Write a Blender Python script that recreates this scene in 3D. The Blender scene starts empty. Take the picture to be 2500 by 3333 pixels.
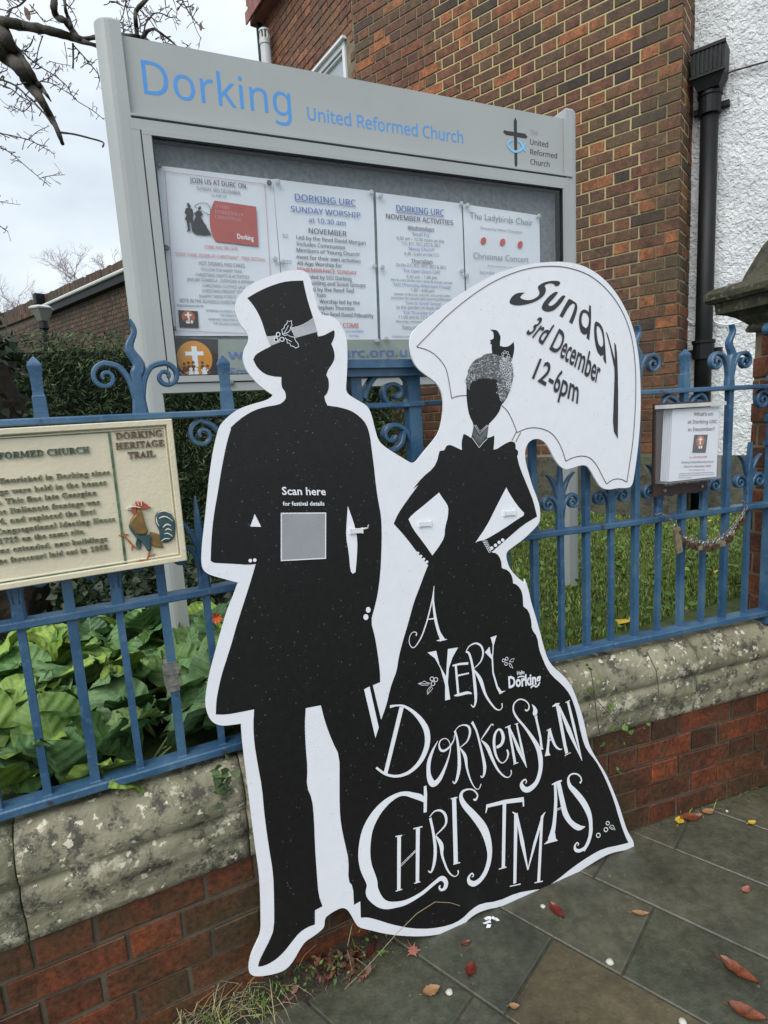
import bpy, math, random, os
from mathutils import Vector, Matrix, noise as mnoise
from mathutils.geometry import tessellate_polygon
random.seed(7)
R = random.Random(11)
sc = bpy.context.scene
COL = sc.collection

# ------------------------------------------------------------------ camera
F, PITCH, ROLL = 1897.563, 0.1565, -0.0591
CAM = Vector((0, 0, 1.5))
_f = Vector((0, math.cos(PITCH), -math.sin(PITCH)))
_r0 = Vector((1, 0, 0)); _u0 = _r0.cross(_f)
_c, _s = math.cos(ROLL), math.sin(ROLL)
RT = _c*_r0 + _s*_u0
UP = -_s*_r0 + _c*_u0
cd = bpy.data.cameras.new('camera'); co = bpy.data.objects.new('camera', cd); COL.objects.link(co)
cd.sensor_fit = 'VERTICAL'; cd.sensor_height = 36; cd.sensor_width = 27
cd.lens = 36*F/3333; cd.clip_start = 0.05; cd.clip_end = 500
M = Matrix.Identity(4)
for i in range(3):
    M[i][0] = RT[i]; M[i][1] = UP[i]; M[i][2] = -_f[i]; M[i][3] = CAM[i]
co.matrix_world = M
sc.camera = co

# ------------------------------------------------------------------ light: overcast
SUN_EL, SUN_AZ = 50, -150     # direction the light comes from (azimuth from +Y, clockwise)
w = bpy.data.worlds.new('World'); sc.world = w; w.use_nodes = True
nt = w.node_tree; nt.nodes.clear()
out = nt.nodes.new('ShaderNodeOutputWorld'); bg = nt.nodes.new('ShaderNodeBackground')
sky = nt.nodes.new('ShaderNodeTexSky'); sky.sky_type = 'NISHITA'; sky.sun_disc = False
sky.sun_elevation = math.radians(SUN_EL); sky.sun_rotation = math.radians(SUN_AZ)
sky.air_density = 1.5; sky.dust_density = 5; sky.ozone_density = 2
tc = nt.nodes.new('ShaderNodeTexCoord')
mp = nt.nodes.new('ShaderNodeMapping'); mp.inputs['Scale'].default_value = (1.0, 1.0, 2.2)
nz = nt.nodes.new('ShaderNodeTexNoise'); nz.inputs['Scale'].default_value = 2.3; nz.inputs['Detail'].default_value = 7; nz.inputs['Roughness'].default_value = .5
nt.links.new(tc.outputs['Generated'], mp.inputs['Vector']); nt.links.new(mp.outputs['Vector'], nz.inputs['Vector'])
cr = nt.nodes.new('ShaderNodeValToRGB')
cr.color_ramp.elements[0].position = .33; cr.color_ramp.elements[0].color = (4.35, 4.95, 5.5, 1)
cr.color_ramp.elements[1].position = .66; cr.color_ramp.elements[1].color = (7.1, 7.6, 8.05, 1)
nt.links.new(nz.outputs['Fac'], cr.inputs['Fac'])
mx = nt.nodes.new('ShaderNodeMix'); mx.data_type = 'RGBA'; mx.inputs['Factor'].default_value = .9
nt.links.new(sky.outputs['Color'], mx.inputs['A']); nt.links.new(cr.outputs['Color'], mx.inputs['B'])
nt.links.new(mx.outputs['Result'], bg.inputs['Color']); bg.inputs['Strength'].default_value = .1
nt.links.new(bg.outputs[0], out.inputs['Surface'])
sd = bpy.data.lights.new('sun', 'SUN'); sd.energy = 1.5; sd.angle = math.radians(50); sd.color = (1, .975, .94)
so = bpy.data.objects.new('sun', sd); COL.objects.link(so)
el, az = math.radians(SUN_EL), math.radians(SUN_AZ)
dirv = Vector((math.sin(az)*math.cos(el), math.cos(az)*math.cos(el), math.sin(el)))
so.rotation_euler = dirv.to_track_quat('Z', 'Y').to_euler()
sc.view_settings.view_transform = 'Standard'; sc.view_settings.look = 'None'
sc.view_settings.exposure = 0.68; sc.view_settings.gamma = 1
sc.view_settings.use_curve_mapping = False
sc.render.engine = 'CYCLES'
sc.cycles.max_bounces = 6; sc.cycles.transparent_max_bounces = 12

# ------------------------------------------------------------------ frames and planes
def ray(x, y): return RT*((x-1250)/F) - UP*((y-1666.5)/F) + _f
def onz(x, y, z):
    v = ray(x, y); return CAM + v*((z-CAM.z)/v.z)
class Plane:
    """a flat surface in the place: origin O, unit axes U (right), V (up); N points to the street"""
    def __init__(s, O, U, V):
        s.O, s.U, s.V = O, U.normalized(), V.normalized(); s.N = s.U.cross(s.V)
    def px(s, x, y):
        v = ray(x, y); P = CAM + v*((s.O-CAM).dot(s.N)/v.dot(s.N)) - s.O
        return (P.dot(s.U), P.dot(s.V))
    def pt(s, u, v, h=0): return s.O + s.U*u + s.V*v + s.N*h
def vplane(al, dd, h=0):
    t = Vector((math.cos(al), math.sin(al), 0)); n = Vector((-math.sin(al), math.cos(al), 0))
    return Plane(n*(dd-h), t, Vector((0, 0, 1)))
AL, DL, AR, DR = 0.4595, 1.428, 0.3163, 1.5533
FL, FR = vplane(AL, DL), vplane(AR, DR)          # street railing, left and right run; u = along, v = height
BEND = Vector((0.2456, 1.7147, 0)); SL, SR = BEND.dot(FL.U), BEND.dot(FR.U)
AS = .41
_rp = onz(1856, 1896, .66)
SG = vplane(AS, _rp.dot(Vector((-math.sin(AS), math.cos(AS), 0))))
# the leaning cut-out board
_T = FR.pt(*FR.px(2082, 1200), .035); _B = onz(2057, 2755, 0.004)
_M1 = FL.pt(*FL.px(690, 1700), .06)
_n = (_B-_T).cross(_M1-_T).normalized()
if _n.y > 0: _n = -_n
_U = Vector((0, 0, 1)).cross(_n).normalized(); _V = _n.cross(_U)
BD = Plane(_B.copy(), _U, _V)

# ------------------------------------------------------------------ materials
MATS = {}
def nodes(name):
    m = bpy.data.materials.new(name); m.use_nodes = True
    t = m.node_tree; b = t.nodes['Principled BSDF']; MATS[name] = m
    return m, t, b
def tex(t, kind, scale, detail=4, rough=.55, vec=None, stretch=None):
    n = t.nodes.new('ShaderNodeTex'+kind); n.inputs['Scale'].default_value = scale
    if kind == 'Noise': n.inputs['Detail'].default_value = detail; n.inputs['Roughness'].default_value = rough
    c = t.nodes.new('ShaderNodeTexCoord'); src = c.outputs[vec or 'Object']
    if stretch:
        mpn = t.nodes.new('ShaderNodeMapping'); mpn.inputs['Scale'].default_value = stretch
        t.links.new(src, mpn.inputs['Vector']); src = mpn.outputs['Vector']
    t.links.new(src, n.inputs['Vector'])
    return n
def ramp(t, src, stops):
    r = t.nodes.new('ShaderNodeValToRGB'); e = r.color_ramp.elements
    while len(e) < len(stops): e.new(.5)
    for k, (p, c) in zip(e, stops):
        k.position = p; k.color = (*c, 1) if len(c) == 3 else c
    t.links.new(src, r.inputs['Fac']); return r.outputs['Color']
def mixc(t, fac, a, b, mode='MIX'):
    m = t.nodes.new('ShaderNodeMix'); m.data_type = 'RGBA'; m.blend_type = mode
    for k, v in (('Factor', fac), ('A', a), ('B', b)):
        if hasattr(v, 'is_linked'): t.links.new(v, m.inputs[k])
        else: m.inputs[k].default_value = v if k == 'Factor' else (*v, 1)
    return m.outputs['Result']
def bump(t, b, h, dist=.003, strength=.6, prev=None):
    n = t.nodes.new('ShaderNodeBump'); n.inputs['Distance'].default_value = dist; n.inputs['Strength'].default_value = strength
    t.links.new(h, n.inputs['Height'])
    if prev: t.links.new(prev.outputs['Normal'], n.inputs['Normal'])
    t.links.new(n.outputs['Normal'], b.inputs['Normal']); return n
def simple(name, c, rough=.5, var=.15, scale=20, bmp=0, spec=.5, metal=0, bscale=None):
    m, t, b = nodes(name)
    n = tex(t, 'Noise', scale, 6)
    lo = [x*(1-var) for x in c]; hi = [min(1, x*(1+var)) for x in c]
    t.links.new(ramp(t, n.outputs['Fac'], [(.3, lo), (.7, hi)]), b.inputs['Base Color'])
    b.inputs['Roughness'].default_value = rough; b.inputs['Specular IOR Level'].default_value = spec; b.inputs['Metallic'].default_value = metal
    if bmp:
        n2 = tex(t, 'Noise', bscale or scale*4, 6); bump(t, b, n2.outputs['Fac'], bmp, .7)
    return m
def rnd(t):
    """a random number per brick, whether it is its own object or an island of a joined mesh"""
    oi = t.nodes.new('ShaderNodeObjectInfo'); g = t.nodes.new('ShaderNodeNewGeometry')
    a = t.nodes.new('ShaderNodeMath'); a.operation = 'ADD'
    t.links.new(oi.outputs['Random'], a.inputs[0]); t.links.new(g.outputs['Random Per Island'], a.inputs[1])
    f = t.nodes.new('ShaderNodeMath'); f.operation = 'FRACT'; t.links.new(a.outputs[0], f.inputs[0]); return f.outputs[0]
def brickmat(name, stops, grime, gfac=.5, rough=.75):
    m, t, b = nodes(name)
    r = rnd(t); base = ramp(t, r, stops)
    wn = t.nodes.new('ShaderNodeTexNoise'); wn.noise_dimensions = '4D'; wn.inputs['Scale'].default_value = 14; wn.inputs['Detail'].default_value = 10; wn.inputs['Roughness'].default_value = .68
    g = t.nodes.new('ShaderNodeNewGeometry'); t.links.new(g.outputs['Position'], wn.inputs['Vector']); t.links.new(r, wn.inputs['W'])
    dk = ramp(t, wn.outputs['Fac'], [(.36, (.34, .31, .29)), (.5, (.9, .85, .8)), (.63, (1.45, 1.3, 1.2))])
    base = mixc(t, .85, base, dk, 'MULTIPLY')
    gn = t.nodes.new('ShaderNodeTexNoise'); gn.inputs['Scale'].default_value = 2.2; gn.inputs['Detail'].default_value = 9; gn.inputs['Roughness'].default_value = .65
    t.links.new(g.outputs['Position'], gn.inputs['Vector'])
    gf = ramp(t, gn.outputs['Fac'], [(.42, (0, 0, 0)), (.68, (gfac,)*3)])
    base = mixc(t, gf, base, grime)
    fn = t.nodes.new('ShaderNodeTexNoise'); fn.inputs['Scale'].default_value = 75; fn.inputs['Detail'].default_value = 8; fn.inputs['Roughness'].default_value = .7
    t.links.new(g.outputs['Position'], fn.inputs['Vector'])
    base = mixc(t, .85, base, ramp(t, fn.outputs['Fac'], [(.38, (.5, .48, .45)), (.5, (1, 1, 1)), (.64, (1.5, 1.45, 1.4))]), 'MULTIPLY')
    t.links.new(base, b.inputs['Base Color']); b.inputs['Roughness'].default_value = rough
    p = bump(t, b, fn.outputs['Fac'], .002, .5); bump(t, b, wn.outputs['Fac'], .006, .5, p)
    return m
m_brick = brickmat('building_brick', [(0, (.030, .022, .02)), (.15, (.085, .036, .022)), (.34, (.14, .052, .026)), (.5, (.085, .052, .030)), (.62, (.15, .068, .032)), (.78, (.12, .045, .026)), (.90, (.25, .085, .032)), (1, (.34, .12, .045))], (.085, .066, .03), .6)
m_brick_or = brickmat('orange_brick', [(0, (.12, .048, .028)), (.4, (.20, .08, .04)), (.7, (.15, .06, .035)), (1, (.27, .115, .055))], (.10, .075, .045), .6)
m_wallbrick = brickmat('low_wall_brick', [(0, (.050, .018, .010)), (.3, (.105, .027, .012)), (.6, (.15, .034, .013)), (.85, (.08, .024, .012)), (1, (.23, .05, .016))], (.05, .042, .02), .9, .55)
m_backbrick = brickmat('back_wall_brick', [(0, (.045, .03, .022)), (.5, (.075, .045, .03)), (1, (.12, .07, .045))], (.06, .055, .03), .7)
def mortarmat(name, c, yellow=None):
    m, t, b = nodes(name)
    g = t.nodes.new('ShaderNodeNewGeometry'); n = t.nodes.new('ShaderNodeTexNoise'); n.inputs['Scale'].default_value = 9; n.inputs['Detail'].default_value = 7
    t.links.new(g.outputs['Position'], n.inputs['Vector'])
    col = ramp(t, n.outputs['Fac'], [(.3, [x*.6 for x in c]), (.7, [x*1.15 for x in c])])
    if yellow:
        sx = t.nodes.new('ShaderNodeSeparateXYZ'); t.links.new(g.outputs['Position'], sx.inputs[0])
        mr = t.nodes.new('ShaderNodeMapRange'); mr.inputs['From Min'].default_value = 2.2; mr.inputs['From Max'].default_value = 3.3
        t.links.new(sx.outputs['Z'], mr.inputs['Value'])
        col = mixc(t, mr.outputs['Result'], col, yellow)
    t.links.new(col, b.inputs['Base Color']); b.inputs['Roughness'].default_value = .9
    n2 = t.nodes.new('ShaderNodeTexNoise'); n2.inputs['Scale'].default_value = 90; t.links.new(g.outputs['Position'], n2.inputs['Vector'])
    bump(t, b, n2.outputs['Fac'], .004, .6); return m
m_mortar_y = mortarmat('repointed_mortar', (.26, .23, .15), (.46, .395, .20))
m_mortar = mortarmat('old_mortar', (.22, .18, .12))
m_mortar_d = mortarmat('dark_mortar', (.10, .085, .058))
def bluepaint():
    m, t, b = nodes('blue_iron_paint')
    g = t.nodes.new('ShaderNodeNewGeometry')
    def N(s, d=6):
        n = t.nodes.new('ShaderNodeTexNoise'); n.inputs['Scale'].default_value = s; n.inputs['Detail'].default_value = d
        t.links.new(g.outputs['Position'], n.inputs['Vector']); return n.outputs['Fac']
    c = ramp(t, N(7), [(.3, (.022, .068, .142)), (.5, (.040, .106, .195)), (.7, (.078, .155, .24))])
    c = mixc(t, ramp(t, N(45, 8), [(.58, (0, 0, 0)), (.70, (.5,)*3)]), c, (.10, .18, .27))
    c = mixc(t, ramp(t, N(21, 10), [(.665, (0, 0, 0)), (.72, (.85,)*3)]), c, (.045, .035, .025))
    t.links.new(c, b.inputs['Base Color']); b.inputs['Roughness'].default_value = .34
    p = bump(t, b, N(160, 5), .0015, .5); bump(t, b, N(38, 5), .003, .5, p); return m
m_blue = bluepaint()
def stonemat(name, base, lichen=(.50, .47, .34), dark=(.035, .033, .025), lf=.5, green=(.10, .11, .05)):
    m, t, b = nodes(name)
    g = t.nodes.new('ShaderNodeNewGeometry')
    def N(s, d=8, r=.6, k='Noise'):
        n = t.nodes.new('ShaderNodeTex'+k); n.inputs['Scale'].default_value = s
        if k == 'Noise': n.inputs['Detail'].default_value = d; n.inputs['Roughness'].default_value = r
        t.links.new(g.outputs['Position'], n.inputs['Vector']); return n
    c = ramp(t, N(4.5).outputs['Fac'], [(.3, [x*.6 for x in base]), (.5, base), (.7, [x*1.4 for x in base])])
    c = mixc(t, ramp(t, N(3.1, 9, .7).outputs['Fac'], [(.48, (0, 0, 0)), (.66, (.65,)*3)]), c, green)
    c = mixc(t, ramp(t, N(17, 11, .78).outputs['Fac'], [(.50, (0, 0, 0)), (.58, (.85,)*3)]), c, dark)
    c = mixc(t, ramp(t, N(13, 11, .78).outputs['Fac'], [(.555, (0, 0, 0)), (.60, (lf,)*3)]), c, lichen)
    v = N(34, k='Voronoi'); vn = N(12, 3).outputs['Fac']; wob = N(60, 4); va = t.nodes.new('ShaderNodeVectorMath'); va.operation = 'MULTIPLY_ADD'; va.inputs[1].default_value = (.035, .035, .035)
    t.links.new(wob.outputs['Color'], va.inputs[0]); t.links.new(g.outputs['Position'], va.inputs[2]); t.links.new(va.outputs[0], v.inputs['Vector'])
    sub = t.nodes.new('ShaderNodeMath'); sub.operation = 'MULTIPLY_ADD'; sub.inputs[1].default_value = .62; sub.inputs[2].default_value = 0
    t.links.new(vn, sub.inputs[0])
    lt = t.nodes.new('ShaderNodeMath'); lt.operation = 'SUBTRACT'; t.links.new(sub.outputs[0], lt.inputs[0]); t.links.new(v.outputs['Distance'], lt.inputs[1])
    c = mixc(t, ramp(t, lt.outputs[0], [(.10, (0, 0, 0)), (.15, (lf*1.3,)*3)]), c, (.62, .58, .46))
    t.links.new(c, b.inputs['Base Color']); b.inputs['Roughness'].default_value = .8
    p = bump(t, b, N(70).outputs['Fac'], .006, .7); bump(t, b, N(15).outputs['Fac'], .015, .6, p); return m
m_coping = stonemat('lichened_stone', (.25, .235, .16), dark=(.038, .037, .03), lichen=(.56, .53, .40), lf=.7)
m_capstone = stonemat('pier_stone', (.062, .057, .036), lf=.12, dark=(.02, .019, .014), green=(.045, .05, .022))
m_plinth = stonemat('stained_cement', (.085, .085, .062), lf=.05)
def pavemat():
    m, t, b = nodes('wet_flagstone')
    g = t.nodes.new('ShaderNodeNewGeometry'); oi = t.nodes.new('ShaderNodeObjectInfo')
    def N(s, d=9, r=.65):
        n = t.nodes.new('ShaderNodeTexNoise'); n.inputs['Scale'].default_value = s; n.inputs['Detail'].default_value = d; n.inputs['Roughness'].default_value = r
        t.links.new(g.outputs['Position'], n.inputs['Vector']); return n.outputs['Fac']
    c = ramp(t, oi.outputs['Random'], [(0, (.062, .067, .050)), (.5, (.076, .080, .062)), (.85, (.078, .076, .054)), (1, (.095, .075, .045))])
    c = mixc(t, .9, c, ramp(t, N(5), [(.3, (.5, .5, .5)), (.7, (1.45, 1.4, 1.3))]), 'MULTIPLY'); c = mixc(t, .8, c, ramp(t, N(34), [(.35, (.7, .7, .7)), (.65, (1.3, 1.28, 1.2))]), 'MULTIPLY')
    c = mixc(t, ramp(t, N(95, 4, .5), [(.60, (0, 0, 0)), (.72, (.35,)*3)]), c, (.045, .042, .03))
    c = mixc(t, ramp(t, N(60, 4, .5), [(.68, (0, 0, 0)), (.74, (.35,)*3)]), c, (.30, .29, .24))
    t.links.new(c, b.inputs['Base Color'])
    t.links.new(ramp(t, N(4, 5), [(.35, (.22,)*3), (.65, (.5,)*3)]), b.inputs['Roughness'])
    p = bump(t, b, N(110), .0025, .6); bump(t, b, N(14), .009, .6, p); return m
m_pave = pavemat()
m_soil = simple('dark_soil', (.035, .028, .018), .9, .5, 30, .02)
m_joint = simple('joint_grit', (.05, .047, .032), .9, .4, 60, .006)
m_alu = simple('grey_powder_coat', (.37, .395, .39), .42, .05, 3, .0006, bscale=300)
m_aludark = simple('black_gasket', (.012, .012, .014), .5, .1)
m_backing = simple('grey_backing_felt', (.17, .19, .20), .9, .25, 60, .001)
m_paper = simple('damp_paper', (.70, .73, .79), .8, .05, 4, .004, bscale=5)
m_white = simple('white_pvc', (.78, .80, .85), .38, .02, 30, .0004, bscale=260)
m_black = simple('black_vinyl', (.0085, .0085, .0085), .42, .2, 60, .0005, spec=.35, bscale=260)
m_ink = simple('black_ink', (.03, .03, .035), .6, .1)
m_pw = simple('white_print', (.80, .83, .88), .4, .02)
m_pg = simple('grey_print', (.30, .32, .33), .5, .3, 300)
m_pdg = simple('dark_grey_print', (.085, .09, .095), .5, .5, 400)
m_inkblue = simple('blue_ink', (.10, .17, .42), .7, .05)
m_inkdark = simple('faded_ink', (.10, .10, .13), .7, .05)
m_inkgrey = simple('pale_grey_ink', (.28, .29, .33), .7, .05)
m_inkred = simple('red_ink', (.52, .09, .08), .7, .05)
m_red = simple('red_panel_print', (.42, .10, .09), .7, .1, 20)
m_pink = simple('pink_border', (.55, .25, .28), .7, .05)
m_hblue = simple('header_blue', (.075, .29, .68), .4, .05)
m_hblue2 = simple('lettering_blue', (.10, .30, .66), .4, .05)
m_lblue = simple('fish_blue', (.22, .55, .85), .4, .05)
m_orange = simple('orange_disc', (.62, .26, .03), .6, .08)
m_orange2 = simple('rust_disc', (.42, .11, .03), .6, .08)
m_lgdark = simple('logo_dark', (.03, .027, .03), .6, .1)
m_panel = simple('mid_grey_print', (.30, .315, .34), .5, .05)
m_strip = simple('sage_strip', (.27, .31, .28), .6, .05)
m_pin = simple('pin_plastic', (.45, .48, .50), .35, .05)
m_pind = simple('dark_pin', (.10, .11, .11), .35, .05)
m_cream = simple('cream_plaque_paint', (.64, .585, .43), .4, .07, 6, .0015, bscale=120)
m_letg = simple('green_washed_letters', (.17, .18, .11), .55, .5, 70)
m_letd = simple('dark_green_letters', (.05, .10, .07), .5, .5, 60)
m_letb = simple('brown_letters', (.13, .085, .05), .5, .5, 60)
m_grn = simple('green_line_paint', (.08, .15, .09), .5, .7, 50)
m_rbrown = simple('rooster_brown', (.19, .115, .035), .35, .25, 60)
m_rteal = simple('rooster_teal', (.04, .085, .095), .3, .3, 60)
m_rred = simple('rooster_red', (.38, .085, .05), .35, .2, 60)
m_rleg = simple('rooster_leg', (.36, .13, .05), .4, .2, 60)
m_rwhite = simple('rooster_white', (.72, .68, .58), .4, .05)
m_iron = simple('black_cast_iron', (.006, .007, .008), .5, .3, 12, .003, spec=.3, bscale=40)
m_rust = simple('rusty_brass', (.065, .036, .02), .5, .5, 60, .001)
m_brass = simple('tarnished_brass', (.20, .165, .10), .4, .3, 60, .0005)
m_steel = simple('dull_chain_steel', (.30, .29, .27), .35, .3, 60, metal=.7)
m_boxback = simple('dark_backboard', (.035, .02, .016), .5, .3, 20)
m_uwhite = simple('white_upvc', (.72, .74, .76), .3, .03)
m_flue = simple('grey_flue', (.42, .44, .45), .4, .05)
m_tile = simple('red_roof_tile', (.25, .10, .085), .7, .35, 6, .003)
m_gutter = simple('pale_gutter', (.55, .57, .56), .4, .15)
m_wglass = simple('window_pane', (.34, .39, .42), .12, .1, 2)
m_lampg = simple('lantern_glass', (.22, .24, .23), .2, .05)
def render_wall():
    m, t, b = nodes('white_roughcast')
    g = t.nodes.new('ShaderNodeNewGeometry')
    def N(s, d=6):
        n = t.nodes.new('ShaderNodeTexNoise'); n.inputs['Scale'].default_value = s; n.inputs['Detail'].default_value = d; n.inputs['Distortion'].default_value = .6
        t.links.new(g.outputs['Position'], n.inputs['Vector']); return n.outputs['Fac']
    t.links.new(ramp(t, N(3), [(.3, (.70, .74, .76)), (.6, (.84, .87, .88))]), b.inputs['Base Color'])
    b.inputs['Roughness'].default_value = .7
    p = bump(t, b, N(85), .02, .6); bump(t, b, N(34), .05, .75, p); return m
m_white_wall = render_wall()
def glassmat():
    m, t, b = nodes('case_glass')
    gl = t.nodes.new('ShaderNodeBsdfGlossy'); gl.inputs['Roughness'].default_value = .06
    tr = t.nodes.new('ShaderNodeBsdfTransparent'); tr.inputs['Color'].default_value = (.99, 1, 1, 1)
    lw = t.nodes.new('ShaderNodeFresnel'); lw.inputs['IOR'].default_value = 1.5
    ge = t.nodes.new('ShaderNodeNewGeometry'); iv_ = t.nodes.new('ShaderNodeMath'); iv_.operation = 'SUBTRACT'; iv_.inputs[0].default_value = 1; t.links.new(ge.outputs['Backfacing'], iv_.inputs[1])
    mu = t.nodes.new('ShaderNodeMath'); mu.operation = 'MULTIPLY'; t.links.new(lw.outputs[0], mu.inputs[0]); t.links.new(iv_.outputs[0], mu.inputs[1])
    ms = t.nodes.new('ShaderNodeMixShader'); t.links.new(mu.outputs[0], ms.inputs[0]); t.links.new(tr.outputs[0], ms.inputs[1]); t.links.new(gl.outputs[0], ms.inputs[2])
    t.links.new(ms.outputs[0], t.nodes['Material Output'].inputs['Surface']); t.nodes.remove(b); return m
m_glass = glassmat()
def dropmat():
    m, t, b = nodes('water_drop')
    b.inputs['Base Color'].default_value = (.30, .33, .36, 1); b.inputs['Roughness'].default_value = .12; b.inputs['Alpha'].default_value = .10
    b.inputs['Specular IOR Level'].default_value = .9; return m
m_drop = dropmat()
def leafmat(name, a, c, vein=None, spec=.4, rough=.5, stops=None):
    m, t, b = nodes(name)
    r = rnd(t); col = ramp(t, r, stops or [(0, a), (1, c)])
    n = tex(t, 'Noise', 9, 5); col = mixc(t, .8, col, ramp(t, n.outputs['Fac'], [(.3, (.6, .6, .6)), (.7, (1.3, 1.3, 1.2))]), 'MULTIPLY')
    b.inputs['Roughness'].default_value = rough; b.inputs['Specular IOR Level'].default_value = spec
    if vein:
        tcn = t.nodes.new('ShaderNodeTexCoord'); s = t.nodes.new('ShaderNodeSeparateXYZ'); t.links.new(tcn.outputs['Object'], s.inputs[0])
        def mt(op, x, y=None):
            q = t.nodes.new('ShaderNodeMath'); q.operation = op
            for i, v in enumerate((x, y)):
                if v is None: continue
                if hasattr(v, 'is_linked'): t.links.new(v, q.inputs[i])
                else: q.inputs[i].default_value = v
            return q.outputs[0]
        ax = mt('ABSOLUTE', s.outputs['X'])
        ph = mt('SUBTRACT', s.outputs['Y'], mt('MULTIPLY', ax, .8))
        sn = mt('SINE', mt('MULTIPLY', ph, 34.0))
        f1 = mt('GREATER_THAN', sn, .972); f2 = mt('LESS_THAN', ax, .012)
        fac = mt('MULTIPLY', mt('MAXIMUM', f1, f2), .4)
        col = mixc(t, fac, col, vein)
        bump(t, b, sn, .004, .35)
    t.links.new(col, b.inputs['Base Color']); return m
m_berg = leafmat('bergenia_leaf', (.055, .13, .04), (.20, .32, .05), (.22, .35, .15), stops=[(0, (.05, .12, .045)), (.3, (.10, .21, .06)), (.5, (.16, .28, .12)), (.7, (.065, .15, .04)), (.88, (.24, .37, .06)), (1, (.32, .43, .09))])
m_bergp = leafmat('bergenia_underside', (.17, .27, .08), (.25, .36, .13), (.32, .42, .2))
m_yew = leafmat('yew_foliage', (.014, .032, .010), (.045, .085, .024))
m_yewtip = leafmat('yew_tips', (.05, .085, .02), (.09, .14, .04))  # paler green, given to a random share of the leaves
m_ivy = leafmat('ivy_leaf', (.03, .065, .02), (.10, .15, .06))
m_ivyd = leafmat('dark_ivy_leaf', (.014, .03, .013), (.035, .06, .028))
m_grass = leafmat('grass_blade', (.08, .15, .02), (.25, .33, .07), stops=[(0, (.05, .10, .015)), (.45, (.12, .20, .035)), (.8, (.23, .30, .07)), (.9, (.30, .33, .11)), (1, (.38, .32, .17))])
m_weed = leafmat('weed_leaf', (.06, .12, .02), (.14, .24, .05))
m_straw = leafmat('dry_stalk', (.30, .24, .13), (.42, .36, .22))
m_turf = simple('turf_soil', (.055, .08, .02), .9, .5, 12, .02)
m_bark = simple('plane_bark', (.048, .042, .034), .85, .85, 5, .02, bscale=30)
m_twig = simple('twig_bark', (.055, .04, .038), .8, .2)
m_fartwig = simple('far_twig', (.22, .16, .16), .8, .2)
m_core = simple('hedge_shade', (.006, .010, .005), .95, .3)

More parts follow.
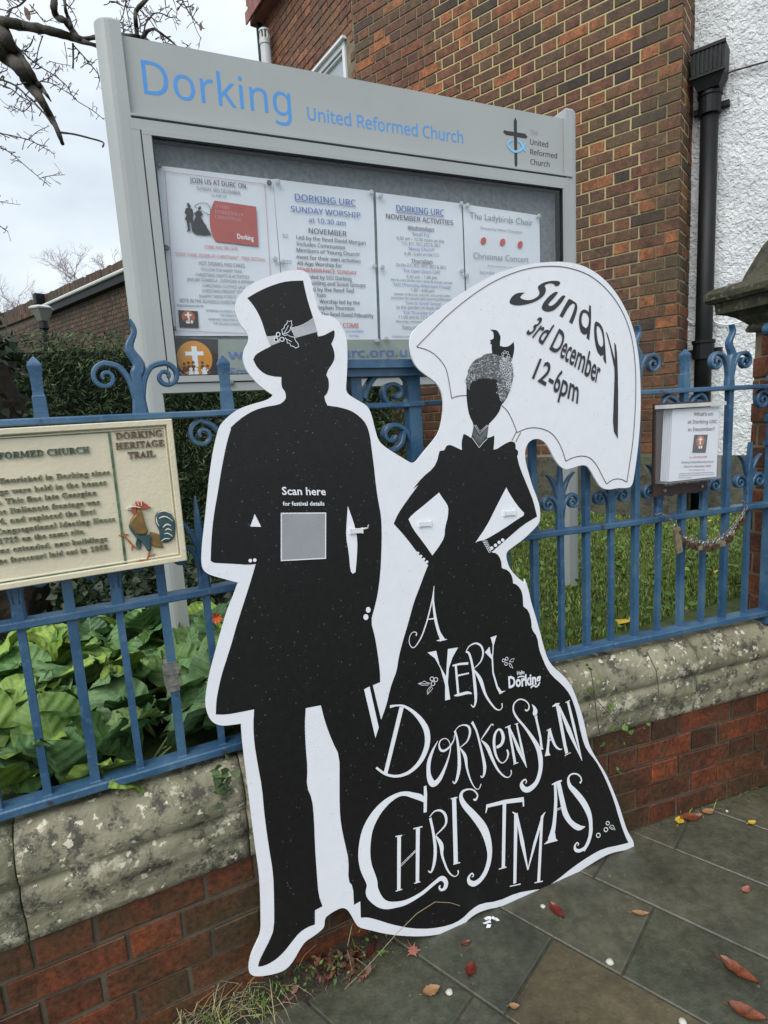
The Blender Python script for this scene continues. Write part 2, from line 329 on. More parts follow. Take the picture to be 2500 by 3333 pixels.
# ------------------------------------------------------------------ object helpers
def tag(o, label=None, cat=None, group=None, kind=None):
    if label: o['label'] = label
    if cat: o['category'] = cat
    if group: o['group'] = group
    if kind: o['kind'] = kind
    return o
def empty(name, loc=(0, 0, 0), label=None, cat=None, group=None, kind=None):
    o = bpy.data.objects.new(name, None); COL.objects.link(o); o.location = loc; o.empty_display_size = .05
    o['_p'] = 0; del o['_p']
    return tag(o, label, cat, group, kind)
def link(name, me, parent=None, kind=None, mat=None):
    o = bpy.data.objects.new(name, me); COL.objects.link(o)
    if mat is not None and not me.materials: me.materials.append(mat)
    if parent:
        o.parent = parent
        pl = Vector((0, 0, 0)); p = parent
        while p: pl += Vector(p.location); p = p.parent
        o.location = -pl     # meshes are written in world coordinates; parents only translate
    if kind: o['kind'] = kind
    return o
class MB:
    def __init__(s): s.v = []; s.f = []; s.mi = []; s.cur = 0
    def face(s, pts, mi=None):
        i = len(s.v); s.v += [tuple(p) for p in pts]; s.f.append(tuple(range(i, i+len(pts)))); s.mi.append(s.cur if mi is None else mi)
    def add(s, verts, faces, mi=None):
        i = len(s.v); s.v += [tuple(p) for p in verts]
        for f in faces: s.f.append(tuple(k+i for k in f)); s.mi.append(s.cur if mi is None else mi)
    def box(s, P, u0, u1, v0, v1, h0, h1, mi=None):
        """box on plane P"""
        c = [P.pt(u, v, h) for h in (h0, h1) for u, v in ((u0, v0), (u1, v0), (u1, v1), (u0, v1))]
        s.add(c, [(3, 2, 1, 0), (4, 5, 6, 7), (0, 1, 5, 4), (1, 2, 6, 5), (2, 3, 7, 6), (3, 0, 4, 7)], mi)
    def brick(s, P, u0, u1, v0, v1, h0, h1, c=.003, mi=None):
        """box whose outer face is chamfered"""
        a = [P.pt(u, v, h0) for u, v in ((u0, v0), (u1, v0), (u1, v1), (u0, v1))]
        b = [P.pt(u, v, h1-c) for u, v in ((u0, v0), (u1, v0), (u1, v1), (u0, v1))]
        d = [P.pt(u, v, h1) for u, v in ((u0+c, v0+c), (u1-c, v0+c), (u1-c, v1-c), (u0+c, v1-c))]
        F_ = []
        for i in range(4):
            j = (i+1) % 4; F_ += [(i, j, 4+j, 4+i), (4+i, 4+j, 8+j, 8+i)]
        s.add(a+b+d, F_+[(8, 9, 10, 11)], mi)
    def prism(s, P, pts, h0, h1, holes=(), mi=None, sides=True):
        """filled outline on plane P between heights h0 and h1"""
        loops = [list(pts)]+[list(q) for q in holes]
        fl = [p for l in loops for p in l]
        tri = tessellate_polygon([[Vector((p[0], p[1], 0)) for p in l] for l in loops])
        top = [P.pt(p[0], p[1], h1) for p in fl]
        def fix(t3, up=True):
            a, b, c = (fl[i] for i in t3)
            ar = (b[0]-a[0])*(c[1]-a[1])-(b[1]-a[1])*(c[0]-a[0])
            if abs(ar) < 1e-12: return None
            return t3 if (ar > 0) == up else t3[::-1]
        s.add(top, [x for x in (fix(t) for t in tri) if x], mi)
        if sides:
            bot = [P.pt(p[0], p[1], h0) for p in fl]
            s.add(bot, [x for x in (fix(t, False) for t in tri) if x], mi)
            for l in loops:
                ar = sum(l[i][0]*l[(i+1) % len(l)][1]-l[(i+1) % len(l)][0]*l[i][1] for i in range(len(l)))
                if (ar > 0) != (l is loops[0]): l = l[::-1]
                n = len(l); vs = [P.pt(p[0], p[1], h0) for p in l]+[P.pt(p[0], p[1], h1) for p in l]
                s.add(vs, [(i, (i+1) % n, n+(i+1) % n, n+i) for i in range(n)], mi)
    def ribbon(s, P, pts, h, mi=None, dh=2e-6):
        """painted stroke: pts (u, v, width)"""
        n = len(pts); vs = []
        for i, (u, v, wd) in enumerate(pts):
            a = pts[max(0, i-1)]; b = pts[min(n-1, i+1)]
            dx, dy = b[0]-a[0], b[1]-a[1]; L = math.hypot(dx, dy) or 1
            nx, ny = -dy/L*wd/2, dx/L*wd/2; hh = h+i*dh
            vs += [P.pt(u-nx, v-ny, hh), P.pt(u+nx, v+ny, hh)]
        s.add(vs, [(2*i, 2*i+2, 2*i+3, 2*i+1) for i in range(n-1)], mi)
    def strap(s, P, pts, h0, h1, mi=None, close=True):
        """bent iron strap: pts (u, v, width) swept with rectangular section between h0 and h1"""
        n = len(pts); vs = []
        for i, (u, v, wd) in enumerate(pts):
            a = pts[max(0, i-1)]; b = pts[min(n-1, i+1)]
            dx, dy = b[0]-a[0], b[1]-a[1]; L = math.hypot(dx, dy) or 1
            nx, ny = -dy/L*wd/2, dx/L*wd/2; c = min(wd*.22, (h1-h0)*.25)
            k = 1-2*c/max(wd, 1e-6)
            vs += [P.pt(u-nx, v-ny, h0), P.pt(u+nx, v+ny, h0), P.pt(u+nx, v+ny, h1-c), P.pt(u+nx*k, v+ny*k, h1), P.pt(u-nx*k, v-ny*k, h1), P.pt(u-nx, v-ny, h1-c)]
        F_ = []
        for i in range(n-1):
            for k in range(6):
                a, b = i*6+k, i*6+(k+1) % 6; F_.append((a, b, b+6, a+6))
        F_ += [tuple(range(5, -1, -1)), tuple(range((n-1)*6, n*6))]
        s.add(vs, F_, mi)
    def tube(s, pts, n=6, mi=None, cap=True):
        """pts (Vector, radius)"""
        vs = []; L = len(pts); prev = None
        for i, (p, r) in enumerate(pts):
            d = (pts[min(L-1, i+1)][0]-pts[max(0, i-1)][0])
            if d.length < 1e-9: d = Vector((0, 0, 1))
            d.normalize()
            if prev is None: x = d.orthogonal().normalized()
            else:
                x = prev - d*prev.dot(d); x = x.normalized() if x.length > 1e-6 else d.orthogonal().normalized()
            prev = x; y = d.cross(x)
            for k in range(n):
                a = 2*math.pi*k/n; vs.append(p+(x*math.cos(a)+y*math.sin(a))*r)
        F_ = []
        for i in range(L-1):
            for k in range(n):
                a, b = i*n+k, i*n+(k+1) % n; F_.append((a, b, b+n, a+n))
        if cap: F_ += [tuple(range(n-1, -1, -1)), tuple(range((L-1)*n, L*n))]
        s.add(vs, F_, mi)
    def mesh(s, name, mats, smooth=False):
        me = bpy.data.meshes.new(name); me.from_pydata(s.v, [], s.f)
        for m in (mats if isinstance(mats, (list, tuple)) else [mats]): me.materials.append(m)
        if any(s.mi): me.polygons.foreach_set('material_index', s.mi)
        if smooth: me.polygons.foreach_set('use_smooth', [True]*len(s.f))
        me.update(); return me
    def build(s, name, mats, parent=None, smooth=False, kind=None):
        if not s.f: return None
        return link(name, s.mesh(name, mats, smooth), parent, kind)
def origin_to(o, p):
    """put a world-space mesh object's origin at p"""
    p = Vector(p); off = p - (Vector(o.location) if not o.parent else p*0)
    o.data.transform(Matrix.Translation(-p)); o.location = Vector(o.location)+p
    return o
def catmull(pts, k=5, closed=False):
    n = len(pts); res = []
    rng = range(n) if closed else range(n-1)
    g = (lambda i: pts[i % n]) if closed else (lambda i: pts[max(0, min(n-1, i))])
    for i in rng:
        p0, p1, p2, p3 = g(i-1), g(i), g(i+1), g(i+2)
        for j in range(k):
            t = j/k
            res.append(tuple(.5*((2*b)+(-a+c)*t+(2*a-5*b+4*c-d)*t*t+(-a+3*b-3*c+d)*t**3) for a, b, c, d in zip(p0, p1, p2, p3)))
    if not closed: res.append(tuple(pts[-1]))
    return res
def smooth_outline(pts, it=2, lim=50):
    """round gentle corners, keep sharp ones"""
    for _ in range(it):
        n = len(pts); res = []
        for i in range(n):
            a, b, c = pts[i-1], pts[i], pts[(i+1) % n]
            d1 = math.atan2(b[1]-a[1], b[0]-a[0]); d2 = math.atan2(c[1]-b[1], c[0]-b[0])
            t = abs((d2-d1+math.pi) % (2*math.pi)-math.pi)
            if math.degrees(t) > lim: res.append(b)
            else:
                res.append((b[0]+(a[0]-b[0])*.25, b[1]+(a[1]-b[1])*.25)); res.append((b[0]+(c[0]-b[0])*.25, b[1]+(c[1]-b[1])*.25))
        pts = res
    return pts
# crops of the photograph used while measuring: name -> (x0, y0, scale)
CR = dict(a=(600, 800, .4822), b=(600, 1500, .4822), c=(600, 2300, .6028), d=(1200, 800, .6028), e=(1100, 1800, .6028), g=(1500, 2300, .6028),
          h=(1150, 1850, .3014), i=(1200, 2250, .3014), j=(1600, 2100, .2983), k=(1150, 2450, .3617), m=(1450, 1050, .2261), n=(1050, 1550, .4521),
          q=(1500, 900, .6028), z=(1440, 2540, .5462), u=(1640, 880, .2773), o=(860, 1020, .1326), S=(0, 0, 1),
          P1=(500, 500, .339), P2=(880, 550, .2712), P3=(1200, 600, .3617), H=(440, 150, .3617), H2=(800, 0, .6028), L=(1580, 360, .1808),
          K=(0, 1350, .4219), RO=(380, 1480, .1929), X=(2000, 950, .3165), Y=(2000, 1600, .3165), T=(0, 0, .2411), T2=(300, 0, .2411), G=(1080, 1080, .2411), V=(0, 850, .3014))
def CP(c, x, y): x0, y0, s = CR[c]; return (x0+s*x, y0+s*y)
def on(P, c, pts): return [P.px(*CP(c, *p[:2])) for p in pts]
def stroke_on(P, c, pts, k=5, smooth=True):
    """pts (x, y, w) in crop c -> (u, v, w) on plane P"""
    res = []
    for x, y, wd in pts:
        X0 = CP(c, x, y); a = P.px(*X0); s = CR[c][2]
        b1 = P.px(X0[0]+3, X0[1]); b2 = P.px(X0[0], X0[1]+3)
        sc_ = .5*(math.hypot(b1[0]-a[0], b1[1]-a[1])+math.hypot(b2[0]-a[0], b2[1]-a[1]))/3
        res.append((a[0], a[1], wd*s*sc_))
    return catmull(res, k) if smooth and len(res) > 2 else res

# ------------------------------------------------------------------ lettering
FONT_SANS = None
try:
    fp = os.path.join(bpy.utils.system_resource('DATAFILES'), 'fonts', 'NotoSansHebrew-Regular.woff2')
    if os.path.exists(fp): FONT_SANS = bpy.data.fonts.load(fp)
except Exception: FONT_SANS = None
def serif(s):
    o = ''
    for ch in s:
        if 'A' <= ch <= 'Z': o += chr(0x1D400+ord(ch)-65)
        elif 'a' <= ch <= 'z': o += chr(0x1D41A+ord(ch)-97)
        elif '0' <= ch <= '9': o += chr(0x1D7CE+ord(ch)-48)
        else: o += ch
    return o
_cap = {}
def glyphs(txt, sans=True, res=2, extrude=0, offset=0):
    c = bpy.data.curves.new('t', 'FONT'); c.body = txt; c.resolution_u = res; c.extrude = extrude; c.offset = offset
    if sans and FONT_SANS: c.font = FONT_SANS
    o = bpy.data.objects.new('t', c); me = bpy.data.meshes.new_from_object(o)
    v = [tuple(x.co) for x in me.vertices]; f = [tuple(p.vertices) for p in me.polygons]
    bpy.data.objects.remove(o); bpy.data.curves.remove(c); bpy.data.meshes.remove(me)
    return v, f
def capheight(ch, sans):
    if (ch, sans) not in _cap: _cap[(ch, sans)] = max(p[1] for p in glyphs(ch, sans)[0])
    return _cap[(ch, sans)]
def text(mb, P, c, s, p0, p1, cap, h, sans=True, mi=0, style=None, extrude=0, offset=None, dv=0, res=2):
    bold = offset is None and sans
    offset = offset or 0
    """one line of lettering on plane P from baseline pixel p0 to p1 (crop c); cap = capital height there"""
    st = serif(s) if style == 'serif' else s
    v, f = glyphs(st, sans, res, extrude, offset)
    if not v: return
    a = P.px(*CP(c, *p0)); b = P.px(*CP(c, *p1)); top = P.px(*CP(c, p0[0], p0[1]-cap))
    ch = top[1]-a[1]
    x0 = min(q[0] for q in v); x1 = max(q[0] for q in v)
    H = capheight('\U0001D407' if style == 'serif' else 'H', sans)
    sx = (b[0]-a[0])/(x1-x0); sl = (b[1]-a[1])/(b[0]-a[0]); sy = ch/H
    vs = []
    for q in v:
        u = a[0]+(q[0]-x0)*sx
        vs.append(P.pt(u, a[1]+(u-a[0])*sl+q[1]*sy+dv, h+q[2]))
    mb.add(vs, f, mi)
    if bold and .013 < ch < .035:     # small print: strokes thickened by a second, slightly shifted impression
        mb.add([Vector(q)+P.U*(sy*.022)+P.N*.00004 for q in vs], f, mi)
    return a, b, ch
def warped(mb, P, c, s, base, ups, h, sans=False, mi=0, offset=0):
    """lettering bent along a curve: base = baseline pixels, ups = capital-height vectors at the same places"""
    v, f = glyphs(s, sans, 4, 0, offset); x0 = min(q[0] for q in v); x1 = max(q[0] for q in v); H = capheight('H', sans)
    n = len(base)-1; vs = []
    for q in v:
        t = (q[0]-x0)/(x1-x0)*n; i = min(n-1, int(t)); t -= i
        bx = base[i][0]*(1-t)+base[i+1][0]*t; by = base[i][1]*(1-t)+base[i+1][1]*t
        ux = ups[i][0]*(1-t)+ups[i+1][0]*t; uy = ups[i][1]*(1-t)+ups[i+1][1]*t
        k = q[1]/H
        u_, v_ = P.px(*CP(c, bx+ux*k, by+uy*k)); vs.append(P.pt(u_, v_, h))
    mb.add(vs, f, mi)

# ------------------------------------------------------------------ masonry helpers
def project(p):
    d = Vector(p)-CAM; z = d.dot(_f)
    if z < .05: return None
    return (1250+F*d.dot(RT)/z, 1666.5-F*d.dot(UP)/z)
def inview(p, m=260):
    q = project(p); return q is not None and -m < q[0] < 2500+m and -m < q[1] < 3333+m
def lay(P, u0, u1, v0, rows, course, S=.236, Hd=.118, joint=.011, phase=0, rag=0):
    """Flemish bond: list of (u0, u1, v0, v1)"""
    res = []
    for r in range(rows):
        v = v0+r*course; period = S+Hd
        u = u0-period+((phase+r*(period/2)) % period); k = 0
        while u < u1:
            L = S if k % 2 == 0 else Hd
            a, b = max(u, u0), min(u+L, u1)
            if b-a > .03: res.append((a+joint/2, b-joint/2, v+joint/2, v+course-joint/2))
            u += L; k += 1
    return res
def brickwork(parent, P, rects, h0, h1, mat, maxparts=300, margin=200, bump_=.0025, cull=True, name='brick', skip=None):
    items = []
    for r in rects:
        c = P.pt((r[0]+r[1])/2, (r[2]+r[3])/2, h1)
        if cull and not inview(c, margin): continue
        if skip and skip((r[0]+r[1])/2, (r[2]+r[3])/2): continue
        items.append(((c-CAM).length, r))
    items.sort(key=lambda q: q[0])
    X = Matrix((P.U, P.V, P.N)).transposed().to_4x4()
    cache = {}
    ploc = Vector(parent.location)
    for dist, r in items[:maxparts]:
        wd, ht = r[1]-r[0], r[3]-r[2]
        key = (round(wd, 3), round(ht, 3), R.randrange(3))
        if key not in cache:
            mb = MB(); L = Plane(Vector((0, 0, 0)), Vector((1, 0, 0)), Vector((0, 1, 0)))
            j = lambda: R.uniform(-.0024, .0024)
            a = [(-wd/2+j(), -ht/2+j()), (wd/2+j(), -ht/2+j()), (wd/2+j(), ht/2+j()), (-wd/2+j(), ht/2+j())]
            c = .0022
            b = [(-wd/2+c+j(), -ht/2+c+j()), (wd/2-c+j(), -ht/2+c+j()), (wd/2-c+j(), ht/2-c+j()), (-wd/2+c+j(), ht/2-c+j())]
            vs = [(x, y, h0-h1) for x, y in a]+[(x, y, -c) for x, y in a]+[(x, y, 0) for x, y in b]
            F_ = []
            for i in range(4):
                k = (i+1) % 4; F_ += [(i, k, 4+k, 4+i), (4+i, 4+k, 8+k, 8+i)]
            mb.add(vs, F_+[(8, 9, 10, 11)]); cache[key] = mb.mesh(name, mat)
        o = bpy.data.objects.new(name, cache[key]); COL.objects.link(o); o.parent = parent
        T = X.copy(); T.translation = P.pt((r[0]+r[1])/2, (r[2]+r[3])/2, h1+R.uniform(-bump_, bump_))-ploc
        o.matrix_local = T @ Matrix.Rotation(R.uniform(-.006, .006), 4, 'Z')
    if len(items) > maxparts:
        mb = MB()
        for dist, r in items[maxparts:]:
            e = R.uniform(-bump_, bump_)
            mb.brick(P, r[0], r[1], r[2], r[3], h0, h1+e, .0035)
        mb.build(name+'work_beyond', mat, parent, kind='stuff')
def profile_run(mb, P, u0, u1, prof, seg=.02, amp=.003, freq=14, ends=True):
    """stone with a moulded profile [(h, v)...] run from u0 to u1, weathered"""
    pr = []
    for i in range(len(prof)-1):
        (a, b), (c, d) = prof[i], prof[i+1]; n = max(1, int(math.hypot(c-a, d-b)/.014))
        for k in range(n): pr.append((a+(c-a)*k/n, b+(d-b)*k/n))
    pr.append(prof[-1]); n = max(2, int((u1-u0)/seg)); m = len(pr); vs = []
    for i in range(n+1):
        u = u0+(u1-u0)*i/n
        e = min(i, n-i); ch = .004 if e == 0 else 0
        for h, v in pr:
            p = P.pt(u, v, h); q = mnoise.noise(p*freq)*amp+mnoise.noise(p*freq*3.1)*amp*.5
            vs.append(P.pt(u, v+q*.6-ch*.6, h+q-(ch if h > -.05 else 0)))
    F_ = [(i*m+k, (i+1)*m+k, (i+1)*m+k+1, i*m+k+1) for i in range(n) for k in range(m-1)]
    if ends: F_ += [tuple(range(m)), tuple(range(n*m+m-1, n*m-1, -1))]
    mb.add(vs, F_)

# ------------------------------------------------------------------ ground
GZ = .645        # level of the garden behind the wall
mb = MB()
mb.face([(-60, -40, -.03), (60, -40, -.03), (60, 80, -.03), (-60, 80, -.03)])
g = mb.build('ground', m_joint, kind='structure')
# garden soil, raised behind the street wall
a0, a1, a2 = FL.pt(-2.6, 0, -.10), BEND+Vector((-.04, .095, 0)), FR.pt(2.45, 0, -.10)
def at(p, z): return (p[0], p[1], z)
mb = MB()
far = [(6.5, 4.0), (6.5, 16), (-9, 16), (-9, 1)]
gp = [at(a0, GZ), at(a1, GZ), at(a2, GZ)]+[(x, y, GZ) for x, y in far]
top = [Vector(p) for p in gp]
tri = tessellate_polygon([[Vector((p.x, p.y, 0)) for p in top]])
mb.add(top, [t for t in tri])
for i in range(len(top)):
    j = (i+1) % len(top); mb.face([top[i], top[j], top[j]-Vector((0, 0, .66)), top[i]-Vector((0, 0, .66))])
mb.build('lawn_ground', m_turf, kind='structure')

# ------------------------------------------------------------------ pavement: flags laid askew to the wall
pave = empty('pavement', (0, 0, 0), kind='structure')
AD = math.radians(-41)
PV = Plane(Vector((0, 0, 0)), Vector((math.cos(AD), math.sin(AD), 0)), Vector((-math.sin(AD), math.cos(AD), 0)))
rowv = [1.095+.2825*k for k in range(-6, 9)]
starts = {-2: -.33, -1: -.12, 0: -.650, 1: -.456, 2: -.640, 3: -.470, 4: -.60, 5: -.42, 6: -.66}
slabcache = {}
def flag(u0, u1, v0, v1):
    j = .0028; c = .003
    u0 += j; u1 -= j; v0 += j; v1 -= j
    wd, ht = u1-u0, v1-v0; key = (round(wd, 3), round(ht, 3))
    if key not in slabcache:
        m_ = MB()
        a = [(-wd/2, -ht/2), (wd/2, -ht/2), (wd/2, ht/2), (-wd/2, ht/2)]; b = [(x-math.copysign(c, x), y-math.copysign(c, y)) for x, y in a]
        vs = [(x, y, -.03) for x, y in a]+[(x, y, -c) for x, y in a]+[(x, y, 0) for x, y in b]; F_ = []
        for i in range(4):
            k = (i+1) % 4; F_ += [(i, k, 4+k, 4+i), (4+i, 4+k, 8+k, 8+i)]
        m_.add(vs, F_+[(8, 9, 10, 11)]); slabcache[key] = m_.mesh('paving_slab', m_pave)
    o = bpy.data.objects.new('paving_slab', slabcache[key]); COL.objects.link(o); o.parent = pave
    T = Matrix((PV.U, PV.V, Vector((0, 0, 1)))).transposed().to_4x4(); T.translation = PV.pt((u0+u1)/2, (v0+v1)/2, R.uniform(-.0015, .0015))
    o.matrix_local = T @ Matrix.Rotation(R.uniform(-.004, .004), 4, 'X')
for k in range(-4, 7):
    v0, v1 = rowv[k+6], rowv[k+7]; L = .62
    u = starts.get(k, R.uniform(-.6, -.1))-L*5
    while u < 2.2:
        cpt = PV.pt(u+L/2, (v0+v1)/2)
        hit = any(inview(PV.pt(u+a_*L, v0+b_*(v1-v0)), 60) for a_ in (0, .5, 1) for b_ in (0, 1))
        dist = cpt.dot(Vector((-math.sin(AR), math.cos(AR), 0)))-DR
        if hit and dist < .35: flag(u, u+L, v0, v1)
        u += L
m3 = MB(); m3.box(PV, -2, 2.5, rowv[2]-.5, 3.2, -.02, -.0045); link('joint_sand', m3.mesh('joint_sand', m_joint), pave, 'stuff')
m2 = MB(); m2.box(PV, -6, 6, -5, rowv[2]-.004, -.028, -.002)
bp = m2.build('paving_beyond', m_pave, pave, kind='stuff')

# ------------------------------------------------------------------ low street wall
wall = empty('low_street_wall', tuple(FL.pt(.2, 0, .0)), 'low red brick wall with lichened stone coping carrying the blue railing', 'wall')
COURSE = .0812
HB, HJ = .030, .0245
UL0, UR1 = -.62, 2.36
brickwork(wall, FL, lay(FL, UL0, SL-.008, 0, 5, COURSE, S=.252, Hd=.126, phase=.12), -.02, HB, m_wallbrick, 130, 260)
brickwork(wall, FR, lay(FR, SR+.008, UR1, 0, 5, COURSE, S=.245, Hd=.122, phase=.05), -.02, HB, m_wallbrick, 130, 260)
mb = MB(); mb.box(FL, UL0, SL, -.03, .405, -.11, HJ); mb.box(FR, SR, UR1, -.03, .405, -.11, HJ-.0005)
mb.build('mortar', m_mortar_d, wall)
cprof = [(.030, .406), (.040, .408), (.043, .440), (.045, .472), (.051, .480), (.055, .500), (.053, .530), (.046, .538), (.041, .543), (.047, .550), (.056, .563), (.0595, .588), (.054, .615), (.042, .640), (.024, .657), (.006, .670), (-.05, .670), (-.08, .658), (-.10, .62), (-.105, .41)]
for P, js in ((FL, [-.62, -.25, .245, .665, SL-.002]), (FR, [SR+.002, 1.02, 1.62, 2.36])):
    for a_, b_ in zip(js, js[1:]):
        mb = MB(); profile_run(mb, P, a_+.002, b_-.002, cprof, .016, .0052, 16)
        mb.build('coping_stone', m_coping, wall, smooth=True)

# ------------------------------------------------------------------ iron railing
rail = empty('iron_railing', tuple(FL.pt(.1, .66, 0)), 'blue painted wrought iron railing with scrolls and wavy spikes along the wall top', 'railing')
ZB, ZM, ZT = (.696, .716), (1.107, 1.125), (1.531, 1.546)
def rr(P, u0, u1, z, dep=.022):
    mb = MB(); n = max(2, int((u1-u0)/.05)); vs = []
    for i in range(n+1):
        u = u0+(u1-u0)*i/n; w_ = mnoise.noise(Vector((u*9, z[0]*31, 3)))*.0012
        for h, v in ((-dep+.002, z[0]), (dep-.002, z[0]), (dep, z[0]+.003), (dep, z[1]-.003), (dep-.003, z[1]), (-dep, z[1])): vs.append(P.pt(u, v+w_, h))
    F_ = [(i*6+k, i*6+(k+1) % 6, (i+1)*6+(k+1) % 6, (i+1)*6+k) for i in range(n) for k in range(6)]
    mb.add(vs, F_+[tuple(range(5, -1, -1)), tuple(range(n*6, n*6+6))]); mb.build('rail', m_blue, rail)
for P, a_, b_ in ((FL, -.62, SL), (FR, SR, 1.99)):
    rr(P, a_, b_, ZB, .024); rr(P, a_, b_, ZM, .019); rr(P, a_, b_, ZT, .021)
def barmesh(P, u, z0, z1, w_, d_):
    mb = MB(); n = 10; vs = []
    for i in range(n+1):
        z = z0+(z1-z0)*(i-1)/(n-1) if i > 1 else z0+.006*i; q = mnoise.noise(Vector((u*40, z*8, 0)))*.0009
        f = 1.5 if i == 0 else 1
        for su, sh in ((-1, -1), (1, -1), (1, 1), (-1, 1)): vs.append(P.pt(u+su*w_/2*f+q, z, sh*d_/2*f+q))
    F_ = [(i*4+k, i*4+(k+1) % 4, (i+1)*4+(k+1) % 4, (i+1)*4+k) for i in range(n) for k in range(4)]
    mb.add(vs, F_+[(3, 2, 1, 0), tuple(range(n*4, n*4+4))]); return mb
def spiral(cu, cv, r0, r1, a0, a1, w0, w1, n=34):
    return [(cu+(r0+(r1-r0)*(i/n)**.8)*math.cos(a0+(a1-a0)*i/n), cv+(r0+(r1-r0)*(i/n)**.8)*math.sin(a0+(a1-a0)*i/n), w0+(w1-w0)*i/n) for i in range(n+1)]
def scroll(mb, P, u, v, side, r, start, w_=.010, d=.012, turns=1.6, mi=None):
    """volute at (u + side*...) fed by the curve 'start' of (du, dv) offsets from the bar"""
    pts = [(u+side*a, v+b, w_*1.25) for a, b in start]
    lx, ly = start[-1]
    cu, cv = lx+r[0], ly+r[1]
    a0 = math.atan2(-r[1], -r[0]); rr_ = math.hypot(*r)
    sp = spiral(cu, cv, rr_, rr_*.16, a0, a0-turns*2*math.pi, w_*1.1, w_*.75)
    pts = catmull(pts, 4)+[(u+side*a, v+b, c) for a, b, c in sp[1:]]
    mb.strap(P, pts, -d, d)
def spear(P, u):
    mb = MB(); prof = [(1.545, .0150), (1.590, .0140), (1.592, .0125), (1.598, .0115), (1.630, .0125), (1.652, .0150), (1.657, .0135), (1.672, .001)]
    vs = []
    for z, r in prof:
        r *= .88
        for su, sh in ((-1, -1), (1, -1), (1, 1), (-1, 1)): vs.append(P.pt(u+su*r, z, sh*r))
    n = len(prof)
    mb.add(vs, [(i*4+k, i*4+(k+1) % 4, (i+1)*4+(k+1) % 4, (i+1)*4+k) for i in range(n-1) for k in range(4)]+[tuple(range(n*4-4, n*4))])
    mb.build('spear_finial', m_blue, rail)
def scrolltop(P, u):
    mb = MB()
    pts = [(u, 1.545, .034), (u, 1.575, .028), (u, 1.605, .030), (u+.001, 1.63, .026)]
    for i in range(1, 26):
        t = i/25; pts.append((u+.0085*math.sin(t*9.5)*(1-.25*t), 1.63+.118*t, .024*(1-t)+.006))
    mb.strap(P, pts, -.010, .010)
    mb.build('wavy_spike', m_blue, rail)
    for sd_ in (-1, 1):
        mb = MB(); scroll(mb, P, u, 1.602, sd_, (.0, -.030), [(.008, -.02), (.016, .018), (.034, .046), (.062, .054)], .0095, .0095, 1.35)
        mb.build('scroll', m_blue, rail)
def underscroll(P, u, sides=(-1, 1)):
    for sd_ in sides:
        mb = MB(); scroll(mb, P, u, 1.44, sd_, (-.002, -.034), [(.012, -.01), (.020, .04), (.038, .070), (.066, .084)], .0095, .0095, 1.35)
        mb.build('scroll', m_blue, rail)
def fleur(P, u):
    mb = MB()
    mb.strap(P, [(u, 1.124, .028), (u, 1.165, .024), (u, 1.21, .027), (u, 1.25, .026), (u, 1.275, .017), (u, 1.31, .0105), (u, 1.347, .003)], -.009, .009)
    mb.build('spike', m_blue, rail)
    for sd_ in (-1, 1):
        mb = MB(); mb.strap(P, catmull([(u+sd_*.006, 1.222, .014), (u+sd_*.017, 1.256, .013), (u+sd_*.032, 1.285, .009), (u+sd_*.052, 1.303, .002)], 5), -.007, .007)
        mb.build('leaf_spike', m_blue, rail)
        mb = MB(); scroll(mb, P, u, 1.17, sd_, (-.001, -.024), [(.006, -.01), (.012, .03), (.026, .054), (.046, .062)], .009, .009, 1.3)
        mb.build('scroll', m_blue, rail)
PIL = [FL.px(1169, 1500)[0], FL.px(1352, 1500)[0]]
kinds = {}
for i in range(-4, 13):
    u = -.079+.0965*i
    if u < -.6 or u > PIL[0]-(PIL[1]-PIL[0])-.03: continue
    kinds[u] = ('FL', i)
for u, (_, i) in kinds.items():
    P = FL
    if i % 2: barmesh(P, u, ZB[1]-.004, 1.13, .0158, .0158).build('bar', m_blue, rail); fleur(P, u)
    elif i % 4 == 2: barmesh(P, u, ZB[1]-.004, 1.55, .0198, .0198).build('bar', m_blue, rail); scrolltop(P, u)
    else: barmesh(P, u, ZB[1]-.004, 1.55, .0198, .0198).build('bar', m_blue, rail); spear(P, u); underscroll(P, u)
RB = [(.898, 'd'), (.996, 's'), (1.094, 'd'), (1.191, 'p'), (1.288, 'd'), (1.386, 's'), (1.483, 'd'), (1.582, 'p'), (1.680, 'd'), (1.779, 's'), (1.884, 'd')]
for u, kd in RB:
    P = FR
    if kd == 'd': barmesh(P, u, ZB[1]-.004, 1.13, .0158, .0158).build('bar', m_blue, rail); fleur(P, u)
    else:
        barmesh(P, u, ZB[1]-.004, 1.55, .0198, .0198).build('bar', m_blue, rail)
        if kd == 's': scrolltop(P, u)
        else: spear(P, u); underscroll(P, u)
# standard at the wall's end, with collars and a rolled top
barmesh(FR, 1.995, .70, 1.72, .034, .034).build('end_post', m_blue, rail)
mb = MB()
for z0, z1, w_ in ((.668, .676, .052), (.676, .700, .036), (1.33, 1.345, .048), (1.415, 1.44, .048), (1.56, 1.575, .044)):
    mb.box(FR, 1.995-w_/2, 1.995+w_/2, z0, z1, -w_/2, w_/2)
mb.build('collar', m_blue, rail)
mb = MB(); mb.tube([(FR.pt(1.975, 1.735, -.03), .022), (FR.pt(1.975, 1.735, .03), .022)], 14); mb.build('rolled_top', m_blue, rail, smooth=False)
underscroll(FR, 1.995, (-1,))
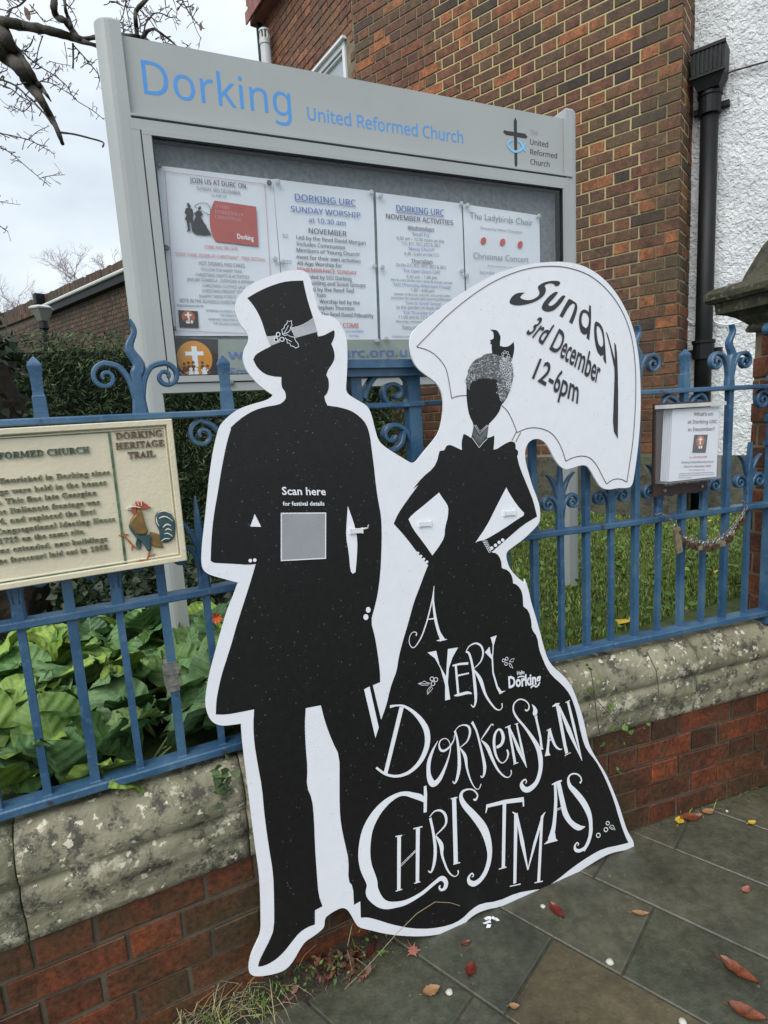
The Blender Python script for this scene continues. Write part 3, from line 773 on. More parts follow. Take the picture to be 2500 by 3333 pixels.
# broad lyre panel in the middle of the run
pc, pr_ = PIL; pl_ = 2*pc-pr_
for u, w_ in ((pl_, .042), (pc, .034), (pr_, .042)):
    barmesh(FL, u, ZB[1]-.004, vplane(AL, DL, .05).px(1240, 1168)[1]-.041, w_*.9, .032).build('panel_post', m_blue, rail)
CZ = vplane(AL, DL, .05).px(1240, 1168)[1]; print('cap z', CZ)
mb = MB(); mb.box(FL, pl_-.03, pr_+.03, CZ-.042, CZ-.022, -.03, .034); mb.box(FL, pl_-.05, pr_+.05, CZ-.022, CZ-.005, -.045, .050); mb.box(FL, pl_-.04, pr_+.04, CZ-.005, CZ, -.035, .040)
mb.build('panel_cap', m_blue, rail)
upper = [(425, 900, 90), (470, 760, 75), (560, 620, 70), (680, 545, 68), (820, 530, 68), (950, 580, 70), (1030, 680, 75), (1065, 790, 75), (1045, 900, 72), (980, 985, 66), (880, 1020, 62), (780, 985, 58), (705, 900, 56), (690, 800, 54), (740, 730, 52), (820, 710, 50), (900, 745, 46), (925, 820, 44), (890, 885, 42), (845, 880, 40), (840, 840, 36)]
lower = [(1120, 1680, 110), (1090, 1540, 80), (1030, 1400, 62), (950, 1300, 60), (840, 1258, 60), (740, 1300, 62), (705, 1390, 60), (745, 1460, 56), (820, 1460, 50), (860, 1400, 40)]
lower2 = [(960, 1340, 50), (955, 1420, 60), (920, 1520, 62), (840, 1590, 60), (740, 1600, 55)]
for tr in (upper, lower, lower2):
    s1 = stroke_on(FL, 'G', tr, 4)
    for mir in (0, 1):
        pts = [((2*pc-u_ if mir else u_), v_, w_) for u_, v_, w_ in s1]
        mb = MB(); mb.strap(FL, pts, -.012, .012); mb.build('panel_scroll', m_blue, rail)
# silver tape wound round one bar
mb = MB(); uu, vv = FL.px(*CP('S', 555, 2200)); u0 = .111
for i in range(5):
    z = vv-.035+i*.0145; q = .0145+.0022*(i % 2)
    mb.box(FL, u0-q, u0+q, z, z+.0155, -q, q)
mb.build('tape_wrap', simple('grey_tape', (.16, .16, .145), .4, .4, 60, .002), rail)

# ------------------------------------------------------------------ gate pier with moulded stone cap
pier = empty('gate_pier', tuple(FR.pt(2.22, 0, -.04)), 'brick gate pier with weathered moulded stone cap at the railing end', 'pier')
PU0, PU1, PH0, PH1 = 2.04, 2.40, .22, -.135      # h toward the street
flank = Plane(FR.pt(PU0, 0, PH1), -FR.N*-1, Vector((0, 0, 1)))   # runs from the far edge toward the street
flank = Plane(FR.pt(PU0, 0, PH1), FR.N, Vector((0, 0, 1)))
DP = PH0-PH1
brickwork(pier, flank, lay(flank, 0, DP, .66, 13, .0826, S=.24, Hd=.118, phase=.03), -.04, 0, brickmat('pier_brick', [(0, (.10, .035, .02)), (.5, (.16, .05, .025)), (1, (.20, .07, .03))], (.05, .04, .02), .7), 60, 900)
front = Plane(FR.pt(PU0, 0, PH0), FR.U, Vector((0, 0, 1)))
brickwork(pier, front, lay(front, 0, PU1-PU0, 0, 21, .0826, S=.24, Hd=.118), -.04, 0, MATS['pier_brick'], 80, 900)
mb = MB(); mb.box(FR, PU0+.006, PU1-.004, -.03, 1.745, PH1+.006, PH0-.006); mb.build('mortar', m_mortar, pier)
def capring(mb, profile):
    """square rings: (overhang, z)"""
    vs = []
    for o_, z in profile:
        for u, h in ((PU0-o_, PH1-o_), (PU0-o_, PH0+o_), (PU1+o_, PH0+o_), (PU1+o_, PH1-o_)): vs.append((u, h, z))
    n = len(profile); sub = 8; pts = []; rows = []
    for i in range(n):
        ring = []
        for k in range(4):
            a_, b_ = vs[i*4+k], vs[i*4+(k+1) % 4]
            for t in range(sub):
                q = [a_[x]+(b_[x]-a_[x])*t/sub for x in range(3)]
                p = FR.pt(q[0], q[2], q[1]); nn = mnoise.noise(p*13)*.006+mnoise.noise(p*40)*.003
                ring.append(p+Vector((nn, nn, nn*.8)))
        rows.append(ring)
    m_ = 4*sub; flat_ = [p for r in rows for p in r]
    F_ = [(i*m_+(k+1) % m_, i*m_+k, (i+1)*m_+k, (i+1)*m_+(k+1) % m_) for i in range(n-1) for k in range(m_)]
    mb.add(flat_, F_+[tuple(range((n-1)*m_, n*m_)), tuple(range(m_-1, -1, -1))])
mb = MB(); capring(mb, [(.0, 1.742), (.014, 1.744), (.018, 1.755), (.012, 1.768), (.010, 1.772), (.022, 1.782), (.040, 1.800), (.062, 1.812), (.080, 1.817), (.088, 1.819), (.091, 1.852), (.093, 1.858), (.108, 1.860), (.117, 1.872), (.118, 1.892), (.104, 1.910), (.085, 1.916)])
mb.build('cap_slab', m_capstone, pier, smooth=False)
mb = MB(); capring(mb, [(.035, 1.912), (.022, 1.955), (.004, 2.00), (-.014, 2.045), (-.026, 2.062), (-.030, 2.085), (-.048, 2.115), (-.075, 2.135), (-.13, 2.145)])
mb.build('cap_crown', m_capstone, pier, smooth=True)

# ------------------------------------------------------------------ brick building
bd = empty('brick_building', (2.14, 4.25, GZ), 'tall red brick building with yellow repointed corner behind the notice board', 'building')
Adir = Vector((-.772, .635, 0)).normalized()
C0 = Vector((2.14, 4.25, 0)); LA = 2.80
FA = Plane(C0+Adir*LA, -Adir, Vector((0, 0, 1)))      # long face, u = 0 at its left end
if FA.N.dot(CAM-C0) < 0: print('face A flipped')
A2 = Vector((-.545, .838, 0)).normalized(); L2 = 1.95
P1 = C0+Adir*LA
FB = Plane(P1+A2*L2, -A2, Vector((0, 0, 1)))           # turned face with the window
FCc = Plane(C0, Vector((.635, .772, 0)).normalized(), Vector((0, 0, 1)))   # short return
Z0b = 1.135
US = 1.936
def mort(P, u0, u1, v0, v1, h, m_, name='mortar'):
    q = MB(); q.box(P, u0, u1, v0, v1, -.25, h); return q.build(name, m_, bd)
rA = lay(FA, 0, LA, Z0b, 66, COURSE, joint=.0115)
uy = LA-US
rA = [(a_, (LA+.001 if b_ > LA-.02 else b_), c_, d_) for a_, b_, c_, d_ in rA]
brickwork(bd, FA, rA, -.02, 0, m_brick, 205, 150, .002)
rB = lay(FB, 0, L2-.006, 2.2+COURSE*.5, 50, COURSE, joint=.012, phase=.1)
WU0, WU1 = L2-.80, L2-.16
brickwork(bd, FB, rB, -.02, 0, m_brick_or, 65, 150, .002, skip=lambda u, v: WU0-.05 < u < WU1+.05 and v < 5.08)
rC = lay(FCc, 0, .355, Z0b, 60, COURSE, joint=.0115, phase=.06)
rC = [((.002 if a_ < .02 else a_), b_, c_, d_) for a_, b_, c_, d_ in rC]
brickwork(bd, FCc, rC, -.02, 0, m_brick, 30, 150, .002)
mort(FA, uy, LA-.003, Z0b-.3, 7.2, -.006, m_mortar_y, 'repointed_mortar'); mort(FA, .002, uy, Z0b-.3, 7.2, -.0065, m_mortar)
mort(FCc, .006, .357, Z0b-.3, 7.2, -.007, m_mortar_y, 'repointed_mortar')
for a_ in ((0, WU0-.01, .5, 6.15), (WU1+.01, L2-.003, .5, 6.15), (WU0-.01, WU1+.01, 5.09, 6.15)): mort(FB, a_[0], a_[1], a_[2], a_[3], -.008, m_mortar)
mb = MB(); mb.box(FA, 0, LA+.03, GZ-.05, Z0b-.02, -.3, .035); mb.box(FCc, -.03, .357, GZ-.05, Z0b-.021, -.3, .034); mb.build('cement_plinth', m_plinth, bd)
mb = MB(); mb.box(FA, .01, LA-.003, 6.9, 7.4, -2.5, -.03); mb.build('upper_wall', m_mortar, bd)
# window
wf = MB()
def bars(q, P, u0, u1, v0, v1, w_, h0, h1, mids=()):
    q.box(P, u0, u0+w_, v0, v1, h0, h1); q.box(P, u1-w_, u1, v0, v1, h0, h1)
    q.box(P, u0+w_, u1-w_, v1-w_, v1, h0, h1-.001); q.box(P, u0+w_, u1-w_, v0, v0+w_, h0, h1-.001)
    for m_ in mids: q.box(P, u0+w_, u1-w_, m_-w_/2, m_+w_/2, h0, h1-.002)
win = MB(); bars(win, FB, WU0, WU1, 4.0, 5.07, .045, -.08, .008, (4.74,)); wo = win.build('window', m_uwhite, bd)
wn2 = MB(); bars(wn2, FB, WU0+.052, WU1-.052, 4.77, 5.015, .018, -.06, -.012); wn2.build('sash', m_uwhite, wo)
wn3 = MB(); wn3.box(FB, WU0-.03, WU1+.03, 5.072, 5.095, -.06, .04); wn3.build('drip_strip', m_uwhite, wo)
pn = MB(); pn.box(FB, WU0+.05, WU1-.05, 4.05, 5.02, -.05, -.04); pn.build('pane', m_wglass, wo)
# eaves with hung tiles
ro = MB(); EV = Plane(FB.O, FB.U, Vector((0, 0, 1)))
ro.box(FB, -.05, L2-.05, 6.16, 6.26, -1.5, .13); roof = ro.build('roof', m_tile, bd)
tl = None
for r_ in range(4):
    for k in range(18):
        q = MB(); u0 = -.07+k*.13+(.065 if r_ % 2 else 0); hh = .13+.012*(3-r_)
        if u0 > L2-.2: continue
        q.box(FB, u0+.003, u0+.127, 6.14+r_*.1, 6.26+r_*.1, hh, hh+.014+R.uniform(0, .004))
        q.build('tile', m_tile, roof)
endp = Plane(FB.pt(-.065, 0, .13), FB.N*-1, Vector((0, 0, 1)))
for r_ in range(4):
    for k in range(3):
        q = MB(); q.box(endp, k*.13+.003, k*.13+.127, 6.14+r_*.1, 6.26+r_*.1, 0, .014); q.build('tile', m_tile, roof)
# flue and far downpipe
fl = MB(); b_ = FB.pt(L2-1.706, 0, .10)
fl.tube([(b_+Vector((0, 0, 2)), .058), (b_+Vector((0, 0, 5.80)), .058)], 14); fo = fl.build('flue_pipe', m_flue, smooth=True)
tag(fo, 'pale grey flue pipe with slotted cap against the orange brick face', 'flue pipe'); origin_to(fo, b_+Vector((0, 0, 2)))
fl = MB(); fl.tube([(b_+Vector((0, 0, 5.79)), .064), (b_+Vector((0, 0, 5.84)), .064)], 14)
for k in range(8):
    aa = k*math.pi/4; fl.tube([(b_+Vector((math.cos(aa)*.05, math.sin(aa)*.05, 5.84)), .011), (b_+Vector((math.cos(aa)*.05, math.sin(aa)*.05, 5.92)), .011)], 4)
fl.tube([(b_+Vector((0, 0, 5.92)), .064), (b_+Vector((0, 0, 5.94)), .064)], 14)
fl.build('flue_cap', m_gutter, fo)
fp_ = MB(); b_ = FB.pt(L2-1.90, 0, .07); fp_.tube([(b_+Vector((0, 0, GZ)), .034), (b_+Vector((0, 0, 6.12)), .034)], 10); o = fp_.build('downpipe', m_iron, smooth=True)
tag(o, 'thin black downpipe at the far left corner of the brick building', 'downpipe'); origin_to(o, b_+Vector((0, 0, GZ)))

# ------------------------------------------------------------------ white roughcast building
WO = Vector((2.366, 4.525, 0))
FW = Plane(WO, -Adir, Vector((0, 0, 1)))
wb = empty('white_building', tuple(WO+Vector((1, -.8, GZ))), 'white roughcast house wall with grey plinth right of the brick building', 'building')
mb = MB(); n1, n2 = 90, 150; vs = []
for i in range(n1+1):
    for k in range(n2+1):
        u, v = -.12+2.6*i/n1, 1.09+6.2*k/n2; p = FW.pt(u, v, 0)
        vs.append(FW.pt(u, v, .010*mnoise.noise(p*22)+.008*mnoise.noise(p*9)))
mb.add(vs, [(i*(n2+1)+k, (i+1)*(n2+1)+k, (i+1)*(n2+1)+k+1, i*(n2+1)+k+1) for i in range(n1) for k in range(n2)])
mb.build('roughcast_wall', m_white_wall, wb, smooth=True)
mb = MB(); mb.box(FW, -.12, 2.5, GZ-.05, 1.088, -.3, .03); mb.build('plinth', m_plinth, wb)
mb = MB(); mb.box(FW, -.12, 2.5, 1.0, 7.2, -.3, -.05); mb.build('wall_core', m_mortar, wb)
# rainwater pipe
def pipe_at(x, y, h): u_, v_ = FW.px(x, y); return FW.pt(u_, v_, h)
pb = pipe_at(2296, 1000, .09); pb.z = 0
# line the pipe up with the wall, 9 cm proud
uu = FW.px(2303, 800)[0]+.008
dp = empty('drainpipe', tuple(FW.pt(uu, GZ, .09)), 'black cast iron drainpipe with slotted hopper head on the white wall', 'drainpipe')
PZ = lambda z: FW.pt(uu, z, .09)
q = MB(); q.tube([(PZ(GZ), .058), (PZ(3.58), .056)], 16); q.build('pipe', m_iron, dp, smooth=True)
for zc in (1.86, 3.50):
    q = MB(); q.tube([(PZ(zc-.06), .060), (PZ(zc-.058), .070), (PZ(zc+.05), .070), (PZ(zc+.055), .078), (PZ(zc+.075), .078), (PZ(zc+.08), .06)], 16)
    q.box(FW, uu-.11, uu+.11, zc-.012, zc+.02, .0, .05); q.build('socket_collar', m_iron, dp)
q = MB()
for (z0, z1, w0, w1) in ((3.58, 3.65, .065, .098), (3.65, 3.825, .098, .104)):
    vs = []
    for z, w_ in ((z0, w0), (z1, w1)):
        for su, sh in ((-1, -1), (1, -1), (1, 1), (-1, 1)): vs.append(FW.pt(uu+su*w_, z, .12+sh*w_*.8))
    q.add(vs, [(k, (k+1) % 4, 4+(k+1) % 4, 4+k) for k in range(4)]+[(3, 2, 1, 0), (4, 5, 6, 7)])
hop = q.build('hopper_head', m_iron, dp)
q = MB()
for k in range(7): q.box(FW, uu-.084+k*.0255, uu-.072+k*.0255, 3.67, 3.805, .195, .210)
q.box(FW, uu-.106, uu+.106, 3.65, 3.665, .19, .214); q.box(FW, uu-.106, uu+.106, 3.81, 3.83, .19, .214); q.build('grille', m_iron, hop)
# loose cables on the white wall
for nm, pts in (('white cable drooping along the foot of the white wall beside the drainpipe', [(2240, 560), (2238, 900), (2236, 1020), (2252, 1052), (2275, 1048), (2318, 1030), (2330, 1050), (2370, 1058), (2432, 1045)]), ('thin dark cable crossing the white wall above the pier', [(2345, 265), (2380, 240), (2440, 222), (2500, 205), (2560, 190)])):
    q = MB(); pp = catmull([tuple(FW.px(*p_)) for p_ in pts], 5); q.tube([(FW.pt(a_, b__, .025), .006) for a_, b__ in pp], 5)
    o = q.build('cable', m_uwhite if 'white cable' in nm else m_twig); tag(o, nm, 'cable'); origin_to(o, FW.pt(pp[0][0], pp[0][1], .025))

# ------------------------------------------------------------------ notice board
sg = empty('notice_board', tuple(SG.pt(1.0, GZ, 0)), 'grey aluminium church notice board on two posts with blue lettering', 'notice board')
SL0, SR0 = .066, 1.956
PWid = SG.px(395, 135)[0]-SL0
def post(u0, u1, cap):
    """rounded extrusion: half round outer side"""
    q = MB(); n = 10; sec = []
    wd = u1-u0; r = .042
    left = u0 < 1
    for k in range(n+1):
        a = math.pi/2+math.pi*k/n
        sec.append((r+r*math.cos(a)*1.0, r*math.sin(a)))
    sec = [(0+x, y) for x, y in sec]; sec += [(wd, -r), (wd, r)]
    pts = [((u0+x) if left else (u1-x), y) for x, y in sec]
    if not left: pts = pts[::-1]
    m_ = len(pts); vs = [SG.pt(x, GZ-.05, y) for x, y in pts]+[SG.pt(x, cap-.006, y) for x, y in pts]+[SG.pt(x+(.004 if x < (u0+u1)/2 else -.004), cap, y*.9) for x, y in pts]
    q.add(vs, [(k+s_*m_, (k+1) % m_+s_*m_, m_+(k+1) % m_+s_*m_, m_+k+s_*m_) for s_ in (0, 1) for k in range(m_)]+[tuple(range(3*m_-1, 2*m_-1, -1))])
    me = q.mesh('post', m_alu)
    import bmesh
    b = bmesh.new(); b.from_mesh(me); bmesh.ops.recalc_face_normals(b, faces=b.faces); b.to_mesh(me); b.free()
    return link('post', me, sg)
post(SL0, SL0+PWid, 2.765); post(SR0-.075, SR0, 2.765)
HL, HR = SL0+PWid, SR0-.075
HT, HBm = 2.728, 2.497
q = MB(); q.box(SG, HL+.001, HR-.001, HBm, HT, -.030, .026); hd = q.build('header_panel', m_alu, sg)
q = MB(); q.box(SG, HL+.0, HR+.03, HBm-.006, HBm+.001, .026, .048); q.build('drip_edge', m_alu, sg)
q = MB(); text(q, SG, 'H', 'Dorking', (80, 467), (1391, 668), 298, .0264); q.build('lettering', m_hblue, hd)
q = MB(); text(q, SG, 'H2', 'United Reformed Church', (323, 665), (1156, 790), 68, .0264, offset=.010); q.build('lettering', m_hblue2, hd)
q = MB()
for s_, a_, b_, mi_ in (('The', (735, 490), (872, 503), 1), ('United', (735, 660), (1056, 712), 0), ('Reformed', (737, 838), (1216, 912), 0), ('Church', (740, 1015), (1080, 1062), 0)):
    q = MB(); text(q, SG, 'L', s_, a_, b_, 96, .0264); q.build('lettering', m_inkgrey if mi_ else m_ink, hd)
q = MB()
q.prism(SG, on(SG, 'L', [(440, 215), (452, 235), (462, 190), (478, 186), (484, 230), (497, 225), (502, 760), (452, 762), (445, 500)][::-1]), 0, .0265, sides=False)
q.prism(SG, on(SG, 'L', [(452, 815), (505, 815), (508, 1020), (486, 1065), (470, 1055), (458, 1020)]), 0, .0265, sides=False)
q.prism(SG, on(SG, 'L', [(250, 440), (275, 405), (320, 420), (440, 435), (560, 455), (660, 472), (660, 495), (690, 518), (665, 555), (560, 540), (440, 512), (300, 490)]), 0, .0266, sides=False)
q.build('emblem_cross', m_ink, hd)
q = MB()
q.ribbon(SG, stroke_on(SG, 'L', [(430, 590, 26), (375, 600, 30), (325, 655, 36), (360, 720, 34), (420, 775, 32), (480, 792, 32), (540, 775, 34), (590, 730, 44), (650, 640, 26)]), .0279)
q.ribbon(SG, stroke_on(SG, 'L', [(510, 590, 26), (560, 630, 34), (600, 690, 46), (648, 790, 24)]), .0280)
q.build('emblem_fish', m_lblue, hd)
# display case
CB, CT = 1.632, 2.484
cf = MB()
cf.box(SG, HL-.004, HR+.006, 2.452, CT, -.03, .046); cf.box(SG, HL-.004, HR+.006, CB, CB+.030, -.03, .046)
cf.box(SG, HL-.0035, HL+.022, CB+.030, 2.452, -.03, .0455); cf.box(SG, HR-.018, HR+.0055, CB+.030, 2.452, -.03, .0455)
cf.build('case_frame', m_alu, sg)
GL, GR, GB, GT = SG.px(487, 452)[0]+.002, SG.px(1808, 700)[0], SG.px(*CP('a', 100, 892))[1]+.004, 2.438
df = MB(); l0, l1, b0, t1 = HL+.026, HR-.022, CB+.034, 2.449
df.box(SG, l0, l1, GT, t1, .0, .052); df.box(SG, l0, l1, b0, GB, .0, .052)
df.box(SG, l0, GL, GB, GT, .0, .0515); df.box(SG, GR, l1, GB, GT, .0, .0515)
door = df.build('case_door', m_alu, sg)
gk = MB(); bars(gk, SG, GL-.0005, GR+.0005, GB-.0005, GT+.0005, .0045, -.01, .048); gk.build('gasket', m_aludark, door)
gk = MB(); gk.box(SG, HL+.0225, HR-.0185, CB+.0305, 2.4515, -.03, .044); gk.build('case_gap', m_aludark, sg)
gk = MB(); gk.box(SG, GL+.004, GR-.004, GB+.004, GT-.004, .037, .040); gk.build('glass_pane', m_glass, door)
bk = MB(); bk.box(SG, HL+.005, HR-.005, CB+.036, 2.447, -.045, .002); bk.build('back_panel', m_backing, sg)
lk = MB()
for x, y in ((1232, 742),):
    a_ = SG.px(*CP('CRx', x, y)) if 'CRx' in CR else SG.px(0+.6028*x, 800+.6028*y)
    lk.tube([(SG.pt(a_[0], a_[1], .05), .011), (SG.pt(a_[0], a_[1], .056), .011), (SG.pt(a_[0], a_[1], .057), .008)], 16)
    lk.tube([(SG.pt(a_[0], a_[1], .056), .004), (SG.pt(a_[0], a_[1], .060), .004)], 8)
lk.build('lock', m_steel, door)
# hollow the case: dark sides behind the gasket are the case_gap; the papers hang inside
for o_ in [x for x in sg.children if x.name.startswith('case_gap')]:
    bpy.data.objects.remove(o_)
gk = MB()
for a_ in ((HL+.0225, HL+.027, CB+.0305, 2.4515), (HR-.0225, HR-.0185, CB+.0305, 2.4515), (HL+.0225, HR-.0185, 2.4475, 2.4515), (HL+.0225, HR-.0185, CB+.0305, CB+.035)):
    gk.box(SG, *a_, -.03, .044)
gk.build('case_gap', m_aludark, sg)
HP = .010       # depth of the papers
def sheet(name, label, corners, group='posters pinned in the notice board', mat=m_paper, wob=.004, h=HP):
    """damp, slightly buckled sheet through four (u, v) corners TL TR BR BL"""
    q = MB(); n, m_ = 14, 18; vs = []
    for i in range(m_+1):
        for k in range(n+1):
            t, s_ = k/n, i/m_
            tl, tr, br, bl = corners
            u = (tl[0]*(1-t)+tr[0]*t)*(1-s_)+(bl[0]*(1-t)+br[0]*t)*s_
            v = (tl[1]*(1-t)+tr[1]*t)*(1-s_)+(bl[1]*(1-t)+br[1]*t)*s_
            vs.append(SG.pt(u, v, h-.003+wob*.5*mnoise.noise(Vector((u*7, v*6, 1)))))
    q.add(vs, [(i*(n+1)+k+n+1, i*(n+1)+k+n+2, i*(n+1)+k+1, i*(n+1)+k) for i in range(m_) for k in range(n)])
    root = empty(name, tuple(SG.pt((corners[0][0]+corners[2][0])/2, corners[2][1], h)), label, 'poster', group)
    q.build('sheet', mat, root, smooth=True); return root
def pins(root, pl, mat):
    for c_, x, y in pl:
        u, v = SG.px(*CP(c_, x, y)); q = MB()
        q.tube([(SG.pt(u, v, HP), .0035), (SG.pt(u, v, HP+.008), .0035), (SG.pt(u, v, HP+.009), .0085), (SG.pt(u, v, HP+.012), .0095), (SG.pt(u, v, HP+.014), .006)], 10)
        q.build('pin', mat, root, smooth=False)
HTX = HP+.0015
cor = lambda c_, l: [SG.px(*CP(c_, *p_)) for p_ in l]
c1 = cor('P1', [(27, 120), (1140, 255)]); bl = SG.px(*CP('P1', 195, 1752))
s1 = sheet('poster', 'leftmost poster with pink border, red panel and invitation for 3rd December', [c1[0], c1[1], (c1[1][0], bl[1]), bl])
q = MB()
def line(s_, a_, b_, cap, mi=0, c_='P1', ul=False):
    r_ = text(q, SG, c_, s_, a_, b_, cap, HTX, mi=mi)
    if ul and r_:
        (a0_, b0_, ch) = r_; q.ribbon(SG, [(a0_[0], a0_[1]-ch*.17, ch*.09), (b0_[0], b0_[1]-ch*.17, ch*.09)], HTX, mi)
for t_ in [('Join us at DURC on'.upper(), (345, 288), (880, 346), 46, 0), ('SUNDAY 3RD DECEMBER', (412, 358), (828, 405), 34, 0), ('AS PART OF', (552, 425), (697, 437), 24, 0),
           ('COME AND SEE OUR', (485, 918), (802, 938), 32, 1), ('\u201cLOVE CAME DOWN AT CHRISTMAS\u201d - TREE FESTIVAL', (205, 985), (1070, 1042), 32, 1), ('HOT DRINKS AND CAKES', (432, 1075), (872, 1103), 36, 0),
           ('FOLLOW THE SHEEP TRAIL', (455, 1130), (850, 1155), 28, 0), ('CHRISTMAS CRAFTS & ACTIVITIES', (403, 1182), (913, 1208), 30, 0), ('JAM JAR TOMBOLA - EVERYONE A WINNER', (318, 1228), (960, 1258), 30, 0),
           ('CHRISTMAS CLOTHES SALE', (467, 1288), (875, 1306), 30, 0), ('CHRISTMAS PRESENT STALL', (463, 1338), (880, 1352), 30, 0), ('SNAPPY TWIGS FOREST', (435, 1388), (790, 1398), 29, 0), ('VOTE IN THE SCHOOLS CHRISTMAS TREE', (248, 1430), (900, 1458), 33, 0),
           ('PERFORMANCES BY', (222, 1476), (480, 1482), 22, 0), ('DORKING NURSERY SCHOOL', (505, 1522), (870, 1538), 21, 0), ('THE DANCE PEOPLE', (635, 1568), (860, 1576), 21, 0), ('RAMPANT ROOSTERS MORRIS', (525, 1605), (890, 1618), 21, 0), ('THE VILLAGE SCHOOL CHOIR', (570, 1645), (900, 1658), 21, 0)]: line(*t_)
for seg in ([(105, 182), (1060, 305)], [(1060, 305), (1115, 1165), (1150, 1735)], [(105, 182), (160, 950), (215, 1705)], [(215, 1705), (1150, 1740)]):
    q.ribbon(SG, stroke_on(SG, 'P1', [(x, y, 5) for x, y in seg], smooth=False), HTX, 2)
q.build('print', [m_inkdark, m_inkred, m_pink], s1)
q = MB(); q.prism(SG, on(SG, 'P1', smooth_outline([(580, 462), (978, 520), (1000, 898), (590, 852), (552, 780), (535, 690), (535, 600), (553, 520)], 1)), 0, HTX, sides=False); q.build('red_panel', m_red, s1)
q = MB()
for t_ in (('A VERY', (588, 528), (728, 548), 30), ('DORKENSIAN', (585, 582), (858, 618), 34), ('CHRISTMAS', (585, 632), (830, 662), 34)): text(q, SG, 'P1', t_[0], t_[1], t_[2], t_[3], HTX+.0004, style='serif', sans=False, mi=1)
text(q, SG, 'P1', 'Dorking', (800, 825), (955, 845), 46, HTX+.0004, sans=False, offset=.02); q.build('print', [m_pw, m_pink], s1)
pins(s1, [('P1', 52, 135), ('P1', 1097, 302), ('P1', 123, 922), ('P1', 188, 1688)], m_pind)
def badge(root, pts4, disc, cr_, cross_, c_='P1', orange=m_orange2, people=True, sc_=1.0):
    q = MB(); q.prism(SG, on(SG, c_, pts4), 0, HTX, sides=False); q.build('badge_ground', m_lgdark, root)
    q = MB(); u, v = SG.px(*CP(c_, *disc)); e = abs(SG.px(*CP(c_, disc[0]+cr_, disc[1]))[0]-u)
    q.prism(SG, [(u+e*math.cos(a*math.pi/16), v+e*1.03*math.sin(a*math.pi/16)) for a in range(32)], 0, HTX+.0003, sides=False); q.build('badge_disc', orange, root)
    q = MB(); s_ = e
    q.box(SG, u-s_*.13, u+s_*.17, v-s_*.45, v+s_*.72, HTX+.0003, HTX+.0006); q.box(SG, u-s_*.50, u+s_*.52, v+s_*.20, v+s_*.42, HTX+.0003, HTX+.0005)
    for dx, k in ((-.28, 1), (.02, 1), (.48, 1.1)):
        q.prism(SG, [(u+s_*dx+s_*.10*math.cos(a*math.pi/6), v-s_*.58+s_*.10*math.sin(a*math.pi/6)) for a in range(12)], 0, HTX+.0009, sides=False)
        q.prism(SG, [(u+s_*(dx-.13*k), v-s_*.98), (u+s_*(dx+.13*k), v-s_*.98), (u+s_*(dx+.12*k), v-s_*.72), (u+s_*(dx+.04), v-s_*.67), (u+s_*(dx-.04), v-s_*.67), (u+s_*(dx-.12*k), v-s_*.72)], 0, HTX+.0008, sides=False)
    q.ribbon(SG, [(u+s_*.30, v-s_*.60, s_*.07), (u+s_*.42, v-s_*.75, s_*.09), (u+s_*.56, v-s_*.75, s_*.09), (u+s_*.70, v-s_*.60, s_*.07)], HTX+.001)
    q.build('badge_cross', m_pw, root)
    q = MB()
    for dx, dy in ((-.62, -.28), (-.38, -.22), (-.12, -.2), (.40, -.22), (.68, -.42)):
        q.prism(SG, [(u+s_*dx+s_*.09*math.cos(a*math.pi/6), v+s_*dy+s_*.09*math.sin(a*math.pi/6)) for a in range(12)], 0, HTX+.0007, sides=False)
        q.prism(SG, [(u+s_*(dx-.14), v+s_*(dy-.45)), (u+s_*(dx+.14), v+s_*(dy-.45)), (u+s_*(dx+.10), v+s_*(dy-.14)), (u+s_*(dx-.10), v+s_*(dy-.14))], 0, HTX+.00065, sides=False)
    q.build('badge_figures', simple('badge_dark_figure_'+root.name, (.14, .06, .03), .6, .1), root)  # dark brown figures printed in the badge
badge(s1, [(233, 1508), (420, 1518), (430, 1678), (248, 1672)], (330, 1575), 62, None)
c2 = cor('P2', [(25, 130), (1225, 275), (1285, 2115)])
s2 = sheet('poster', 'second poster, headed Sunday Worship with November dates', [c2[0], c2[1], c2[2], (c2[0][0]+.004, c2[2][1])])
q = MB()
for t_ in [('DORKING URC', (287, 383), (1012, 455), 74, 1, True), ('SUNDAY WORSHIP', (240, 523), (1068, 600), 68, 1), ('at 10.30 am', (452, 650), (890, 690), 58, 1), ('NOVEMBER', (452, 780), (903, 820), 62, 0), ('5\u1d57\u02b0', (140, 833), (205, 838), 44, 0),
           ('Led by the Revd David Morgan', (303, 850), (1130, 920), 46, 0), ('Includes Communion', (305, 927), (885, 975), 46, 0), ('Members of \u2018Young Church\u2019', (306, 1003), (1065, 1058), 46, 0), ('meet for their own activities', (308, 1085), (1070, 1137), 46, 0),
           ('12\u1d57\u02b0', (160, 1145), (245, 1150), 44, 0), ('All-Age Worship for', (312, 1160), (850, 1192), 46, 0), ('REMEMBRANCE SUNDAY', (315, 1235), (1025, 1278), 46, 2), ('Attended by 5\u1d57\u02b0 Dorking', (330, 1315), (960, 1350), 46, 0),
           ('Guiding and Scout Groups', (445, 1393), (1130, 1428), 46, 0), ('led by the Revd Ted', (455, 1472), (988, 1492), 46, 0), ('ham', (555, 1540), (652, 1545), 44, 0), ('Worship led by the', (580, 1617), (1060, 1635), 46, 0), ('Stephen Thornton', (540, 1690), (995, 1703), 46, 0),
           ('The Revd David Pitkeathly', (600, 1768), (1225, 1790), 46, 0), ('WELCOME', (720, 1905), (1050, 1913), 56, 2), ('are available', (895, 1962), (1105, 1966), 28, 1), ('Sunday', (935, 2015), (1055, 2018), 28, 1)]: line(*t_[:5], c_='P2', ul=len(t_) > 5)
q.build('print', [m_inkdark, m_inkblue, m_inkred], s2)
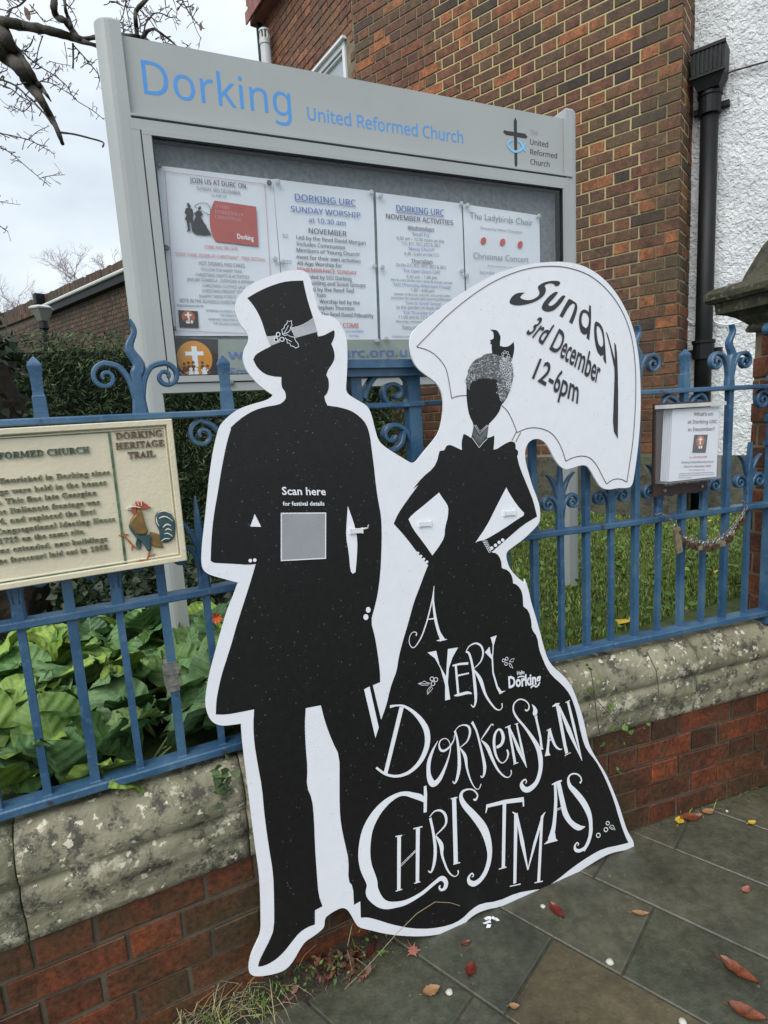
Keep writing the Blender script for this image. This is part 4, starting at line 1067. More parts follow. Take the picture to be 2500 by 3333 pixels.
pins(s2, [('P2', 72, 180), ('P2', 1190, 305), ('P2', 40, 1095), ('P2', 1222, 1180), ('P2', 130, 1130), ('P2', 1255, 2065)], m_pin)
c3 = cor('P3', [(57, 78), (828, 178)]); b3 = SG.px(*CP('P3', 103, 1452))
s3 = sheet('poster', 'third poster, headed November Activities, with many small blue and black lines', [c3[0], c3[1], (c3[1][0]+.002, b3[1]), b3])
q = MB()
for t_ in [('DORKING URC', (240, 250), (665, 292), 56, 1, True), ('NOVEMBER ACTIVITIES', (148, 315), (748, 375), 44, 0), ('Wednesdays', (340, 410), (577, 428), 32, 0, True), ('\u2018Small Fry\u2019', (380, 467), (540, 478), 28, 1), ('9.30 am \u2013 12.00 noon on the', (242, 502), (667, 535), 28, 0),
           ('1\u02e2\u1d57, 8\u1d57\u02b0, 15\u1d57\u02b0, 22\u207f\u1d48 & 29\u1d57\u02b0', (292, 550), (630, 572), 28, 0), ('\u2018Messy Church\u2019', (345, 598), (583, 610), 28, 1), ('3.30 - 6 pm on the 1\u02e2\u1d57', (310, 643), (622, 658), 28, 0), ('Thursdays', (372, 708), (564, 718), 32, 0, True),
           ('On the 2\u207f\u1d48, 9\u1d57\u02b0, 16\u1d57\u02b0, 23\u02b3\u1d48 & 30\u1d57\u02b0', (238, 742), (687, 768), 28, 0), ('\u2018The Open Doors Caf\u00e9\u2019', (297, 795), (635, 812), 28, 1), ('9.30 am \u2013 1.00 pm', (330, 848), (602, 860), 28, 0), ('Hot & cold drinks and cakes & snacks served', (193, 872), (740, 903), 21, 0),
           ('\u2018TAG\u2019 (Thursday Afternoon Group)', (205, 918), (725, 945), 28, 1), ('1.00 \u2013 4.00 pm', (370, 970), (580, 978), 28, 0), ('Games of Boccia, quizzes, arts and crafts', (218, 1000), (720, 1020), 21, 0), ('(inclusive for people with learning difficulties)', (193, 1035), (745, 1055), 21, 0),
           ('\u2018Sow to Grow\u2019 Group', (318, 1083), (640, 1093), 27, 1), ('In the garden on most mornings', (240, 1122), (730, 1135), 27, 0), ('\u2018The Thursday Gathering\u2019', (297, 1170), (690, 1180), 27, 1), ('11.00 am to 12 noon', (258, 1210), (580, 1218), 27, 0), ('Worship, refreshments', (235, 1248), (540, 1255), 21, 0),
           ('Every other', (295, 1300), (470, 1308), 28, 0, True), ('contact chris', (203, 1380), (380, 1385), 19, 0)]: line(*t_[:5], c_='P3', ul=len(t_) > 5)
q.build('print', [m_inkdark, m_inkblue], s3)
pins(s3, [('P3', 88, 118), ('P3', 812, 190), ('P3', 105, 755), ('P3', 815, 788), ('P3', 140, 1392)], m_pin)
c4 = cor('P3', [(838, 182), (1528, 285)])
s4 = sheet('poster', 'rightmost poster for a choir concert with three red ladybirds', [c4[0], c4[1], (c4[1][0]-.004, b3[1]), (c4[0][0]+.004, b3[1])])
q = MB()
for t_ in [('The Ladybirds Choir', (898, 312), (1462, 378), 56, 0), ('Directed by Helena Twentyman', (995, 410), (1368, 448), 24, 0), ('Christmas Concert', (930, 672), (1425, 708), 54, 0), ('Followed by tea and cakes', (1060, 745), (1420, 768), 15, 0), ('Saturday', (985, 805), (1120, 812), 24, 0)]: text(q, SG, 'P3', t_[0], t_[1], t_[2], t_[3], HTX, sans=False)
q.build('print', m_inkgrey, s4)
q = MB()
for x, y, rx, ry in ((1020, 515, 25, 32), (1192, 527, 24, 32), (1350, 548, 23, 31)):
    q.prism(SG, on(SG, 'P3', [(x+rx*math.cos(a*math.pi/8)+4*math.sin(a*math.pi/8), y-ry*math.sin(a*math.pi/8)) for a in range(16)]), 0, HTX, sides=False)
q.build('ladybirds', m_inkred, s4)
pins(s4, [('P3', 868, 205), ('P3', 1505, 300), ('P3', 862, 830)], m_pin)
# strip along the foot of the case
st = empty('contact_strip', tuple(SG.pt(1, 1.68, HP)), 'sage green strip with web address and orange church badge below the posters', 'sign strip')
zt_ = SG.px(*CP('P1', 612, 1788))[1]; zb_ = GB-.01
q = MB(); q.box(SG, GL-.01, GR+.01, zb_, zt_, HP-.004, HP-.001); q.build('strip_panel', m_strip, st)
q = MB(); text(q, SG, 'S', 'www.dorkingurc.org.uk', (742, 1169), (1352, 1160), 29, HTX, offset=.012); text(q, SG, 'S', 'Email', (749, 1225), (840, 1224), 27, HTX, offset=.005); q.build('lettering', m_inkblue, st)
badge(st, [(175, 1770), (612, 1790), (614, 2142), (205, 2160)], (392, 1975), 168, None, orange=m_orange)
q = MB(); warped(q, SG, 'P1', 'Live', [(222, 2098), (258, 2130), (300, 2150)], [(14, -26), (12, -28), (6, -28)], HTX+.0012, sans=True); q.build('lettering', m_pw, st)

# ------------------------------------------------------------------ the cut-out board
cb = empty('silhouette_board', tuple(BD.O), 'white cut-out board of top-hatted man and woman with parasol tied to the railing', 'cut-out board')
OUT = ([('a', p) for p in [(755, 160), (800, 166), (838, 188), (858, 240), (875, 320), (895, 400), (915, 450), (935, 470), (985, 470), (1035, 500), (1072, 555), (1092, 612), (1101, 680), (1101, 800), (1096, 900), (1090, 975), (1108, 1005), (1180, 1048), (1235, 1080), (1262, 1130), (1290, 1250), (1312, 1318), (1355, 1358), (1420, 1400), (1500, 1448), (1530, 1465), (1552, 1465)]] +
       [('d', p) for p in [(262, 1160), (300, 1110), (345, 1058), (380, 1010), (396, 950), (405, 880), (402, 820), (388, 772), (358, 732), (305, 695), (262, 660), (235, 610), (225, 560), (222, 510), (236, 465), (270, 430), (340, 375), (420, 315), (500, 258), (600, 197), (680, 152), (760, 125), (860, 99), (960, 87), (1060, 85), (1160, 105), (1250, 158), (1325, 235), (1386, 335), (1425, 430), (1450, 540), (1464, 650)]] +
       [('q', p) for p in [(972, 640), (970, 760), (962, 880), (950, 980), (936, 1080), (926, 1128), (902, 1143), (850, 1141), (800, 1152), (757, 1142), (730, 1100), (708, 1058), (682, 1020), (650, 1018), (612, 1030), (570, 1043), (540, 1030), (508, 990), (480, 930), (450, 888), (410, 873), (370, 888), (350, 925), (346, 965), (352, 1010), (366, 1060), (386, 1130), (410, 1190), (426, 1240), (430, 1295), (424, 1332), (390, 1370), (340, 1418), (282, 1460), (248, 1485), (244, 1515), (262, 1575), (300, 1620), (345, 1655)]] +
       [('e', p) for p in [(1010, 140), (1030, 200), (1042, 260), (1062, 325), (1084, 400), (1102, 470), (1118, 530), (1136, 578), (1165, 618), (1210, 655), (1252, 700), (1282, 765), (1302, 825), (1322, 885), (1337, 950), (1347, 1000), (1364, 1055), (1402, 1120), (1444, 1185), (1482, 1270), (1518, 1362), (1542, 1440), (1562, 1500), (1590, 1545), (1600, 1572), (1595, 1598)]] +
       [('g', p) for p in [(900, 772), (820, 788), (765, 812), (668, 872), (578, 932), (510, 986), (440, 1020), (330, 1037), (220, 1080), (130, 1097), (60, 1130), (5, 1190)]] +
       [('c', p) for p in [(1400, 1226), (1300, 1241), (1180, 1239), (1080, 1226), (1000, 1206), (950, 1195), (927, 1176), (905, 1132), (882, 1096), (855, 1085), (820, 1098), (770, 1130), (758, 1150), (757, 1188), (740, 1208), (698, 1240), (650, 1270), (620, 1318), (585, 1380), (550, 1420), (500, 1441), (430, 1455), (378, 1457), (350, 1440), (347, 1402), (360, 1342), (385, 1287), (414, 1228), (413, 1120), (411, 1010), (404, 900), (386, 780), (365, 620), (345, 450), (326, 300), (312, 180), (306, 92), (272, 97), (215, 104), (175, 97), (145, 77), (125, 42)]] +
       [('b', p) for p in [(140, 1640), (150, 1550), (168, 1450), (197, 1340), (227, 1230), (260, 1110), (290, 1010), (328, 920), (363, 822), (250, 792), (165, 768), (128, 738), (115, 695), (118, 590), (130, 480), (150, 300), (166, 130)]] +
       [('a', p) for p in [(172, 1540), (192, 1400), (214, 1300), (234, 1230), (252, 1198), (300, 1150), (370, 1098), (460, 1068), (545, 1045), (590, 1022), (598, 1006), (545, 973), (480, 918), (425, 850), (400, 790), (395, 745), (405, 695), (432, 650), (437, 612), (410, 570), (370, 520), (346, 450), (342, 400), (370, 330), (440, 262), (560, 208), (680, 172)]])
def uvl(P, lst): return [P.px(*CP(c_, *p_)) for c_, p_ in lst]
outl = smooth_outline(uvl(BD, OUT), 2, 60)
q = MB(); q.prism(BD, outl, -.006, 0); q.build('board', m_white, cb)
BLK = ([('a', p) for p in [(425, 352), (520, 297), (620, 257), (700, 238), (802, 235), (815, 300), (835, 380), (868, 482), (885, 540), (902, 612), (940, 606), (980, 585), (1008, 570), (1015, 582), (1012, 620), (992, 662), (1010, 705), (1016, 755), (1000, 795), (972, 832), (958, 872), (975, 905), (976, 960), (962, 1000), (945, 1015), (950, 1045), (966, 1078), (1050, 1090), (1120, 1110), (1182, 1150), (1228, 1202), (1252, 1275), (1268, 1400), (1286, 1540)]] +
       [('b', p) for p in [(1281, 50), (1292, 160), (1310, 280), (1328, 370), (1333, 480), (1330, 620), (1322, 770), (1305, 900), (1285, 985), (1258, 1083), (1285, 1180), (1305, 1300), (1320, 1420), (1322, 1493)]] +
       [('h', p) for p in [(210, 1262), (300, 1637), (360, 1470), (395, 1310), (430, 1205), (468, 1110), (490, 960), (530, 800), (570, 670), (612, 520), (655, 360), (720, 195)]] +
       [('n', p) for p in [(733, 705), (760, 640), (690, 560), (600, 440), (512, 342), (540, 275), (600, 185), (690, 62)]] +
       [('d', p) for p in [(240, 1312), (290, 1250), (350, 1200), (370, 1160), (377, 1130), (383, 1108), (408, 1104), (420, 1080), (440, 1074), (466, 1086), (500, 1102)]] +
       [('m', p) for p in [(237, 1830), (230, 1725), (258, 1608), (280, 1605), (372, 1662), (392, 1560), (408, 1468), (342, 1340), (312, 1180), (300, 1040), (303, 910), (290, 860), (294, 800), (322, 750), (325, 675), (380, 590), (432, 530), (510, 503), (570, 452), (672, 440), (663, 370), (665, 318), (640, 300), (655, 282), (637, 252), (662, 248), (690, 230), (695, 190), (685, 135), (642, 100), (700, 103), (742, 112), (775, 160), (795, 210), (782, 290), (785, 335), (850, 353), (910, 340), (955, 305), (978, 275), (992, 340), (985, 430), (960, 530), (940, 570), (965, 620), (970, 690), (980, 770), (955, 880), (925, 975), (890, 1070), (845, 1140), (803, 1188), (780, 1270), (730, 1345), (672, 1410), (620, 1462), (612, 1560), (598, 1662), (642, 1652), (703, 1625), (700, 1740), (690, 1828), (740, 1820), (800, 1780), (862, 1740), (930, 1710), (985, 1715), (1010, 1750), (1010, 1818), (1045, 1848), (1045, 1895), (1030, 1920), (1045, 1990), (1062, 2060), (1115, 2200)]] +
       [('d', p) for p in [(862, 1310), (890, 1380), (909, 1462)]] +
       [('n', p) for p in [(1440, 352), (1340, 440), (1215, 547), (1255, 555), (1284, 600), (1290, 660), (1340, 680), (1365, 720), (1372, 774)]] +
       [('e', p) for p in [(940, 162), (970, 172), (996, 212), (1001, 288), (1030, 312), (1045, 370), (1046, 412), (1076, 452), (1086, 520), (1102, 562), (1122, 612), (1152, 660), (1212, 712), (1252, 762), (1272, 812), (1290, 872), (1305, 942), (1322, 1012), (1342, 1062), (1392, 1122), (1430, 1190), (1462, 1262), (1492, 1342), (1520, 1440), (1540, 1500), (1560, 1548)]] +
       [('g', p) for p in [(906, 734), (862, 746), (770, 765), (700, 802), (600, 870), (520, 936), (450, 982), (380, 991), (300, 1006), (200, 1050), (110, 1062), (60, 1092), (2, 1150)]] +
       [('c', p) for p in [(1430, 1181), (1330, 1199), (1230, 1198), (1120, 1176), (1040, 1150), (990, 1137), (953, 1139), (950, 1050), (916, 1070), (911, 970), (885, 940), (888, 830), (870, 750), (846, 640), (838, 540), (838, 400), (838, 265), (800, 190), (762, 90), (737, -8), (655, 8), (650, 100), (655, 220), (665, 330), (660, 430), (690, 500), (700, 600), (705, 750), (715, 900), (725, 1020), (746, 1077), (705, 1100), (705, 1176), (665, 1190), (620, 1220), (580, 1270), (540, 1322), (500, 1360), (462, 1385), (430, 1399), (398, 1404), (405, 1370), (430, 1320), (460, 1262), (485, 1200), (485, 1050), (480, 900), (460, 780), (445, 680), (430, 560), (420, 440), (396, 310), (378, 200), (372, 100), (377, 14), (300, 30), (225, 43), (170, 42)]] +
       [('b', p) for p in [(216, 1620), (228, 1550), (250, 1450), (285, 1340), (320, 1230), (350, 1120), (385, 1010), (420, 900), (455, 790), (482, 696), (430, 702), (350, 696), (250, 691), (196, 688), (178, 674), (180, 580), (190, 440), (205, 330), (225, 220), (245, 90)]] +
       [('a', p) for p in [(262, 1450), (282, 1350), (302, 1275), (315, 1237), (311, 1229), (352, 1190), (402, 1150), (472, 1110), (550, 1086), (640, 1072), (672, 1050), (688, 1025), (680, 982), (660, 960), (655, 930), (655, 885), (600, 882), (540, 865), (490, 820), (465, 768), (480, 735), (530, 705), (585, 678), (568, 640), (556, 612), (545, 580), (520, 500), (480, 420)]])
bo = smooth_outline(uvl(BD, BLK), 1, 45)
q = MB(); q.prism(BD, bo, 0, .0004, sides=False); q.build('black_figures', m_black, cb)
# the same pair, tiny, printed on the first poster
q = MB(); us = [p[0] for p in bo]; vs_ = [p[1] for p in bo]; u0, u1, v0, v1 = min(us), max(us), min(vs_), max(vs_)
A_, B_ = SG.px(*CP('P1', 312, 782)), SG.px(*CP('P1', 522, 502))
q.prism(SG, [(A_[0]+(p[0]-u0)/(u1-u0)*(B_[0]-A_[0]), A_[1]+(p[1]-v0)/(v1-v0)*(B_[1]-A_[1])) for p in uvl(BD, BLK)], 0, HTX, sides=False)
um = uvl(BD, [o_ for o_ in OUT if o_[0] in ('d', 'q')][6:54]); 
q.ribbon(SG, [(A_[0]+(p[0]-u0)/(u1-u0)*(B_[0]-A_[0]), A_[1]+(p[1]-v0)/(v1-v0)*(B_[1]-A_[1]), .0018) for p in um], HTX)
q.build('couple_print', m_ink, s1)
HW = [.0008]
def hnext():
    HW[0] += .000005
    if HW[0] > .0018: HW[0] = .0010
    return HW[0]
wh = MB()
def poly(mb, c_, pts, holes=(), it=1, lim=50): mb.prism(BD, smooth_outline(on(BD, c_, pts), it, lim) if it else on(BD, c_, pts), 0, hnext(), holes=[smooth_outline(on(BD, c_, h_), it, lim) for h_ in holes], sides=False)
def st_(mb, c_, pts, smooth=True, mi=None): mb.ribbon(BD, stroke_on(BD, c_, pts, 5, smooth), hnext(), mi)
def dot(mb, c_, x, y, rx, ry=None, mi=None): mb.prism(BD, on(BD, c_, [(x+rx*math.cos(a*math.pi/10), y+(ry or rx)*math.sin(a*math.pi/10)) for a in range(20)]), 0, hnext(), sides=False, mi=mi)
def ring(mb, c_, x, y, r, w_, mi=None): mb.ribbon(BD, stroke_on(BD, c_, [(x+r*math.cos(a*math.pi/9), y+r*1.08*math.sin(a*math.pi/9), w_) for a in range(19)], smooth=False), hnext(), mi)
poly(wh, 'b', [(475, 358), (445, 443), (518, 445)], it=0); wh.build('elbow_gap', m_pw, cb); wh = MB()
for x, y in ((445, 673), (475, 670)): dot(wh, 'b', x, y, 12); wh.build('cuff_button', m_pw, cb); wh = MB()
dot(wh, 'b', 1241, 1005, 16, 20); wh.build('cuff_button', m_pw, cb); wh = MB(); dot(wh, 'b', 1225, 1054, 17, 20); wh.build('cuff_button', m_pw, cb); wh = MB()
poly(wh, 'b', [(1103, 305), (1130, 380), (1150, 440), (1168, 530), (1165, 640), (1155, 750), (1137, 762), (1120, 742), (1110, 620), (1090, 510), (1096, 400)]); wh.build('arm_gap', m_pw, cb); wh = MB()
poly(wh, 'n', [(838, 117), (855, 145), (882, 182), (905, 220), (902, 290), (880, 370), (877, 440), (835, 510), (790, 570), (720, 470), (650, 380), (618, 310), (640, 280), (740, 200)]); wh.build('arm_gap', m_pw, cb); wh = MB()
poly(wh, 'n', [(1322, 80), (1342, 122), (1400, 210), (1450, 265), (1447, 282), (1380, 325), (1300, 380), (1200, 440), (1160, 460), (1120, 466), (1098, 479), (1180, 360), (1240, 240), (1290, 140)]); wh.build('arm_gap', m_pw, cb); wh = MB()
for x, y in ((686, 553), (707, 575), (728, 596), (750, 616)): dot(wh, 'n', x, y, 10); wh.build('cuff_button', m_pw, cb); wh = MB()
for x, y in ((1217, 517), (1244, 497), (1270, 476), (1296, 459)): dot(wh, 'n', x, y, 12); wh.build('cuff_button', m_pw, cb); wh = MB()
wh.prism(BD, [BD.px(*CP('h', 115, 1305)), BD.px(*CP('h', 175, 1275)), BD.px(*CP('i', 108, 390)), BD.px(*CP('i', 72, 502))], 0, hnext(), sides=False)
wh.build('cane_stripe', m_pw, cb); wh = MB()
# slogan: A VERY DORKENSIAN CHRISTMAS
for s_ in ([(870, 188, 4), (852, 330, 12), (802, 540, 15), (750, 700, 15), (700, 800, 13), (650, 855, 9), (612, 828, 8), (602, 770, 8), (620, 710, 7), (655, 685, 8), (682, 698, 9), (676, 728, 13)], [(871, 188, 5), (862, 350, 20), (885, 540, 30), (920, 680, 32), (952, 750, 46), (960, 778, 66)], [(900, 779, 8), (955, 772, 18), (1010, 765, 6)], [(800, 550, 11), (870, 541, 14)],
           [(1070, 1050, 16), (1150, 1032, 22), (1240, 1025, 24)], [(1105, 1050, 24), (1132, 1360, 24)], [(1125, 1157, 18), (1248, 1130, 14)], [(1088, 1372, 8), (1130, 1366, 26), (1230, 1342, 28), (1278, 1352, 10)],
           [(1215, 900, 18), (1252, 925, 22), (1290, 1080, 26), (1315, 1300, 34), (1320, 1430, 26), (1298, 1495, 14), (1270, 1470, 8)], [(1215, 900, 8), (1250, 840, 12), (1320, 808, 16), (1380, 840, 20), (1400, 920, 20), (1370, 1010, 14), (1300, 1080, 8)], [(1300, 1090, 10), (1370, 1200, 38), (1430, 1370, 24), (1520, 1500, 16), (1575, 1528, 10), (1605, 1500, 10), (1603, 1455, 12)]): st_(wh, 'h', s_)
poly(wh, 'h', [(800, 908), (893, 888), (930, 1040), (1000, 1165), (1010, 1000), (1020, 870), (1130, 853), (1070, 960), (1030, 1080), (1020, 1230), (1045, 1412), (990, 1425), (990, 1260), (940, 1080), (880, 970)], it=0)
poly(wh, 'h', [(1480, 745), (1547, 722), (1515, 830), (1507, 960), (1515, 1120), (1560, 1270), (1600, 1325), (1645, 1320), (1580, 1358), (1545, 1290), (1500, 1130), (1492, 980), (1420, 905), (1470, 845), (1480, 910), (1499, 940), (1503, 820)], it=0)
for x, y in ((848, 1192), (890, 1200), (860, 1243)): ring(wh, 'h', x, y, 20, 7)
for x, y in ((1622, 993), (1655, 975), (1647, 1030)): ring(wh, 'h', x, y, 15, 6)
for s_ in ([(700, 1243, 5), (740, 1230, 5), (765, 1215, 5), (785, 1228, 5), (832, 1240, 6), (800, 1262, 5), (775, 1258, 5), (745, 1262, 5), (700, 1243, 5)], [(715, 1243, 4), (815, 1243, 4)], [(800, 1360, 5), (797, 1315, 5), (815, 1290, 5), (835, 1265, 6), (855, 1298, 5), (835, 1320, 5), (800, 1360, 5)], [(808, 1340, 4), (835, 1280, 4)]): st_(wh, 'h', s_, False)
wh.build('slogan_top', m_pw, cb); wh = MB()
for s_ in ([(355, 170, 48), (180, 888, 44)],): st_(wh, 'i', s_, False)
for s_ in ([(228, 165, 30), (300, 152, 18), (380, 160, 24), (480, 222, 34), (570, 320, 50), (625, 430, 60), (632, 560, 58), (592, 690, 54), (520, 800, 46), (420, 880, 36), (300, 915, 28), (180, 892, 24), (80, 822, 22)],
           [(745, 535, 6), (690, 640, 26), (650, 760, 42), (645, 880, 44), (665, 960, 60), (700, 998, 62), (760, 950, 50), (820, 830, 30), (865, 700, 16), (882, 600, 10), (860, 530, 8), (820, 508, 8), (775, 530, 12), (758, 580, 16), (775, 630, 22), (815, 640, 24), (870, 600, 20), (915, 530, 12), (925, 465, 9)],
           [(928, 425, 22), (955, 520, 22), (975, 700, 34), (975, 830, 38), (950, 950, 28), (925, 992, 14), (905, 968, 8)], [(930, 428, 9), (970, 380, 10), (1030, 362, 14), (1080, 385, 22), (1092, 450, 24), (1060, 540, 16), (985, 605, 8)], [(985, 612, 10), (1040, 700, 34), (1060, 830, 22), (1100, 960, 14), (1150, 1045, 8), (1190, 1050, 8), (1212, 998, 12)],
           [(1118, 335, 26), (1135, 370, 24), (1170, 450, 20), (1220, 650, 24), (1250, 800, 34), (1245, 890, 26), (1225, 928, 14), (1205, 910, 9)], [(1103, 352, 8), (1125, 322, 10)], [(1345, 368, 12), (1325, 355, 9), (1280, 420, 20), (1210, 522, 8)], [(1215, 527, 8), (1280, 600, 36), (1330, 720, 30), (1390, 840, 20), (1460, 915, 14), (1510, 925, 9), (1538, 890, 10), (1535, 850, 12)],
           [(1378, 605, 28), (1430, 572, 34), (1452, 500, 36), (1430, 425, 26), (1395, 413, 20), (1360, 470, 28), (1352, 570, 30), (1370, 680, 24), (1410, 755, 14), (1450, 770, 10), (1490, 730, 14), (1505, 670, 20), (1490, 628, 14)]): st_(wh, 'i', s_)
for s_ in ([(185, 888, 24), (255, 1290, 28)], [(145, 900, 8), (205, 876, 16)], [(236, 1300, 8), (290, 1277, 9)], [(190, 885, 12), (290, 1130, 36), (382, 1335, 4)], [(272, 858, 16), (330, 1130, 26), (380, 1332, 6)], [(250, 862, 8), (290, 850, 9)],
           [(480, 775, 24), (530, 1000, 24), (545, 1135, 28)], [(465, 779, 8), (500, 770, 8)], [(520, 1140, 9), (562, 1130, 9)], [(598, 931, 9), (645, 907, 9)], [(620, 1046, 12), (650, 1026, 12)], [(578, 1204, 9), (640, 1194, 9)],
           [(660, 668, 8), (700, 647, 30), (740, 634, 9)], [(717, 655, 36), (800, 1100, 34), (820, 1180, 34)], [(795, 1204, 8), (860, 1170, 8)], [(735, 665, 18), (840, 920, 46), (985, 1258, 4)], [(830, 612, 24), (900, 900, 30), (982, 1250, 8)], [(805, 625, 8), (853, 600, 9)]): st_(wh, 'j', s_, False)
for s_ in ([(362, 700, 10), (380, 712, 16), (405, 690, 16), (400, 640, 12), (360, 600, 12), (300, 590, 13), (245, 635, 15), (236, 710, 18), (275, 790, 22), (350, 880, 22), (430, 990, 32), (500, 1110, 46), (530, 1230, 52), (530, 1360, 46), (490, 1490, 50), (420, 1562, 58), (362, 1572, 50), (326, 1530, 42), (330, 1490, 24), (365, 1463, 14), (380, 1490, 10), (364, 1507, 8)],
           [(625, 925, 20), (617, 1060, 26), (608, 1150, 34), (606, 1200, 56)], [(635, 912, 16), (650, 990, 28), (690, 1090, 24), (735, 1132, 16), (768, 1132, 8)],
           [(690, 1500, 26), (698, 1700, 36), (680, 1950, 44), (645, 2110, 70)], [(725, 1492, 46), (770, 1700, 52), (802, 1830, 56), (862, 1930, 46), (950, 1990, 50), (1018, 1978, 8)], [(655, 1520, 10), (710, 1496, 22), (765, 1475, 14)],
           [(960, 1502, 22), (978, 1480, 14), (970, 1440, 12), (930, 1405, 14), (870, 1405, 16), (835, 1450, 24), (850, 1530, 38), (910, 1600, 52), (990, 1700, 58), (1050, 1810, 54), (1078, 1920, 42), (1076, 2050, 38), (1050, 2150, 40), (1000, 2240, 36)]): st_(wh, 'j', s_)
poly(wh, 'j', [(437, 640), (480, 672), (502, 720), (488, 765), (455, 766), (445, 740), (456, 700)])
poly(wh, 'j', [(568, 2172), (610, 2130), (640, 2050), (692, 2050), (700, 2110), (722, 2130)], it=0)
for s_ in ([(705, 1788, 6), (778, 1760, 6)], [(705, 1803, 5), (778, 1775, 5)]): st_(wh, 'j', s_, False)
for s_ in ([(884, 255, 18), (885, 310, 17), (868, 370, 18), (845, 402, 19), (815, 418, 18), (792, 412, 16), (788, 390, 12), (800, 370, 7), (811, 378, 5), (804, 388, 5)],): st_(wh, 'z', s_)
ring(wh, 'j', 1162, 2072, 21, 9); ring(wh, 'j', 1245, 2010, 20, 9); ring(wh, 'j', 1265, 1940, 18, 8)
for s_ in ([(1280, 1985, 5), (1300, 1960, 5), (1325, 1965, 5), (1348, 2015, 6), (1310, 2008, 5), (1280, 1985, 5)], [(1290, 1975, 4), (1335, 2005, 4)], [(190, 180, 5), (215, 150, 5), (245, 140, 5), (232, 180, 5), (190, 180, 5)], [(185, 195, 5), (205, 200, 5), (232, 252, 5), (200, 235, 5), (185, 195, 5)]): st_(wh, 'j', s_, False)
wh.build('slogan_middle', m_pw, cb); wh = MB()
for s_ in ([(645, 297, 24), (648, 380, 30), (645, 535, 28)], ): st_(wh, 'k', s_, False)
cc = stroke_on(BD, 'k', [(640, 430, 30), (600, 400, 50), (540, 382, 46), (470, 366, 38), (400, 378, 38), (300, 440, 60), (200, 550, 82), (125, 700, 98), (98, 880, 106), (112, 1020, 102), (165, 1160, 92)], smooth=False)+stroke_on(BD, 'c', [(1014, 1000, 66), (1050, 1050, 50), (1090, 1070, 40), (1140, 1068, 32), (1200, 1053, 26), (1280, 1008, 20), (1350, 950, 20), (1388, 925, 24), (1411, 945, 22), (1407, 975, 22), (1388, 988, 12), (1375, 976, 9), (1381, 963, 8)], smooth=False)
wh.ribbon(BD, catmull(cc, 5), hnext())
for s_ in ([(411, 748, 34), (408, 1240, 30)], [(378, 752, 10), (438, 742, 11)], [(380, 1243, 9), (438, 1226, 9)], [(580, 672, 36), (575, 1166, 30)], [(540, 682, 11), (620, 663, 11)], [(546, 1173, 9), (602, 1158, 9)], [(428, 1018, 5), (560, 886, 6)], [(428, 1002, 4), (560, 872, 6)],
           [(905, 400, 38), (921, 995, 38)], [(875, 412, 10), (935, 400, 10)], [(897, 1002, 9), (960, 985, 9)], [(1195, 480, 28), (1360, 440, 34), (1530, 418, 38)], [(1206, 465, 24), (1190, 542, 6)], [(1526, 420, 18), (1530, 482, 12)], [(1358, 455, 32), (1348, 1030, 30)], [(1308, 1045, 9), (1375, 1026, 11)]): st_(wh, 'k', s_, False)
for s_ in ([(690, 585, 22), (715, 700, 22), (735, 850, 28), (728, 980, 28), (700, 1070, 16), (672, 1060, 8)], [(685, 577, 9), (730, 525, 12), (790, 520, 18), (830, 570, 22), (825, 650, 18), (740, 740, 8)], [(740, 745, 10), (790, 830, 36), (800, 930, 20), (850, 1060, 14), (905, 1110, 8), (940, 1090, 8), (940, 1055, 13)],
           [(1078, 415, 10), (1098, 422, 18), (1114, 395, 14), (1112, 370, 12), (1080, 335, 12), (1030, 327, 14), (980, 350, 24), (967, 400, 34), (1000, 470, 46), (1090, 570, 58), (1170, 680, 66), (1212, 800, 56), (1225, 920, 42), (1200, 1040, 42), (1150, 1130, 42), (1090, 1175, 46), (1045, 1162, 36), (1035, 1120, 22), (1065, 1083, 12), (1080, 1105, 9), (1064, 1116, 7)]): st_(wh, 'k', s_)
for s_ in ([(437, 195, 22), (430, 612, 18)], [(400, 630, 5), (465, 616, 6)], [(415, 187, 4), (440, 202, 12)], [(441, 200, 12), (475, 370, 22), (508, 532, 6)], [(508, 532, 6), (550, 370, 18), (598, 205, 14)], [(592, 215, 16), (572, 602, 18)], [(612, 187, 4), (590, 218, 16)], [(547, 609, 5), (597, 599, 6)]): st_(wh, 'z', s_, False)
wh.build('slogan_bottom', m_pw, cb); wh = MB()
text(wh, BD, 'j', 'Dorking', (182, 462), (535, 415), 120, .0022, sans=False, offset=.035); text(wh, BD, 'j', 'Hello', (275, 322), (355, 308), 38, .0022, sans=False, offset=.03)
st_(wh, 'j', [(280, 352, 10), (320, 338, 14), (375, 348, 10)]); st_(wh, 'j', [(425, 462, 20), (455, 440, 12), (490, 450, 16), (525, 400, 14)])
text(wh, BD, 'b', 'Scan here', (660, 228), (955, 231), 52, .0020, sans=False, offset=.018); text(wh, BD, 'b', 'for festival details', (665, 302), (945, 301), 28, .0020, sans=False, offset=.02)
wh.build('small_lettering', m_pw, cb); wh = MB()
